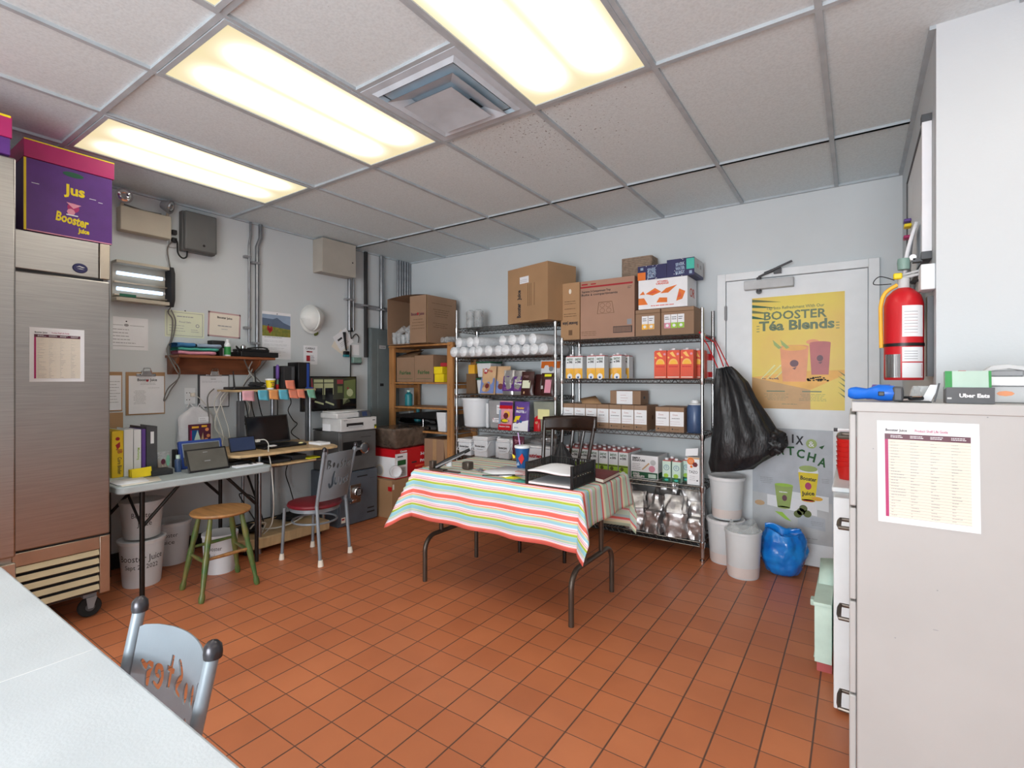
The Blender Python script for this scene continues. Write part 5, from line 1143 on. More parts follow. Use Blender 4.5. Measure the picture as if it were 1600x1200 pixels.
# red printer carton on a brown one
t = thing('cardboard_box', 'brown carton on the floor between the safes and the pine shelves', 'cardboard box', (-3.87, 3.6, 0))
g = G('card').box(-4.08, -3.68, 3.33, 3.74, 0, .365); f = FRside(-3.68, 3.33, 0); g.txt(f, 'FRAGILE', .22, .23, .03, 'card_dark', w=.12); g.rect(f, .01, .28, .02, .05, 'paper_cream'); g.build('carton_body', t, bevel=.003)
tag(G('red').box(-3.72, -3.679, 3.318, 3.33, .27, .31).build('red_tag', t), 'small red tag')
t = thing('printer_carton', 'red and white printer carton on top of the brown floor carton', 'cardboard box', (-3.9, 3.62, .367))
x1, y0, z0 = -3.71, 3.40, .367
g = G('red').box(-4.10, x1, y0, 3.88, z0, .655)
f = FB(-4.10, y0, z0); g.rect(f, .0, .01, .39, .20, 'paper'); g.disc(f, .17, .07, .06, 'paper_cream', .002); g.disc(f, .17, .07, .045, 'light_grey', .003)
f = FRside(x1, y0, z0); g.rect(f, 0, .01, .16, .235, 'paper'); g.rect(f, .03, .13, .11, .05, 'ink_green', .002); g.rect(f, .03, .02, .11, .09, 'light_grey', .002); g.lines(f, .04, .03, .09, .07, 4, 'ink_soft', .25, d=.003); g.lines(f, .03, .20, .10, .03, 1, 'ink', .4, d=.003)
g.txt(f, 'Canon', .11, .257, .018, 'paper', w=.09, bold=.05); g.txt(f, '3-in-1', .39, .20, .03, 'paper', w=.09, bold=.04); g.txt(f, 'Print', .39, .13, .028, 'paper', w=.10, bold=.04); g.rect(f, .22, .13, .07, .015, 'ink'); g.rect(f, .27, .085, .18, .02, 'coral'); g.rect(f, .37, .02, .08, .045, 'coral')
g.build('carton_body', t, bevel=.003)
tag(G('paper').lathe(None, [(.055, -.03), (.055, .03), (.047, .03), (.045, .01), (0, .01)], 28, 'paper', ax=Fr((-3.69, 3.385, z0+.085), (.5, 1, 0), (0, 0, 1))).build('round_print', t), 'white ring shape on the corner')
t = thing('plastic_crate', 'smoky clear plastic bin with a black handle on top of the red carton', 'plastic bin', (-3.88, 3.62, .656))
g = G('clear_brown').frust(-3.90, 3.63, .657, .86, .34, .40, .40, .52, 'clear_brown'); g.build('bin_wall', t, bevel=.02)
tag(G('black').tube([(-3.70, 3.44, .862), (-3.70, 3.445, .885), (-3.70, 3.56, .885), (-3.70, 3.565, .862)], .008).build('handle', t), 'black handle')

# ------------------------------------------------------------ chrome wire shelving
def wire_rack(label, x0, x1, y0, y1, tiers, tops):
    t = thing('wire_shelving', label, 'shelving unit', ((x0+x1)/2, (y0+y1)/2, 0))
    for (x, y), zt in zip(((x0, y0), (x1, y0), (x0, y1), (x1, y1)), tops):
        g = G('chrome').cyl((x, y, .03), (x, y, zt), .0125, n=14); g.lathe((x, y, 0), [(.0135, zt), (.013, zt+.006), (.006, zt+.008)], 12, 'chrome'); g.lathe((x, y, 0), [(.018, 0), (.018, .012), (.008, .014), (.008, .03)], 12, 'chrome')
        for z in [q*.0254*2 for q in range(2, int(zt/.0508))]: g.lathe((x, y, 0), [(.0128, z), (.0128, z+.002)], 10, 'grey_mid')
        p = g.build('post', t)
        for z in tiers: tag(G('chrome').lathe((x, y, 0), [(.017, z-.045), (.022, z-.01), (.022, z)], 12, 'chrome').build('collar', p))
    for z in tiers:
        g = G('wire_metal'); a, b, c, d = x0+.015, x1-.015, y0-.004, y1+.004
        for zz, r in ((z-.004, .0042), (z-.036, .0036)):
            g.tube([(a, c, zz), (b, c, zz)], r, 6); g.tube([(a, d, zz), (b, d, zz)], r, 6); g.tube([(x0-.004, y0+.015, zz), (x0-.004, y1-.015, zz)], r, 6); g.tube([(x1+.004, y0+.015, zz), (x1+.004, y1-.015, zz)], r, 6)
        n = int((b-a)/.05)
        for yy in (c, d): g.tube([(a+(b-a)*i/(2*n), yy, z-.036+(.032 if i % 2 else 0)) for i in range(2*n+1)], .0028, 5)
        n2 = 6
        for xx in (x0-.004, x1+.004): g.tube([(xx, y0+.02+(y1-y0-.04)*i/(2*n2), z-.036+(.032 if i % 2 else 0)) for i in range(2*n2+1)], .0028, 5)
        for i in range(1, int((b-a)/.026)):
            xx = a+.026*i; g.tube([(xx, c, z), (xx, d, z)], .0018, 4)
        for k in (.33, .67): g.tube([(a, c+(d-c)*k, z-.008), (b, c+(d-c)*k, z-.008)], .0035, 6)
        g.build('wire_shelf', t)
    return t
R1 = [1.855, 1.562, 1.20, .875, .59, .14]; R2 = [1.685, 1.352, .94, .555, .145]
wire_rack('left chrome wire shelving unit holding white cup sleeves and tubs', -3.31, -2.175, 3.85, 4.18, R1, (2.03, 1.875, 2.05, 1.875))
wire_rack('right chrome wire shelving unit holding juice cartons and foil bags', -2.11, -.935, 3.85, 4.18, R2, (1.70, 1.87, 1.70, 1.88))
# top of left unit: big box
def bigbox(g, f, w, h):
    g.txt(f, 'Booster', w*.34, h*.22, .05, 'ink', w=.13, rot=PI/2, bold=.04); g.txt(f, 'Juice', w*.34, h*.5, .045, 'ink', w=.09, rot=PI/2, bold=.04); g.rect(f, w*.32, h*.70, .12, .06, 'paper'); g.lines(f, w*.34, h*.72, .09, .03, 2, 'ink_soft', .2, d=.002)
    for k in (.52, .56, .60, .68): g.rect(f, w*k, h*.28, .006, h*.4, 'card_dark')
o = carton('cardboard_box', 'biggest brown carton, turned at an angle on top of the left chrome shelving', -2.51, -1.98, 3.6, 3.95, 1.86, 2.355, 'card', bigbox, rot=-.27, bev=.012)
o.location = (-2.365, 3.925, 1.857)
# cup / lid sleeves on 2nd tier
def sleeve(label, x, z, y0=3.76, y1=4.12, r=.0505, yaw=0, first=[None]):
    if first[0] is None:
        t = thing('cup_lid_sleeve', label, 'sleeve', (0, 0, 0), 'white plastic sleeves of cup lids')
        n = 15; prof = []
        for i in range(n+1): prof += [(r*(1 if i % 2 else .965), -.18+.36*i/n)]
        g = G('sleeve').lathe(None, [(.012, -.195), (r*.7, -.188), (r*.96, -.18)]+prof[1:-1]+[(r*.95, .18), (r*.4, .20)], 18, 'sleeve', ax=Fr((0, 0, 0), (1, 0, 0), (0, 0, 1)))
        g.build('wrapped_lids', t); tag(G('light_grey').lathe(None, [(.0, .1915), (.013, .1915), (.016, .188)], 12, 'grey_mid', ax=Fr((0, 0, 0), (1, 0, 0), (0, 0, 1))).build('knotted_end', t), 'grey twisted end')
        first[0] = t
    else: t = dup(first[0])
    t['label'] = label; t.location = (x, (y0+y1)/2, z); t.rotation_euler = (0, 0, yaw); return t
ords = ['first', 'second', 'third', 'fourth', 'fifth', 'sixth', 'seventh', 'eighth', 'ninth', 'tenth', 'eleventh']
for i, x in enumerate((-3.23, -3.128, -3.026, -2.924, -2.822, -2.72, -2.618, -2.516, -2.414, -2.312, -2.228)):
    sleeve('white cup lid sleeve in the bottom row, %s from the left' % ords[i], x, 1.612, y0=3.72+.02*(i % 3), y1=4.08+.02*(i % 3), yaw=-.04)
for i, x in enumerate((-3.17, -3.06, -2.95, -2.66, -2.55, -2.44, -2.32)):
    sleeve('white cup lid sleeve lying in the upper row of the pile, %s from the left' % ords[i], x, 1.703, y0=3.76+.02*(i % 2), y1=4.10+.02*(i % 2), yaw=(-.18, -.1, -.22)[i % 3])
# 3rd tier packets
def pouch(name, label, x, w, h, z, m, deco=None, y=3.92, th=.05, lean=.1, top=None, cat='pouch', topw=1.0, yaw=0, group=None):
    g = G(m)
    def fn(u, v):
        a = 2*PI*u; c, s_ = math.cos(a), math.sin(a)
        ww = w/2*(1+(topw-1)*v)*(1-.03*math.sin(v*PI)); dd = th/2*(1-v**2*.9)*(.6+.4*math.sin(min(1, v*3)*PI/2))
        k = (abs(c)**.5)*(1 if c > 0 else -1)
        n_ = .006*noise.noise(Vector((c*3+x*9, s_*2, v*5)))
        return Vector((k*ww, s_*dd+n_+v*h*lean, h*v))
    g.surf(fn, 24, 10, m, wrap=True)
    g.add([Vector((math.copysign(abs(math.cos(a))**.5, math.cos(a))*w/2, math.sin(a)*th/2*.6, 0)) for a in [2*PI*i/24 for i in range(24)]], [tuple(range(23, -1, -1))])
    if deco:
        f = Fr((-w/2, -th/2-.003, 0), (1, 0, 0), (0, lean+th/2*.9/h, 1)); deco(g, f, w, h)
    o = g.build(name, origin=(0, 0, 0)); o.location = (x, y, z); o.rotation_euler = (0, 0, yaw)
    if top: pass
    return tag(o, label, cat, group)
z = R1[2]+.002
for lab, zz in (('clear square container with dark green lid, lower of two stacked behind the tan pouch', z), ('clear square container with dark green lid, upper of two stacked behind the tan pouch', z+.162)):
    t = thing('food_container', lab, 'container', (-3.01, 3.97, zz))
    G('tub_clear').frust(-3.0, 3.98, zz, zz+.14, .15, .17, .17, .19, 'tub_clear').build('container_wall', t, bevel=.01)
    tag(G('green_dk').box(-3.092, -2.908, 3.88, 4.08, zz+.14, zz+.155).build('lid', t, bevel=.004), 'dark green lid')
tag(G('yellow_org').box(-3.24, -3.16, 3.95, 4.0, z+.20, z+.29).box(-3.25, -3.13, 3.93, 4.02, z, z+.20, 'card_dark').build('packet'), 'dark packet with a yellow top at the left end of the third chrome shelf', 'packet')
def pM(g, f, w, h):
    g.rect(f, w*.02, .01, w*.96, h*.55, 'periwinkle'); g.disc(f, w*.3, h*.84, w*.16, 'ink_red', .002); g.txt(f, 'M', w*.3, h*.80, .03, 'paper', w=.03, d=.004, bold=.03); g.txt(f, 'izis', w*.62, h*.80, .026, 'ink_red', w=.05, bold=.03); g.disc(f, w*.45, h*.25, w*.28, 'card', .003, n=9); g.disc(f, w*.5, h*.3, w*.15, 'maroon', .004, n=7); g.disc(f, w*.3, h*.18, w*.14, 'tan', .004, n=8)
pouch('snack_pouch', 'tan and blue snack pouch with a red round logo, left of its twin', -2.93, .17, .27, z, 'tan', pM, 3.87)
pouch('snack_pouch', 'tan and blue snack pouch turned partly behind the red logo pouch', -2.80, .15, .27, z, 'tan', lambda g, f, w, h: (g.rect(f, .0, .01, w*.98, h*.5, 'periwinkle'), g.disc(f, w*.4, h*.28, w*.2, 'maroon', .003, n=8)), 3.93, yaw=.3)
def pP(t1, t2, m='purple'):
    return lambda g, f, w, h: (g.rect(f, w*.04, h*.15, w*.9, h*.62, m), g.txt(f, t1, w*.5, h*.55, .022, 'paper_cream', w=w*.55, d=.002, bold=.03), g.txt(f, t2, w*.5, h*.42, .02, 'paper', w=w*.65, d=.002, bold=.03), g.lines(f, w*.2, h*.2, w*.5, h*.12, 3, 'pink', .2, d=.002))
pouch('protein_pouch', 'silver topped pouch with a purple label, left of the violet one', -2.71, .13, .23, z, 'foil', pP('Booster', 'Vegan'), 3.90)
pouch('protein_pouch', 'violet pouch with light lettering between silver and dark brown pouches', -2.58, .13, .225, z, 'foil', pP('Booster', 'Protein', 'purple'), 3.88)
g = G('foil'); crumple((-2.62, 3.98, z), .18, .09, .11, 12, .5, 18, 'foil', g); tag(g.build('foil_wrap'), 'crumpled clear and silver plastic wrap behind the purple pouches', 'plastic wrap')
pouch('coffee_pouch', 'dark brown pouch with a pale square label, leftmost brown', -2.475, .14, .215, z, 'brown_bag', lambda g, f, w, h: (g.rect(f, w*.18, h*.3, w*.6, h*.33, 'paper_green', .004), g.lines(f, w*.2, h*.75, w*.55, h*.1, 2, 'rose', .3), g.rect(f, w*.3, h*.06, w*.1, h*.1, 'tan')), 3.86)
pouch('coffee_pouch', 'plain dark brown pouch right of the labelled one', -2.385, .10, .19, z, 'brown_bag', None, 3.90, yaw=-.3)
pouch('blend_pouch', 'white pouch with a bright orange top at the back of the chrome shelf', -2.32, .20, .32, z, 'paper', lambda g, f, w, h: (g.rect(f, w*.0, h*.78, w, h*.20, 'orange'), g.txt(f, 'BLEND', w*.5, h*.48, .035, 'ink_soft', w=w*.6, bold=.03), g.disc(f, w*.55, h*.76, w*.12, 'grey_mid', .003)), 4.0, topw=1.15)
pouch('tied_bag', 'dark bag closed with a bright yellow clip, right end of the shelf', -2.26, .14, .20, z, 'brown_bag', lambda g, f, w, h: (g.rect(f, w*.35, h*.12, w*.45, h*.6, 'pink', .004), g.txt(f, 'B', w*.15, h*.3, .03, 'paper', w=.02), g.rect(f, w*.3, h*.85, w*.5, .022, 'note_yellow', .012)), 3.86)
# 4th tier
z = R1[3]+.002
t = thing('white_bucket', 'large milky plastic bucket at the left of the fourth chrome shelf', 'bucket', (-3.125, 3.94, z))
G('tub').lathe((-3.125, 3.95, 0), [(.115, z), (.125, z+.01), (.15, z+.26), (.158, z+.262), (.158, z+.285), (.146, z+.285)], 36, 'tub').build('bucket_wall', t)
tag(G('tub').box(-2.955, -2.925, 3.86, 3.90, z, z+.24).build('cup_sleeve', bevel=.01), 'narrow white upright packet between the bucket and the grey bin', 'packet')
t = thing('storage_bin', 'grey translucent square bin with two paper labels', 'bin', (-2.80, 3.96, z))
g = G('tub_clear').frust(-2.79, 3.98, z, z+.27, .24, .22, .27, .24, 'tub_clear'); f = FB(-2.92, 3.862, z); mat('bin_grey', (160, 160, 162), .35); g.ms[0] = 'bin_grey'; g.build('bin_wall', t, bevel=.012)
g = G('paper').rect(f, .10, .14, .11, .085, 'paper'); g.txt(f, 'Booster Juice', .155, .195, .013, 'ink', w=.085, d=.002); g.lines(f, .11, .15, .085, .035, 3, 'ink_soft', .2, d=.002); g.rect(f, .05, .06, .08, .04, 'paper'); g.pg(f, [(.05, .10), (.06, .10), (.07, .07)], 'ink_red', .002); g.lines(f, .075, .065, .05, .03, 2, 'ink', .3, d=.002); g.build('paper_label', t)
def pS(g, f, w, h): g.rect(f, 0, h*.86, w, h*.12, 'purple'); g.rect(f, 0, h*.74, w, h*.12, 'red', .0025); g.disc(f, w*.6, h*.55, w*.26, 'yellow_org', .003, n=9); g.disc(f, w*.55, h*.5, w*.2, 'maroon', .004, n=8); g.disc(f, w*.5, h*.32, w*.34, 'olive', .003, n=9, ry=h*.08); g.disc(f, w*.5, h*.33, w*.25, 'yellow', .005, n=8, ry=h*.05); g.rect(f, 0, 0, w, h*.2, 'red', .0035); g.txt(f, 'Booster Juice', w*.5, h*.10, .016, 'paper', w=w*.8, d=.006); g.rect(f, w*.0, h*.2, w*.15, h*.5, 'sky', .002)
pouch('snack_pouch', 'colourful red and purple snack pouch with fruit art', -2.68, .145, .265, z, 'pink', pS, 3.82, lean=.03)
def pPr(g, f, w, h): g.pg(f, [(0, 0), (w, 0), (w, h*.38), (0, h*.25)], 'paper'); g.txt(f, 'Booster', w*.45, h*.75, .022, 'yellow_org', w=w*.5, d=.003, bold=.04); g.txt(f, 'PROTEIN', w*.5, h*.62, .022, 'paper', w=w*.65, d=.003, bold=.04); g.pg(f, [(w*.05, h*.3), (w*.3, h*.3), (w*.5, h*.52), (w*.15, h*.5)], 'yellow', .003); g.disc(f, w*.52, h*.32, w*.08, 'pepsi', .003, n=8); g.lines(f, w*.1, h*.08, w*.3, h*.06, 2, 'pepsi', .3, d=.003)
pouch('protein_pouch', 'bright purple and white protein pouch with a yellow patch', -2.515, .165, .265, z, 'purple_mid', pPr, 3.83, lean=.03)
pouch('red_packet', 'narrow red packet right of the purple protein pouch', -2.38, .07, .18, z, 'red', lambda g, f, w, h: (g.txt(f, 'COFFEE', w*.5, h*.7, .014, 'paper', w=w*.8), g.disc(f, w*.5, h*.45, w*.2, 'tan', .003, n=9)), 3.88)
t = thing('storage_bin', 'clear plastic bin with pale contents at the right of the fourth chrome shelf', 'bin', (-2.27, 4.0, z))
mat('bin_green', (150, 154, 142), .3); G('bin_green').frust(-2.30, 3.99, z, z+.27, .22, .2, .24, .24, 'bin_green').build('bin_wall', t, bevel=.01); tag(G('yellow_pale').fbox(FB(-2.37, 3.878, z+.11), 0, 0, .12, .09, 0, .004).build('pale_contents', t), 'pale yellow contents')
# 5th tier pails
z = R1[4]+.002
def pail(label, x, w, h, y=3.93, deco=True, first={}):
    t = thing('white_pail', label, 'pail', (x, y, z), 'white lidded food pails')
    G('tub').frust(x, y, z, z+h-.035, w*.84, .17, w*.95, .19, 'tub').build('pail_wall', t, bevel=.012)
    G('tub_lid').box(x-w*.5, x+w*.5, y-.10, y+.10, z+h-.035, z+h-.02).box(x-w*.49, x+w*.49, y-.095, y+.095, z+h-.02, z+h).build('lid', t, bevel=.006)
    G('tub_lid').tube([(x-w*.48, y-.05, z+h-.05), (x-w*.46, y-.108, z+h*.35), (x, y-.112, z+h*.26), (x+w*.46, y-.108, z+h*.35), (x+w*.48, y-.05, z+h-.05)], .004, 6).build('handle', t)
    if deco:
        g = G('ink'); f = FB(x-w/2, y-.096, z); small_text(g, f, w*.5, h*.5, w*.62, .02, 'ink'); g.lines(f, w*.25, h*.36, w*.5, h*.06, 1, 'ink_soft', .4, al='C'); g.build('print', t)
pail('short white pail at the left end of the fifth chrome shelf', -3.20, .18, .165)
pail('tall white pail second from left on the fifth chrome shelf', -2.995, .185, .20, 3.92)
bottle('squeeze_bottle', 'white bottle between the tall pail and the next pail', -2.855, 3.95, z, .035, .20, 'tub')
pail('white pail right of the white bottle', -2.745, .15, .195, 3.95)
pail('white pail partly hidden by the tall dark purple bag', -2.62, .12, .185, 3.98)
pouch('protein_pouch', 'tall dark purple pouch behind the blue paper cup', -2.56, .13, .23, z, 'plum', lambda g, f, w, h: (g.txt(f, 'Booster', w*.5, h*.8, .02, 'pink', w=w*.5), g.txt(f, 'Whey', w*.5, h*.7, .018, 'pink', w=w*.4), g.rect(f, w*.1, h*.05, w*.8, h*.2, 'card_b')), 3.84, lean=.02)
t = thing('white_pail', 'wide white tub with red lettering behind the blue cup', 'tub', (-2.36, 3.95, z))
G('tub').frust(-2.36, 3.96, z, z+.135, .28, .2, .31, .22, 'tub').build('pail_wall', t, bevel=.012); G('tub_lid').box(-2.52, -2.20, 3.84, 4.08, z+.135, z+.155).build('lid', t, bevel=.006)
g = G('ink_red').txt(FB(-2.52, 3.851, z), 'nutrient', .14, .05, .035, 'ink_red', w=.16, bold=.04); g.build('print', t)
g = G('foil'); crumple((-2.36, 3.97, z+.157), .15, .09, .045, 31, .5, 18, 'foil', g); tag(g.build('foil_bag'), 'silver bag lying on top of the wide white tub', 'foil bag')
g = G('black_soft').box(-3.25, -2.5, 3.88, 4.12, R1[5]+.002, R1[5]+.26); tag(g.build('dark_crate', bevel=.01), 'dark crate on the lowest shelf of the left chrome unit', 'crate')
tag(G('black').lathe((-2.14, 3.99, 0), [(.05, 1.353), (.055, 1.36), (.055, 1.46), (0, 1.47)], 20, 'black').build('dark_bag') if False else crumple((-2.04, 4.08, 1.36), .075, .07, .08, 41, .3, 16, 'grey_dark').build('dark_bag'), 'dark grey bag in the upper left corner of the right chrome unit', 'bag')

# ------------------------------------------------------------ right chrome unit
z = R2[0]+.002
def bj(g, f, w, h):
    for k, hh in ((.66, .012), (.62, .01), (.53, .02), (.44, .012), (.40, .01)): g.lines(f, w*.1, h*k, w*.8, h*.03, 1, 'card_dark', .35, al='C')
    g.txt(f, 'Booster Juice', w*.5, h*.31, .028, 'ink', w=w*.8, rot=PI, bold=.04); g.disc(f, w*.5, h*.85, .012, 'paper_cream', ry=.022); g.rect(f, w*.42, h*.08, w*.2, h*.09, 'card_dark')
carton('cardboard_box', 'narrow upright carton printed upside down, beside the large pinkish carton', -2.125, -1.945, 3.86, 4.02, z, z+.49, 'card', bj, bev=.006)
def sup(g, f, w, h):
    g.rect(f, 0, h*.88, w*.97, .014, 'ink_red'); g.rect(f, w*.02, h*.93, w*.12, .012, 'ink_red'); g.rect(f, w*.2, h*.93, w*.10, .01, 'ink_red')
    g.txt(f, 'Supreme 3-Compartment Tray', w*.30, h*.80, .018, 'ink', w=w*.55, bold=.02); g.txt(f, 'Boîte à compartiments', w*.36, h*.745, .018, 'ink', w=w*.68, bold=.02); g.lines(f, w*.88, h*.8, w*.08, h*.05, 2, 'ink', .3)
    g.pg(f, [(w*.32, h*.42), (w*.35, h*.62), (w*.60, h*.62), (w*.64, h*.42)], 'card_dark'); g.pg(f, [(w*.33, h*.425), (w*.36, h*.61), (w*.595, h*.61), (w*.63, h*.425)], 'card_pink', .0015)
    for a, b in ((.42, .56), (.53, .56), (.42, .47), (.54, .47)): g.disc(f, w*a, h*b, w*.045, 'card_dark', .0018, n=14, ry=h*.04); g.disc(f, w*a, h*b, w*.04, 'card_pink', .002, n=14, ry=h*.034)
    g.rect(f, w*.62, h*.08, w*.34, h*.11, 'ink'); 
    for i in range(16): g.rect(f, w*(.63+.02*i), h*.09, w*.01, h*.09, 'card_pink', .0016)
    g.rect(f, w*.87, h*.21, w*.08, h*.09, 'ink_soft'); g.lines(f, w*.02, h*.05, w*.4, h*.09, 3, 'card_dark', .25)
carton('cardboard_box', 'large pinkish carton with a red stripe on top of the right chrome shelving', -1.94, -1.462, 3.87, 4.14, z, z+.49, 'card_pink', sup)
t = thing('fibre_tray_stack', 'stack of moulded fibre trays beside the pinkish carton', 'trays', (-1.49, 4.06, z+.492))
g = G('fibre')
for i in range(12): g.prism(FT(0, 0, z+.492+i*.0145), rounded(-1.62, -1.36, 3.98, 4.15, .02, 3), 0, .0125)
g; g.build('tray_stack', t)
def en(cols, x0f):
    def d(g, f, w, h):
        g.rect(f, 0, h*.84, w, .005, 'card_dark')
        for i, c in enumerate(cols):
            xx = w*x0f+i*.052; g.rect(f, xx, h*.25, .048, h*.5, 'paper'); g.lines(f, xx+.006, h*.55, .036, h*.14, 2, 'ink', .35, d=.002); g.rect(f, xx, h*.25, .048, h*.2, c, .002); g.disc(f, xx+.024, h*.35, .012, 'white', .003, n=10)
    return d
carton('cardboard_box', 'brown carton printed with two yellow juice packs, under the orange artwork box', -1.455, -1.255, 3.87, 4.14, z, z+.21, 'card_b', en(['yellow_org', 'orange_lt'], .27))
carton('cardboard_box', 'brown carton printed with green juice packs at the right end of the top shelf', -1.248, -1.00, 3.87, 4.14, z, z+.21, 'card_b', en(['pink', 'lime', 'lime'], .1))
def org(g, f, w, h):
    g.txt(f, 'VITAMIN', w*.5, h*.88, .012, 'coral', w=w*.22, bold=.03); g.txt(f, 'ORANGE', w*.5, h*.80, .016, 'coral', w=w*.26, bold=.03)
    for P in ([(0, .15), (.2, .15), (.12, .38), (0, .38)], [(.15, .52), (.35, .70), (.48, .55), (.3, .45)], [(.46, .5), (.58, .66), (.8, .74), (.62, .5)], [(.38, .2), (.6, .18), (.6, .34), (.44, .36)], [(.78, .2), (.9, .25), (.96, .5), (.84, .6)], [(.02, .5), (.10, .62), (.14, .50)]): g.pg(f, [(a*w, b*h) for a, b in P], 'orange', .0012)
    for P in ([(.18, .5), (.34, .62), (.42, .55)], [(.8, .3), (.88, .34), (.86, .5)]): g.pg(f, [(a*w, b*h) for a, b in P], 'coral', .002)
    g.lines(f, w*.25, h*.07, w*.5, h*.05, 1, 'coral', .5, al='C')
carton('cardboard_box', 'white carton with orange fruit artwork on top of the brown juice cartons', -1.425, -1.045, 3.86, 4.12, z+.212, z+.44, 'paper', org, lambda g, f, w, h: g.txt(f, 'OR', w*.5, h*.35, .07, 'coral', w=.14))
def bub(tealr):
    def d(g, f, w, h):
        for i, (s_, yy) in enumerate((('SPARK', .60), ('WATER', .36), ('BUBLY', .12))): g.txt(f, s_, w*.5, h*yy, .024, 'sky', w=.07, bold=.05, rot=.1)
        c = ('teal_lt' if tealr else 'orange'); xx = w*.72 if tealr else 0
        g.rect(f, xx, h*(.35 if tealr else 0), w*.28, h*(.6 if tealr else .55), c, .002); g.rect(f, xx+w*.1, h*(.08 if tealr else .7), w*.10, h*.18, 'sky', .002)
        for i in range(12): g.disc(f, w*(.25+.45*random.random()), h*random.random(), .003, 'paper', .002, n=6)
    return d
carton('drink_carton', 'navy drinks carton with an orange corner, left of the teal cornered one', -1.435, -1.205, 3.87, 4.10, z+.443, z+.555, 'navy', bub(False))
carton('drink_carton', 'navy drinks carton with a teal corner at the top right of the chrome shelving', -1.20, -.995, 3.86, 4.12, z+.443, z+.575, 'navy', bub(True), lambda g, f, w, h: (g.rect(f, 0, .02, w, h*.85, 'light_grey'), g.rect(f, w*.3, h*.5, .04, .03, 'rose', .002), g.rect(f, w*.6, h*.5, .04, .03, 'grey_mid', .002)))
# cartons of drinks
def tetra(name, label, group, x, y, z, w, h, dpt, base, deco, cap='paper', first={}):
    if group not in first:
        t = thing(name, label, 'carton', (0, 0, 0), group)
        g = G(base).box(-w/2, w/2, -dpt/2, dpt/2, 0, h*.96); g.prism(Fr((0, -dpt/2, 0), (1, 0, 0), (0, 0, 1)), [(-w/2, h*.96), (w/2, h*.96), (w/2-.004, h), (-w/2+.004, h)], -dpt, -dpt*.1, 'berry' if base != 'coral' else 'coral')
        deco(g, FB(-w/2, -dpt/2, 0), w, h); g.build('carton_body', t)
        G(cap).cyl((-w*.12, 0, h*.985), (-w*.12, 0, h+.016), .013, n=12, m=cap).build('screw_cap', t); first[group] = t
    else: t = dup(first[group])
    t['label'] = label; t.location = (x, y, z); return t
def eo(c1, c2):
    def d(g, f, w, h):
        g.txt(f, "EARTH'S", w*.5, h*.80, .018, 'ink_green', w=w*.7, bold=.03); g.txt(f, '♥ OWN', w*.5, h*.68, .018, 'ink', w=w*.65, bold=.04) if False else (g.disc(f, w*.22, h*.71, .006, 'ink', n=8), g.txt(f, 'OWN', w*.58, h*.68, .018, 'ink', w=w*.45, bold=.05))
        g.rect(f, 0, 0, w, h*.45, c1); g.rect(f, 0, h*.38, w, h*.05, c2, .0018); g.disc(f, w*.35, h*.3, w*.2, c2, .002, n=9); g.disc(f, w*.5, h*.08, w*.32, 'paper', .0025, n=14, ry=h*.14); g.disc(f, w*.5, h*.05, w*.12, 'pepsi', .003, n=10)
    return d
z = R2[1]+.002
for i, (x, y) in enumerate(((-2.035, 3.90), (-1.955, 3.90), (-1.835, 3.90), (-1.75, 3.89), (-1.605, 3.90))):
    tetra('milk_carton', 'white and yellow carton in the front row, %s from the left' % ords[i], 'yellow plant milk cartons', x, y, z, .078, .192, .09, 'white', eo('yellow_org', 'orange_lt'))
for i, (x, y) in enumerate(((-1.90, 4.05), (-1.70, 4.05), (-1.60, 4.05))):
    tetra('milk_carton', 'white and yellow carton in the back row, %s from left' % ords[i], 'yellow plant milk cartons', x, y, z, .078, .192, .09, 'white', None)
def oj(g, f, w, h):
    g.rect(f, 0, 0, w, h*.45, 'coral'); g.pg(f, [(w*.15, h*.5)]+[(w*.5+w*.37*math.cos(a), h*.5+h*.2*math.sin(a)) for a in [PI-i*PI/10 for i in range(11)]], 'orange_lt', .0015); g.pg(f, [(w*.22, h*.5)]+[(w*.5+w*.28*math.cos(a), h*.5+h*.15*math.sin(a)) for a in [PI-i*PI/10 for i in range(11)]], 'yellow_org', .002)
    g.pg(f, [(w*.2, h*.9), (w*.45, h*.95), (w*.7, h*.75), (w*.45, h*.78)], 'orange_lt', .0015); g.disc(f, w*.85, h*.86, w*.1, 'pink', .002, n=8); g.disc(f, w*.12, h*.74, w*.08, 'orange_lt', .002, n=8); g.lines(f, w*.15, h*.38, w*.7, h*.06, 1, 'red', .5, al='C'); g.rect(f, w*.05, h*.03, w*.9, h*.03, 'paper_cream', .002)
for i, (x, y) in enumerate(((-1.245, 3.89), (-1.145, 3.89), (-1.045, 3.89), (-1.20, 4.02), (-1.10, 4.02), (-1.0, 4.02))):
    tetra('juice_carton', 'orange juice carton on the second right hand shelf, %s' % ('front row left', 'front row middle', 'front row right', 'back row left', 'back row middle', 'back row right')[i], 'orange juice cartons', x, y, z, .095, .215, .095, 'coral', oj)
t = thing('plastic_jar', 'clear jar with a red lid beside the orange juice cartons, behind the post', 'jar', (-.975, 4.12, z))
G('tub_clear').cyl((-.96, 4.12, z), (-.96, 4.12, z+.14), .035).build('jar_wall', t) ; tag(G('red').cyl((-.96, 4.12, z+.14), (-.96, 4.12, z+.19), .037, m='red').build('lid', t), 'red lid'); tag(G('red').cyl((-.96, 4.12, z+.01), (-.96, 4.12, z+.05), .0365).build('band', t), 'red band')
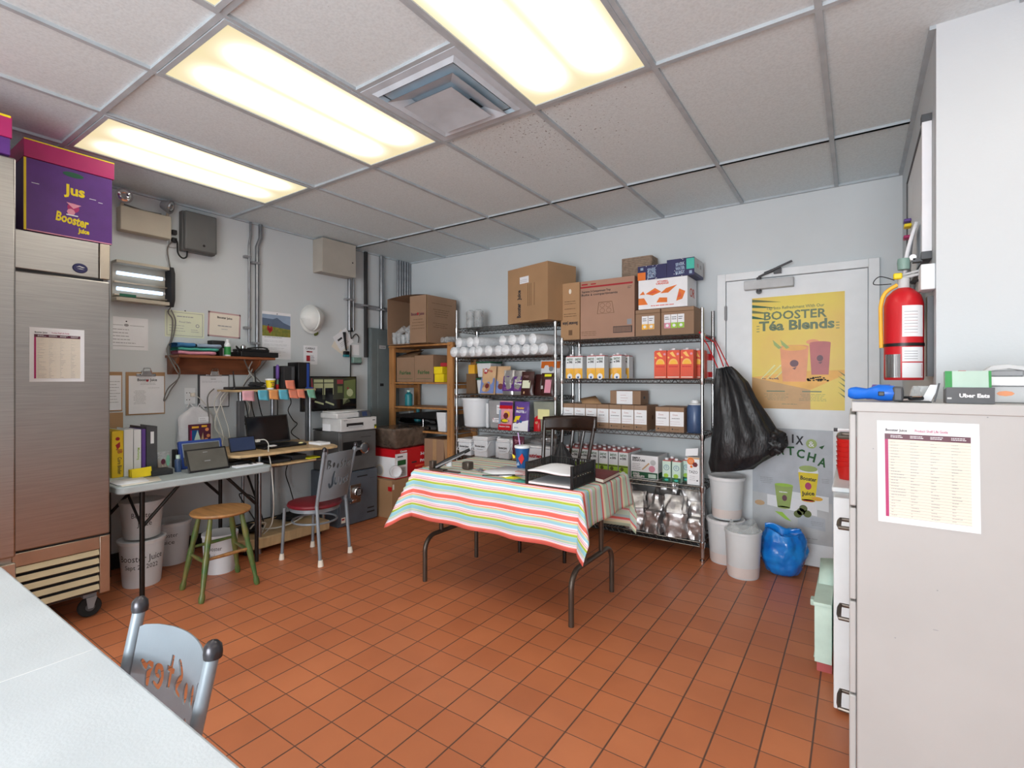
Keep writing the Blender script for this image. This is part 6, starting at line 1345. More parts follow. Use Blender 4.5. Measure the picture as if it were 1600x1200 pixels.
# third shelf boxes with labels
z = R2[2]+.002
def lab(g, f, w, h):
    g.rect(f, w*.02, h*.24, w*.96, h*.58, 'paper'); g.txt(f, 'Date', w*.4, h*.66, .014, 'rose', w=w*.35); g.lines(f, w*.15, h*.52, w*.7, h*.06, 1, 'ink_soft', .5); g.lines(f, w*.05, h*.30, w*.8, h*.18, 2, 'rose', .12); g.disc(f, w*.2, h*.12, .006, 'ink', n=8); g.lines(f, w*.3, h*.08, w*.45, h*.06, 1, 'card_dark', .5)
names = ['first', 'second', 'third', 'fourth', 'fifth', 'sixth', 'seventh']
for i in range(7):
    x = -2.105+.107*i
    carton('syrup_box', 'small brown box with white label in the long row, %s from left' % names[i], x, x+.104, 3.865, 4.13, z, z+.195, 'card_b', lab, lambda g, f, w, h: g.disc(f, w*.5, h*.5, .02, 'card_dark', n=10), group='labelled syrup boxes', bev=.002)
for i in range(2):
    x = -1.29+.11*i
    carton('syrup_box', 'small brown box with white label beside the blue jug, %s of the pair' % ('left', 'right')[i], x, x+.108, 3.865, 4.13, z, z+.19, 'card_b', lab, group='labelled syrup boxes', bev=.002)
g = G('card').add([(-1.20, 3.87, z+.192), (-1.07, 3.87, z+.192), (-1.10, 3.98, z+.215), (-1.24, 3.98, z+.215)], [(0, 1, 2, 3)]).add([(-1.26, 3.87, z+.192), (-1.22, 3.87, z+.192), (-1.20, 4.0, z+.22), (-1.23, 4.0, z+.22)], [(0, 1, 2, 3)])
tag(carton('syrup_box', 'small box with a hand hole lying on top of the row of labelled boxes', -1.705, -1.44, 3.95, 4.13, z+.197, z+.31, 'card_b', lambda g, f, w, h: (g.rect(f, w*.22, h*.02, w*.52, h*.95, 'paper'), g.lines(f, w*.35, h*.2, w*.25, h*.6, 3, 'rose', .15, d=.002)), lambda g, f, w, h: g.disc(f, w*.45, h*.5, .022, 'black', ry=.012)))
t = thing('cardboard_flap', 'open flaps sticking up from the left labelled boxes', 'cardboard', (-1.85, 3.95, z+.196))
G('card').add([(-1.94, 3.90, z+.197), (-1.76, 3.90, z+.197), (-1.86, 4.0, z+.26), (-2.0, 3.98, z+.235)], [(0, 1, 2), (0, 2, 3)]).build('flap_sheet', t, solid=.004)
t = thing('blue_jug', 'translucent blue jug with a white cap at the right end of the third shelf', 'jug', (-1.01, 3.93, z))
G('jug_blue').lathe((-1.01, 3.94, 0), [(.055, z), (.06, z+.01), (.06, z+.19), (.05, z+.21), (.03, z+.215)], 28, 'jug_blue').build('jug_body', t); tag(G('white').lathe((-1.01, 3.94, 0), [(.048, z+.205), (.05, z+.215), (.03, z+.225), (.028, z+.245), (0, z+.246)], 20).build('cap', t), 'white cap')
# fourth shelf
z = R2[3]+.002
k = 0
for r in range(3):
    for c in range(7):
        x = -2.07+.087*c; y = 3.895+.098*r
        tetra('milk_carton', 'white and green plant milk carton, %s row, %s from left' % (('front', 'middle', 'back')[r], names[c]), 'green plant milk cartons', x, y, z, .078, .205, .09, 'white', eo('lime', 'olive'))
def cups(g, f, w, h):
    g.rect(f, w*.02, h*.03, w*.96, h*.26, 'green_dk'); g.txt(f, 'COLD', w*.2, h*.16, .016, 'paper', w=w*.25, d=.003, bold=.05); g.txt(f, 'GOBELETS', w*.3, h*.06, .014, 'paper', w=w*.42, d=.003, bold=.05); g.rect(f, w*.65, h*.07, w*.28, h*.16, 'mint_pale', .003)
    g.txt(f, 'SIMPLY', w*.2, h*.83, .016, 'ink', w=w*.3, bold=.04); g.txt(f, 'SIGNATURE', w*.29, h*.74, .014, 'ink', w=w*.48, bold=.04); g.lines(f, w*.05, h*.36, w*.4, h*.3, 4, 'ink_soft', .25); g.pg(f, [(w*.4, h*.4), (w*.45, h*.38), (w*.7, h*.66), (w*.66, h*.7)], 'tan'); g.disc(f, w*.82, h*.72, w*.1, 'light_grey', .002); g.disc(f, w*.78, h*.45, w*.12, 'pink', .002, n=10)
carton('cup_carton', 'white and green carton of cups in the middle of the fourth right shelf', -1.495, -1.275, 3.88, 4.12, z, z+.185, 'paper', cups, lambda g, f, w, h: g.rect(f, 0, h*.03, w, h*.26, 'green_dk'), lambda g, f, w, h: g.rect(f, .01, .01, w-.02, h-.02, 'grey_mid'))
def coco(g, f, w, h): g.rect(f, 0, 0, w, h*.22, 'green_dk'); g.disc(f, w*.45, h*.30, w*.3, 'lime', .0018, n=9, ry=h*.1); g.disc(f, w*.5, h*.67, w*.33, 'pepsi', .0015, n=16); g.disc(f, w*.5, h*.67, w*.28, 'mint_pale', .002, n=16); g.txt(f, 'O', w*.5, h*.63, .02, 'pepsi', w=.014, d=.003); g.disc(f, w*.5, h*.1, w*.25, 'teal_lt', .003, n=10, ry=h*.05)
for i, (x, y) in enumerate(((-1.205, 3.90), (-1.13, 3.90), (-1.19, 3.99), (-1.08, 3.99))):
    tetra('water_carton', 'slim pale carton with green base on the fourth right shelf, %s' % ('front left', 'front right', 'behind left', 'behind right')[i], 'slim coconut water cartons', x, y, z, .064, .165, .064, 'mint_pale', coco)
def tz(g, f, w, h): g.rect(f, 0, h*.94, w, h*.06, 'tan'); g.disc(f, w*.3, h*.85, w*.3, 'orange', .0015, n=14); g.disc(f, w*.3, h*.85, w*.2, 'peach', .002, n=12); g.disc(f, w*.65, h*.74, w*.22, 'maroon', .002, n=6); g.disc(f, w*.35, h*.66, w*.12, 'orange', .0022, n=6); g.txt(f, 'TAZO', w*.5, h*.42, .02, 'ink', w=w*.7); g.lines(f, w*.2, h*.15, w*.5, h*.2, 3, 'ink_soft', .15); g.disc(f, w*.82, h*.16, .006, 'ink', n=8)
carton('tea_carton', 'tall white tea carton with orange artwork by the right post', -1.05, -.96, 3.87, 3.96, z, z+.205, 'paper', tz, group=None)
tag(G('paper').fbox(Fr((-1.065, 3.88, z+.208), (1, .1, .12), (0, .25, 1)), 0, 0, .09, .055, 0, .004).lines(Fr((-1.065, 3.88, z+.21), (1, .1, .12), (0, .25, 1)), .02, .01, .04, .02, 1, 'ink_soft').build('paper_card'), 'white slip of paper standing on top of the tea carton', 'paper')
# bottom shelf foil bags
z = R2[4]+.002
def foilbag(label, x, w, h, y=3.97, dpt=.14, seed=0, yaw=0):
    g = G('foil')
    def fn(u, v):
        a = 2*PI*u; c, s_ = math.cos(a), math.sin(a); k = .45
        cc = math.copysign(abs(c)**k, c); ss = math.copysign(abs(s_)**k, s_)
        ww = w/2*(1-.15*max(0, v-.6)/.4); dd = dpt/2*(1 if v < .55 else 1-(v-.55)/.45*.92)
        if v > .7: ww *= 1+.25*(v-.7)
        n_ = noise.noise(Vector((cc*2.2+seed, ss*2.2, v*4.5+seed)))*.020+noise.noise(Vector((cc*5+seed, ss*5, v*9)))*.005
        return Vector((cc*(ww+n_), ss*(dd+n_*.8)+(.03*math.sin(v*3+seed) if v > .6 else 0), h*v))
    g.surf(fn, 44, 26, 'foil', wrap=True); g.add([fn(i/44, 0) for i in range(44)], [tuple(range(43, -1, -1))])
    o = g.build('foil_bag', ang=25, origin=(0, 0, 0)); o.location = (x, y, z); o.rotation_euler = (0, 0, yaw); tag(o, label, 'foil bag', 'silver foil bags')
for i, (lb, x, w, h, y, yaw) in enumerate((('silver foil bag on the bottom shelf nearest the left post', -2.00, .17, .30, 4.0, .3), ('silver foil bag slumped at the back, left of the middle', -1.80, .19, .27, 4.02, .2), ('silver foil bag left of the tied clear bag', -1.60, .18, .36, 4.0, -.3), ('silver foil bag with a crumpled flat base in the middle of the bottom shelf', -1.47, .17, .30, 3.93, .2),
        ('upright silver foil bag on the bottom shelf with a bright folded top', -1.31, .14, .29, 3.92, -.15), ('wide silver foil bag second from the right post', -1.14, .17, .31, 3.91, .1), ('silver foil bag against the right post on the bottom shelf', -.995, .12, .27, 3.93, 0), ('tall silver foil bag behind the right pair', -1.06, .18, .39, 4.07, .2), ('tall silver foil bag behind the upright one', -1.27, .2, .38, 4.08, -.1))):
    foilbag(lb, x, w, h, y, seed=i*3.1, yaw=yaw)

# ------------------------------------------------------------ black bag hanging from the right chrome post
t = thing('trash_bag', 'black plastic bin bag hanging by red ties from the chrome shelving post', 'bag', (-.70, 3.86, .66))
def bb(u, v):
    # v: 0 bottom .. 1 top ; outline in X/Z fitted by hand
    zs = v; L_ = [(-.86, .675), (-.885, .74), (-.865, .90), (-.855, 1.10), (-.85, 1.28), (-.82, 1.425)]
    R_ = [(-.60, .72), (-.415, .86), (-.43, .97), (-.54, 1.14), (-.64, 1.33), (-.75, 1.44)]
    k = v*5; i = min(4, int(k)); q = k-i; q = q*q*(3-2*q)*.5+q*.5
    l = (L_[i][0]+(L_[i+1][0]-L_[i][0])*q, L_[i][1]+(L_[i+1][1]-L_[i][1])*q); r = (R_[i][0]+(R_[i+1][0]-R_[i][0])*q, R_[i][1]+(R_[i+1][1]-R_[i][1])*q)
    a = 2*PI*u; c, s_ = math.cos(a), math.sin(a); m_ = (c+1)/2
    x = l[0]+(r[0]-l[0])*m_; z = l[1]+(r[1]-l[1])*m_
    d = .14*math.sin(min(1, (v*1.3+.25))*PI*.62)*(1-v**3*.8)+.012
    pl = .012*math.sin(a*9+v*3)*(.3+v)+.02*noise.noise(Vector((x*9, s_*2.0, z*6)))
    return Vector((x+pl*c, 3.86-s_*(d+pl), z))
g = G('bag_black').surf(bb, 72, 36, wrap=True); g.add([bb(i/72, 0) for i in range(72)], [tuple(range(71, -1, -1))]); g.add([bb(i/72, 1) for i in range(72)], [tuple(range(72))])
g.build('bag_body', t, ang=80)
g = G('bag_black'); crumple((-.455, 3.80, .845), .065, .06, .075, 77, .8, 20, 'bag_black', g); tag(g.build('knotted_corner', t, ang=80), 'tied lumpy corner')
g = G('red')
for p in ([(-.955, 3.84, 1.69), (-.90, 3.86, 1.60), (-.83, 3.86, 1.43)], [(-.94, 4.19, 1.69), (-.86, 4.02, 1.60), (-.76, 3.88, 1.44)], [(-.955, 3.84, 1.69), (-.87, 3.95, 1.62), (-.79, 3.86, 1.44)], [(-.93, 3.84, 1.655), (-.955, 3.84, 1.70)]): g.tube(p, .0045, 6)
tag(g.build('tie_cord', t), 'red ties')
# tubs by the door
tub('milky round tub on the floor, lower of the stacked pair by the door', -.80, 3.97, .105, .125, 0, .31, 'tub_clear', lid='tub_lid', contents='tub_fill')
tub('milky round tub stacked on another, right of the chrome shelving', -.79, 3.97, .10, .12, .325, .30, 'tub_clear', lid='tub_lid', contents='tub_fill')
t = tub('white round tub with a clear liner, in front of the stacked pair', -.64, 3.745, .10, .115, 0, .315, 'tub_clear', contents='tub_fill')
g = G('clear'); g.surf(lambda u, v: Vector((-.64+(.108-.03*v+.012*noise.noise(Vector((u*20, v*4, 0))))*math.cos(2*PI*u), 3.745+(.108-.03*v)*math.sin(2*PI*u), .31+.05*v*(1+.5*math.sin(u*14)))), 40, 5, 'clear', wrap=True); tag(g.build('liner_bag', t), 'clear liner')
t = thing('blue_bag', 'bright blue plastic bag slumped on the floor against the door', 'bag', (-.42, 3.93, 0))
def bl(u, v):
    a = 2*PI*u; pr = ((0, .055), (.06, .095), (.2, .118), (.5, .138), (.8, .130), (.93, .112), (1, .104)); r = pr[-1][1]
    for (v0, r0), (v1, r1) in zip(pr, pr[1:]):
        if v0 <= v <= v1: r = r0+(r1-r0)*(v-v0)/(v1-v0)
    k = 1+.16*noise.noise(Vector((math.cos(a)*2.2, math.sin(a)*2.2, v*3+4)))+.07*noise.noise(Vector((math.cos(a)*7, math.sin(a)*7, v*9)))+.02*math.sin(a*13+v*3)*v
    z = .30*v+.018*math.sin(a*2+.6)*v**3+.012*noise.noise(Vector((a*2, v*3, 1)))*v
    return Vector((-.415+r*k*math.cos(a)*1.04, 3.93+r*k*math.sin(a)*.9, max(0, z)))
g = G('bag_blue').surf(bl, 56, 26, wrap=True)
top = [bl(i/56, 1) for i in range(56)]; cc = Vector((-.43, 3.93, .265)); mid = [cc+(p-cc)*.45+Vector((0, 0, .012*math.sin(i))) for i, p in enumerate(top)]
g.add(top+mid+[cc], [(i, (i+1) % 56, 56+(i+1) % 56, 56+i) for i in range(56)]+[(56+i, 56+(i+1) % 56, 112) for i in range(56)])
g.add([bl(i/56, 0) for i in range(56)], [tuple(range(55, -1, -1))]); g.build('bag_body', t, ang=60)
g = G('bag_blue').surf(lambda u, v: Vector((-.53+.215*u, 3.93+.03*math.sin(u*9)*(1-v), .27+.065*v-.012*u+.010*math.sin(u*7))), 20, 4, 'bag_blue'); tag(g.build('gathered_top', t, solid=.002, ang=80), 'gathered top edge')

# ------------------------------------------------------------ centre table with striped cloth
TX0, TX1, TY0, TY1, CZ = -2.43, -1.205, 2.40, 3.05, .742
t = thing('folding_table', 'folding table with dark arched legs under the striped tablecloth', 'table', (-1.82, 2.72, 0))
G('table_white').prism(f0, rounded(TX0, TX1, TY0, TY1, .03), CZ-.04, CZ).build('tabletop', t, bevel=.006)
for x, s_ in ((-2.375, 1), (-1.28, -1)):
    yc = 2.715; r = .095
    pts = [(x, 2.44, 0), (x, 2.44, .20)]+[(x, 2.44+r*(1-math.cos(a)), .20+r*math.sin(a)) for a in [i*PI/16 for i in range(1, 9)]]
    pts2 = [(a_, 5.43-b_, c_) for a_, b_, c_ in pts]
    G('leg_brown').tube(pts+pts2[::-1], .0155, 12).build('arched_foot', t)
    for y in (2.60, 2.83): G('leg_brown').cyl((x, y, .295), (x, y, CZ-.04), .0145).build('leg', t)
    G('leg_brown').tube([(x, 2.60, .5), (x+s_*.25, 2.66, CZ-.045)], .008).build('brace', t)
def stripe_mat():
    m = bpy.data.materials.new('striped_cloth'); m.use_nodes = True; nt = m.node_tree; b = nt.nodes['Principled BSDF']; L = nt.links.new
    uv = nt.nodes.new('ShaderNodeUVMap'); uv.uv_map = 'UVMap'; sp = nt.nodes.new('ShaderNodeSeparateXYZ'); L(uv.outputs[0], sp.inputs[0])
    fr = nt.nodes.new('ShaderNodeMath'); fr.operation = 'FRACT'; dv = nt.nodes.new('ShaderNodeMath'); dv.operation = 'DIVIDE'; dv.inputs[1].default_value = .158
    L(sp.outputs[1], dv.inputs[0]); L(dv.outputs[0], fr.inputs[0])
    cr = nt.nodes.new('ShaderNodeValToRGB'); cr.color_ramp.interpolation = 'CONSTANT'
    st = [(.0, (236, 112, 100)), (.14, (252, 206, 200)), (.165, (238, 232, 246)), (.20, (196, 180, 212)), (.22, (236, 226, 234)), (.25, (182, 208, 192)), (.31, (240, 218, 160)), (.33, (146, 202, 218)), (.46, (166, 214, 218)), (.50, (178, 198, 56)), (.565, (232, 228, 180)), (.59, (246, 208, 206)), (.63, (200, 110, 140)), (.65, (250, 232, 236)), (.69, (244, 150, 150)), (.71, (234, 234, 246)), (.77, (160, 212, 228)), (.87, (204, 222, 190)), (.91, (240, 214, 150)), (.93, (228, 110, 116)), (.95, (244, 226, 232))]
    e = cr.color_ramp.elements
    for i, (p, c) in enumerate(st):
        q = e[i] if i < 2 else e.new(p)
        q.position = p; q.color = lin(c)
    L(fr.outputs[0], cr.inputs[0])
    # top stripes: quieter sage ground with coral bands
    dv2 = nt.nodes.new('ShaderNodeMath'); dv2.operation = 'DIVIDE'; dv2.inputs[1].default_value = .145; fr2 = nt.nodes.new('ShaderNodeMath'); fr2.operation = 'FRACT'; L(sp.outputs[1], dv2.inputs[0]); L(dv2.outputs[0], fr2.inputs[0])
    c2 = nt.nodes.new('ShaderNodeValToRGB'); c2.color_ramp.interpolation = 'CONSTANT'
    for i, (p, c) in enumerate([(0, (192, 212, 190)), (.30, (214, 130, 130)), (.36, (236, 196, 200)), (.40, (200, 222, 206)), (.62, (180, 206, 208)), (.74, (226, 110, 104)), (.84, (240, 206, 206)), (.88, (236, 232, 200))]):
        q = c2.color_ramp.elements[i] if i < 2 else c2.color_ramp.elements.new(p); q.position = p; q.color = lin(c)
    L(fr2.outputs[0], c2.inputs[0])
    gt = nt.nodes.new('ShaderNodeMath'); gt.operation = 'GREATER_THAN'; gt.inputs[1].default_value = .44; L(sp.outputs[1], gt.inputs[0])
    mx = nt.nodes.new('ShaderNodeMix'); mx.data_type = 'RGBA'; L(gt.outputs[0], mx.inputs['Factor']); L(cr.outputs[0], mx.inputs['A']); L(c2.outputs[0], mx.inputs['B'])
    L(mx.outputs['Result'], b.inputs['Base Color']); b.inputs['Roughness'].default_value = .8; M['stripes'] = m
stripe_mat()
bm = bmesh.new(); uvl = bm.loops.layers.uv.new('UVMap')
dF, dR, dL, dB = .315, .20, .30, .36
NX, NY = 96, 72
def cl(s_, t_):
    ds = s_-TX1 if s_ > TX1 else (s_-TX0 if s_ < TX0 else 0); dt = t_-TY1 if t_ > TY1 else (t_-TY0 if t_ < TY0 else 0)
    x = min(max(s_, TX0), TX1); y = min(max(t_, TY0), TY1); z = CZ+.004
    r = math.hypot(ds, dt)
    if r > 0:
        cn = min(abs(ds), abs(dt))/max(abs(ds), abs(dt), 1e-6)
        fl = (.10+(.38 if dt < 0 else .14)*cn); rr = r*(1-.05*cn)
        e = max(0, r-.008)
        ripple = .010*(1-cn)*math.sin((s_ if abs(dt) > abs(ds) else t_)*19)*min(1, r/.2)+.003*math.sin((s_+t_)*17)*min(1, r/.3)*(1-cn)
        x += ds/r*(fl*rr+.008)+(0 if ds == 0 else ripple*(1 if ds > 0 else -1)); y += dt/r*(fl*rr+.008)+(0 if dt == 0 else ripple*(1 if dt > 0 else -1))
        z -= e*math.sqrt(max(.1, 1-fl*fl))
    return Vector((x, y, z+.0015*noise.noise(Vector((s_*8, t_*8, 0)))))
def grid_axis(a, lo, hi, b, n):
    q = [a+(lo-a)*i/12 for i in range(12)]+[lo+(hi-lo)*i/(n-24) for i in range(n-24)]+[hi+(b-hi)*i/12 for i in range(13)]
    return q
XS = grid_axis(TX0-dL, TX0, TX1, TX1+dR, NX); YS = grid_axis(TY0-dF, TY0, TY1, TY1+dB, NY)
V = [[bm.verts.new(cl(a, b)-Vector((-1.82, 2.72, .43))) for a in XS] for b in YS]
for j in range(len(YS)-1):
    for i in range(len(XS)-1):
        fc = bm.faces.new((V[j][i], V[j][i+1], V[j+1][i+1], V[j+1][i])); fc.smooth = True
        for lp_, (a, b) in zip(fc.loops, ((XS[i], YS[j]), (XS[i+1], YS[j]), (XS[i+1], YS[j+1]), (XS[i], YS[j+1]))): lp_[uvl].uv = (a-TX0+dL, b-(TY0-dF)+.0)
me = bpy.data.meshes.new('tablecloth'); bm.to_mesh(me); bm.free(); me.materials.append(M['stripes'])
o = bpy.data.objects.new('tablecloth', me); COL.objects.link(o); o.location = (-1.82, 2.72, .43); k = o.modifiers.new('s', 'SOLIDIFY'); k.thickness = .0016; k.offset = 1
tag(o, 'multicoloured striped tablecloth draped over the centre table', 'tablecloth')
CT = CZ+.008
# black two tier letter tray
t = thing('letter_tray', 'black two tier letter tray full of papers on the striped cloth', 'letter tray', (-1.40, 2.55, CT))
x0, x1, y0, y1 = -1.555, -1.265, 2.42, 2.70
def tier(z):
    g = G('black').box(x0, x1, y0, y1, z, z+.004)
    for a, b, c, d in ((x0, y0, x0, y1), (x1, y0, x1, y1), (x0, y1, x1, y1)):
        n = 16 if a == c else 18
        for zz in (z+.006, z+.058): g.tube([(a, b, zz), (c, d, zz)], .0035, 6)
        for i in range(n+1):
            xx = a+(c-a)*i/n; yy = b+(d-b)*i/n; g.box(xx-.003, xx+.003, yy-.003, yy+.003, z+.004, z+.058)
    return g
tier(CT).build('lower_tier', t); tier(CT+.065).build('upper_tier', t)
for a, b in ((x0, y0), (x1, y0), (x0, y1), (x1, y1)): G('black').box(a-.007, a+.007, b-.007, b+.007, CT, CT+.128).build('corner_post', t, bevel=.002)
tag(G('paper').surf(lambda u, v: Vector((x0+.01+.27*u, y0-.005+.27*v, CT+.078+.022*math.sin(v*PI)*math.sin(u*PI)+.004*math.sin(u*6))), 14, 14, 'paper').build('paper_stack', solid=.008), 'curled white papers in the upper letter tray', 'papers')
tag(G('paper').box(x0+.012, x1-.012, y0+.0, y1-.012, CT+.005, CT+.016).build('paper_stack'), 'flat white papers in the lower letter tray', 'papers')
t = thing('ledger_book', 'maroon ledger book lying at the right end of the striped table', 'book', (-1.23, 2.83, CT))
f = Fr((-1.285, 2.62, CT), (.985, .17, 0), (-.17, .985, 0))
G('maroon').prism(f, [(0, .10), (.10, .03), (.13, .32), (-.06, .36)], .022, .026).prism(f, [(0, .10), (.10, .03), (.13, .32), (-.06, .36)], 0, .004).build('cover', t, bevel=.001)
tag(G('tan').prism(f, [(.003, .105), (.097, .038), (.125, .315), (-.055, .355)], .004, .022, 'paper_cream').build('page_block', t), 'cream pages')
# stapler
t = thing('stapler', 'black metal long arm stapler with its arm raised at the left end of the table', 'stapler', (-2.2, 2.48, CT))
G('leg_brown').box(-2.32, -2.20, 2.42, 2.47, CT, CT+.012).box(-2.20, -2.08, 2.435, 2.46, CT, CT+.008).build('base_plate', t, bevel=.003)
G('leg_brown').box(-2.325, -2.29, 2.425, 2.465, CT+.012, CT+.06).build('pivot_block', t, bevel=.004)
g = G('black'); g.tube([(-2.28, 2.445, CT+.02), (-2.22, 2.50, CT+.065), (-2.12, 2.60, CT+.13)], [.016, .015, .010], 8); g.build('arm', t)
tag(G('chrome').tube([(-2.27, 2.43, CT+.02), (-2.14, 2.57, CT+.105)], .006, 6, 'grey_mid').build('staple_rail', t), 'metal rail'); tag(G('paper').lathe((-2.24, 2.53, CT+.02), [(.0, 0), (.02, .0), (.02, .03), (0, .03)], 12, 'paper').build('roll', t), 'small white roll')
g = G('leg_brown'); g.box(-2.16, -2.10, 2.56, 2.62, CT, CT+.05); g.build('rear_block', t, bevel=.01)
g = G('grey_mid')
for i in range(7): a = i*.8; g.tube([(-2.06+.012*i, 2.58, CT+.004), (-2.06+.012*i+.02*math.cos(a), 2.58+.025*math.sin(a), CT+.012), (-2.05+.012*i+.03*math.cos(a), 2.58+.04*math.sin(a), CT+.005)], .004, 6)
tag(g.build('key_bunch'), 'bunch of grey keys next to the white paper on the striped cloth', 'keys')
tag(G('paper').add([(-2.00, 2.56, CT+.002), (-1.76, 2.50, CT+.002), (-1.72, 2.78, CT+.002), (-1.98, 2.84, CT+.002)], [(0, 1, 2, 3)]).build('paper_sheet', solid=.003), 'plain white paper sheet lying flat on the striped cloth', 'paper')
t = thing('pen', 'slim dark pen lying across the cloth beside the white sheet', 'pen', (-1.80, 2.5, CT))
G('black').tube([(-1.90, 2.45, CT+.006), (-1.70, 2.60, CT+.006)], [.003, .005], 8).build('barrel', t); tag(G('rose').tube([(-1.73, 2.56, CT+.012), (-1.66, 2.62, CT+.010)], .005, 8).build('pink_pen_end', t), 'pinkish end')
tag(G('note_yellow').add([(-1.82, 2.52, CT+.001), (-1.73, 2.47, CT+.001), (-1.66, 2.53, CT+.001), (-1.75, 2.58, CT+.001)], [(0, 1, 2, 3)]).build('sticky_note', solid=.0008), 'bright yellow sticky note on the striped cloth', 'sticky note')
tag(G('note_teal').add([(-1.68, 2.43, CT+.001), (-1.59, 2.43, CT+.001), (-1.58, 2.50, CT+.001), (-1.66, 2.51, CT+.001)], [(0, 1, 2, 3)]).build('sticky_note', solid=.0008), 'teal sticky note beside the black letter tray', 'sticky note')
tag(G('ink').box(-1.80, -1.72, 2.66, 2.70, CT, CT+.01, 'rose').build('pencil_case'), 'small pinkish strip between the white sheet and the letter tray', 'strip')
t = thing('soda_cup', 'blue paper cup with a white lid and lilac straw on the striped cloth', 'cup', (-1.86, 2.84, CT))
G('pepsi').lathe((-1.86, 2.84, 0), [(.036, CT), (.05, CT+.135)], 24, 'pepsi').build('cup_wall', t); tag(G('white').lathe((-1.86, 2.84, 0), [(.052, CT+.135), (.054, CT+.14), (.052, CT+.15), (.04, CT+.152), (0, CT+.152)], 24).build('lid', t), 'white lid')
mat('lilac', (196, 160, 214), .4); tag(G('lilac').tube([(-1.87, 2.84, CT+.10), (-1.895, 2.84, CT+.235)], .004, 8).build('straw', t), 'lilac straw')
f = Fr((-1.86+.014, 2.84-.047, CT+.02), (.95, .28, 0), (.0, -.10, 1)); g = G('red_cup').pg(f, [(-.012, .05), (.018, .085), (.03, .05), (.008, .01)], 'red_cup', .0).pg(f, [(-.05, .08), (-.045, .05), (-.03, .055), (-.035, .07)], 'yellow', .003).pg(f, [(-.012, .03), (-.03, .0), (-.002, .005)], 'sky', .002); g.build('print', t)
# dark wooden chair behind the table
t = thing('wooden_chair', 'dark brown slat back wooden chair behind the striped table', 'chair', (-1.96, 3.42, 0))
xl, xr = -2.17, -1.755
G('wood_black').prism(f0, [(xl-.01, 3.24), (xr+.01, 3.24), (xr-.02, 3.60), (xl+.02, 3.60)], .43, .46).build('seat', t, bevel=.008)
for x in (xl+.01, xr-.01): G('wood_black').tube([(x, 3.26, 0), (x, 3.26, .43)], [.014, .02], 8).build('front_leg', t)
for x, xt in ((xl+.03, xl), (xr-.03, xr+.045)):
    G('wood_black').tube(spline([(x, 3.66, 0), (x, 3.59, .43), (x+(xt-x)*.4, 3.60, .62), (xt, 3.66, 1.0)], 4), .016, 8).build('back_post', t)
for i in range(4):
    k = (i+.9)/4.8; xb = xl+.04+(xr-xl-.08)*k; xt = xl+(xr+.045-xl)*k; G('wood_black').tube([(xb, 3.58, .46), (xt, 3.64, .93)], [.012, .013], 8).build('back_slat', t)
def tr(u, v):
    x = xl-.015+(xr-xl+.075)*u; return Vector((x, 3.645+.045*math.sin(u*PI)+.012*v, .915+.022*u+.115*v+.008*math.sin(u*PI)*v))
G('wood_black').surf(tr, 20, 4).build('top_rail', t, solid=.022)
for a, b in (((xl+.01, 3.26, .2), (xl+.03, 3.62, .2)), ((xr-.01, 3.26, .2), (xr-.03, 3.62, .2)), ((xl+.01, 3.27, .28), (xr-.01, 3.27, .28))): G('wood_black').tube([a, b], .009, 8).build('stretcher', t)
t = thing('plastic_bag', 'shiny black plastic bag sitting on the seat of the wooden chair', 'bag', (-1.86, 3.40, .461))
def bg(u, v):
    a = 2*PI*u; r = (1-v**1.6*.93)*(.55+.45*math.sin(min(1, v*4)*PI/2)); k = 1+.15*noise.noise(Vector((math.cos(a)*2, math.sin(a)*2, v*3)))+.05*math.sin(a*9)
    return Vector((-1.83-.04*v+.165*r*k*math.cos(a), 3.40+.12*r*k*math.sin(a), .462+.40*v))
G('bag_black').surf(bg, 40, 18, wrap=True).build('bag_body', t)

# ------------------------------------------------------------ right side: filing cabinet and wall
t = thing('filing_cabinet', 'tall cream four drawer metal filing cabinet seen from the side', 'filing cabinet', (.33, 2.2, 0))
g = G('cream').box(.002, .67, 1.95, 2.40, 0.02, 1.262); f = FB(0, 1.95, 0)
for a, b in ((.045, 1.13), (.20, .72), (.31, 1.24), (.10, .55)): g.disc(f, a, b, .002, 'grey_mid', n=6)
g.rect(f, .19, .60, .012, .002, 'ink_soft'); g.build('cabinet_body', t, bevel=.004)
G('cream').box(-.012, .672, 1.946, 2.405, 1.245, 1.277).build('top_panel', t, bevel=.003)
G('grey_dark').box(.02, .65, 1.97, 2.38, 0, .02).build('plinth', t)
for i in range(4):
    z0 = .035+.302*i; d = G('cream').box(-.018, .001, 1.958, 2.392, z0, z0+.295).build('drawer', t, bevel=.004)
    zc = z0+.215; tag(G('steel').tube([(-.018, 2.0, zc), (-.045, 2.0, zc), (-.048, 2.03, zc), (-.048, 2.09, zc), (-.045, 2.12, zc), (-.018, 2.12, zc)], .007, 8, 'leg_brown').build('handle', d), 'dark bronze pull handle')
sheet('paper_chart', 'white shelf life chart with a purple header taped to the filing cabinet side', 'paper chart', Fr((.058, 1.9495, .905), (1, 0, .0), (-.012, 0, 1)), .238, .315, 'paper', lambda g, f: chart(g, f, .238, .315))
KZ = 1.278
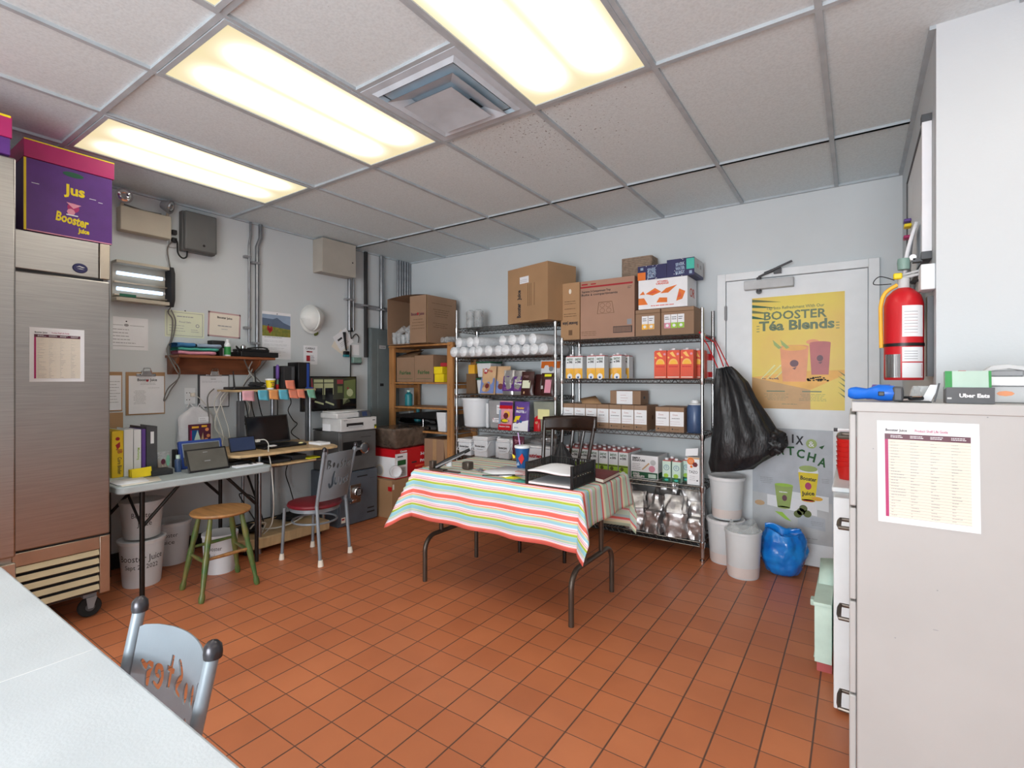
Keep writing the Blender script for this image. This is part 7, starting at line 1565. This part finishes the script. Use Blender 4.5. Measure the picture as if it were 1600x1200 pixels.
# things on the cabinet
t = thing('heat_gun', 'blue plastic scanner gun lying on top of the filing cabinet', 'scanner gun', (.06, 2.02, KZ))
sc = [(-.005, .018), (.0, .019), (.03, .018), (.06, .019), (.075, .024), (.105, .024)]
G('blue').tube([(-.022, 2.02, KZ+.025), (-.015, 2.02, KZ+.025), (.0, 2.02, KZ+.025), (.03, 2.01, KZ+.024), (.045, 2.005, KZ+.026), (.06, 2.0, KZ+.028), (.085, 2.0, KZ+.027), (.10, 2.0, KZ+.026)], [.012, .018, .021, .017, .02, .026, .026, .024], 16).build('handle', t)
tag(G('grey_dark').box(.095, .122, 1.975, 2.025, KZ+.001, KZ+.048).disc(Fr((.1225, 1.99, KZ), (0, 1, 0), (0, 0, 1)), .008, .024, .014, 'black').build('scanner_head', t, bevel=.006), 'black square head'); tag(G('black').box(.058, .074, 1.972, 1.978, KZ+.018, KZ+.032).build('trigger', t, bevel=.002), 'black trigger')
t = thing('card_holder', 'dark grey box of green cards with a white food delivery logo on the cabinet', 'card box', (.24, 2.0, KZ))
g = G('grey_dark').box(.222, .328, 1.965, 2.03, KZ, KZ+.047); f = FB(.222, 1.965, KZ); g.txt(f, 'Uber Eats', .062, .018, .011, 'paper', w=.066, bold=.04); g.rect(f, .002, .012, .010, .005, 'light_grey'); g.build('box_body', t, bevel=.0015)
f = Fr((.220, 2.0, KZ+.04), (1, 0, 0), (.0, .12, 1)); g = G('card_mint').fbox(f, .0, 0, .102, .052, 0, .03); g.rect(f, 0, 0, .016, .052, 'green', .031); g.rect(f, .096, 0, .006, .052, 'green', .031); tag(g.build('card_stack', t), 'pale green cards')
t = thing('acrylic_holder', 'small clear and purple card holder behind the blue gun', 'card holder', (.12, 2.2, KZ))
G('purple_mid').fbox(Fr((.03, 2.18, KZ), (1, 0, 0), (.35, .1, 1)), 0, 0, .05, .055, 0, .004).build('purple_card', t); G('clear').fbox(Fr((.14, 2.12, KZ), (1, .1, 0), (.3, .1, 1)), 0, 0, .045, .05, 0, .02).build('clear_block', t); G('paper').fbox(Fr((.17, 2.06, KZ), (1, 0, 0), (.45, .1, 1)), 0, 0, .025, .058, 0, .003).use('grey_dark').fbox(Fr((.20, 2.04, KZ), (1, 0, 0), (.2, .1, 1)), 0, 0, .005, .06, 0, .003).build('white_frame', t)
tag(G('grey_dark').add([(.11, 1.99, KZ+.001), (.19, 1.98, KZ+.001), (.19, 2.08, KZ+.001), (.14, 2.08, KZ+.001)], [(0, 1, 2, 3)]).build('dark_pad', solid=.003), 'thin dark pad between the blue gun and the card box', 'pad')
g = G('black'); g.tube([(.10, 2.0, KZ+.012), (.14, 2.02, KZ+.014), (.17, 2.06, KZ+.012)], .004); g.use('chrome').tube([(.14, 2.03, KZ+.01), (.17, 2.0, KZ+.012)], .006); tag(g.build('small_pliers'), 'dark metal tongs behind the blue gun', 'tongs')
t = thing('paper_box', 'white flat box on the cabinet behind the green cards', 'box', (.37, 2.15, KZ))
g = G('light_grey').box(.30, .65, 2.08, 2.30, KZ, KZ+.05); g.disc(FB(.30, 2.08, KZ), .07, .028, .02, 'peach', n=8, ry=.008); g.build('lower_box', t, bevel=.003); G('white').box(.295, .66, 2.07, 2.31, KZ+.051, KZ+.078).build('upper_box', t, bevel=.003)
t = thing('silver_stapler', 'silver and grey curved stapler on top of the white box', 'stapler', (.36, 2.12, KZ+.079))
G('light_grey').prism(FB(0, 2.135, KZ+.079), [(.305, .0), (.325, .018), (.345, .034), (.38, .037), (.42, .030), (.435, .018), (.425, .016), (.38, .024), (.345, .018)], 0, .035, 'light_grey').build('top_arm', t, bevel=.002); G('grey_mid').box(.335, .415, 2.102, 2.132, KZ+.079, KZ+.098).build('base', t, bevel=.004)
tag(G('red').box(.268, .284, 2.10, 2.12, KZ, KZ+.098).build('red_eraser'), 'small red item peeking above the green cards', 'red item')
# white low cabinet beyond
t = thing('white_cabinet', 'low white enamel cabinet behind the filing cabinet, against the right wall', 'cabinet', (.09, 2.8, 0))
G('white').box(-.075, .25, 2.56 if False else 2.53, 3.15, .03, .87).build('cabinet_body', t, bevel=.006); G('white').box(-.085, .252, 2.525, 3.16, .87, .892).build('top_panel', t, bevel=.006); G('grey_dark').box(-.05, .24, 2.55, 3.13, 0, .03).build('plinth', t)
G('white').box(-.075, -.003, 2.41, 2.525, .02, .872).build('side_panel', t, bevel=.004)
t = thing('red_cup_stack', 'stack of red plastic cups on the low white cabinet', 'cups', (-.035, 2.76, .893))
g = G('red_cup')
for i in range(7): g.lathe((-.03, 2.76, 0), [(.034, .893+i*.022), (.045, .95+i*.022), (.047, .953+i*.022)], 20, 'red_cup')
g.build('cup_stack', t); tag(G('paper').tube([(-.075, 2.76, 1.115), (.02, 2.76, 1.118)], .007, 8).use('grey_dark').tube([(-.085, 2.76, 1.115), (-.07, 2.76, 1.115)], .0085, 8).build('marker_pen', t), 'white marker lying across the top')
t = thing('mint_bin', 'mint green fabric storage bin on the floor beside the low white cabinet', 'fabric bin', (-.115, 2.98, 0))
g = G('mint').box(-.155, -.09, 2.70, 3.12, .06, .31); g.build('bin_body', t, bevel=.01); g = G('mint_pale').box(-.162, -.09, 2.69, 3.13, .31, .325).box(-.158, -.09, 2.695, 2.70, .05, .31); g.tube([(-.158, 2.72, .06), (-.158, 3.10, .06)], .005); g.build('bin_trim', t, bevel=.003); G('mint_pale').box(-.185, -.158, 2.86, 2.91, .24, .27).build('pull_tab', t, bevel=.004)
[tag(G('berry').box(-.15, -.09, yy, yy+.02, 0, .06).build('foot_bar', t), 'reddish foot') for yy in (2.72, 3.08)]; G('mint_pale').add([(-.155, 2.95, .325), (-.09, 2.95, .325), (-.09, 3.12, .41), (-.155, 3.12, .40)], [(0, 1, 2, 3)]).build('lid_flap', t, solid=.004)
# fire extinguisher on the right wall
ex, ey = .162, 2.62
k = 1.0
t = thing('fire_extinguisher', 'red fire extinguisher with a yellow hose hung on the right wall', 'fire extinguisher', (ex, ey, 1.345))
E1 = G('red').lathe((ex, ey, 0), [(.064, 1.345), (.066, 1.352), (.066, 1.655), (.058, 1.69), (.035, 1.715), (.018, 1.725)], 36, 'red'); E1.build('cylinder', t)
def wrap(g, a0, a1, z0, z1, m, r=.0668, n=10):
    g.use(m).add([(ex+r*math.cos(a0+(a1-a0)*i/n), ey+r*math.sin(a0+(a1-a0)*i/n), z) for z in (z0, z1) for i in range(n+1)], [(i, i+1, n+2+i, n+1+i) for i in range(n)])
g = G('paper'); A0 = -PI/2-.03
wrap(g, A0-.1, A0+1.1, 1.52, 1.645, 'paper'); wrap(g, A0-.1, A0+1.1, 1.42, 1.478, 'paper'); wrap(g, A0-.1, A0+1.1, 1.355, 1.415, 'paper'); wrap(g, A0-1.15, A0-.18, 1.355, 1.45, 'chrome'); 
for i in range(8): wrap(g, A0, A0+.7, 1.535+.012*i, 1.537+.012*i, 'ink_soft' if i % 2 else 'rose', .0672)
for i in range(4): wrap(g, A0, A0+.7, 1.43+.01*i, 1.432+.01*i, 'ink_soft', .0672)
g.use('red').add([(ex+.0674*math.cos(a), ey+.0674*math.sin(a), z) for a, z in ((A0+.15, 1.395), (A0+1.0, 1.41), (A0+1.0, 1.36))], [(0, 2, 1)])
for i in range(7): wrap(g, A0-1.05+.12*i, A0-1.03+.12*i, 1.36, 1.445, 'grey_mid', .0672)
g.build('label', t); g = G('black'); wrap(g, -PI*1.2, .3, 1.482, 1.495, 'black', .068, 30); g.build('strap', t)
G('chrome').cyl((ex, ey, 1.72), (ex, ey, 1.765), .02, m='light_grey').build('valve_body', t)
G('light_grey').tube([(ex-.01, ey, 1.765), (ex+.05, ey-.01, 1.775)], .006).tube([(ex-.02, ey, 1.775), (ex+.055, ey-.01, 1.79)], .005).build('lever', t); tag(G('yellow').box(ex-.035, ex-.005, ey-.025, ey-.005, 1.76, 1.785).build('safety_seal', t, bevel=.005), 'yellow seal')
G('grey_mid').lathe((ex, ey, 0), [(.02, 1.80), (.022, 1.83), (.02, 1.845)], 16, 'sage').build('gauge', t)
tag(G('yellow_org').tube(spline([(ex-.02, ey, 1.74), (ex-.06, ey, 1.71), (ex-.075, ey, 1.66), (ex-.076, ey, 1.60), (ex-.074, ey, 1.48)]), .008, 10).build('hose', t), 'yellow hose')
G('rubber').tube(spline([(ex-.03, ey, 1.76), (ex-.08, ey, 1.78), (ex-.10, ey, 1.75), (ex-.04, ey, 1.745)]), .002, 6).build('pin_wire', t); G('rubber').tube([(ex+.02, ey, 1.745), (.25, ey, 1.76)], .005).build('hanger', t)
tag(G('grey_dark').box(XR-.02, XR-.001, ey-.03, ey+.03, 1.36, 1.68).build('wall_bracket', t), 'dark wall bracket')
# white board and other wall pieces
t = thing('whiteboard', 'whiteboard on the right wall seen edge on, with coloured magnets', 'whiteboard', (XR, 3.05, 1.85))
G('white').box(XR-.02, XR-.001, 2.67, 3.50, 1.85, 2.42).build('board', t); g = G('light_grey').box(XR-.032, XR-.001, 2.645, 2.675, 1.87, 2.40, 'paper').box(XR-.034, XR-.001, 2.64, 2.68, 2.40, 2.43, 'grey_dark').box(XR-.034, XR-.001, 2.64, 2.68, 1.84, 1.87, 'grey_dark').box(XR-.026, XR-.001, 2.67, 3.5, 2.42, 2.43, 'grey_dark').box(XR-.026, XR-.001, 2.67, 3.5, 1.84, 1.85, 'grey_dark').box(XR-.026, XR-.001, 3.5, 3.51, 1.84, 2.43, 'grey_dark'); g.build('frame', t)
for y, z, m in ((3.32, 2.17, 'purple_mid'), (3.30, 2.14, 'yellow'), (3.34, 2.09, 'magenta')): tag(G(m).box(XR-.05, XR-.02, y-.03, y+.03, z-.008, z+.008).build('magnet', t, bevel=.004), {'purple_mid': 'purple magnet', 'yellow': 'yellow magnet', 'magenta': 'pink magnet'}[m])
tag(G('chrome').cyl((XR-.06, 2.66, 1.855), (XR-.06, 2.70, 1.855), .012).box(XR-.06, XR-.03, 2.66, 2.70, 1.835, 1.85, 'grey_dark').build('pen_rail', t), 'dark pen rail end')
tag(G('paper').surf(lambda u, v: Vector((XR-.035-.03*math.sin(v*PI)*(.4+u), 3.02-.20*u, 1.60+.44*v)), 5, 10, 'paper').build('paper_sheaf', solid=.012), 'curled white papers hanging under the whiteboard', 'papers')
tag(G('light_grey').add([(XR-.002, 3.5, 1.65), (XR-.05, 3.42, 1.68), (XR-.002, 3.20, 2.0), (XR-.002, 3.4, 2.05)], [(0, 1, 2, 3)]).build('paper_notice', solid=.003), 'pale sheet fixed flat to the right wall under the whiteboard, farthest from the extinguisher', 'paper')
t = thing('thermostat', 'white rectangular wall box beside the fire extinguisher', 'wall box', (XR, 2.56, 1.7))
G('white').box(XR-.045, XR, 2.535, 2.64, 1.70, 1.80).build('box_cover', t, bevel=.004)
# light pipe cover glow on back wall above the door was only a scuff: faint patch
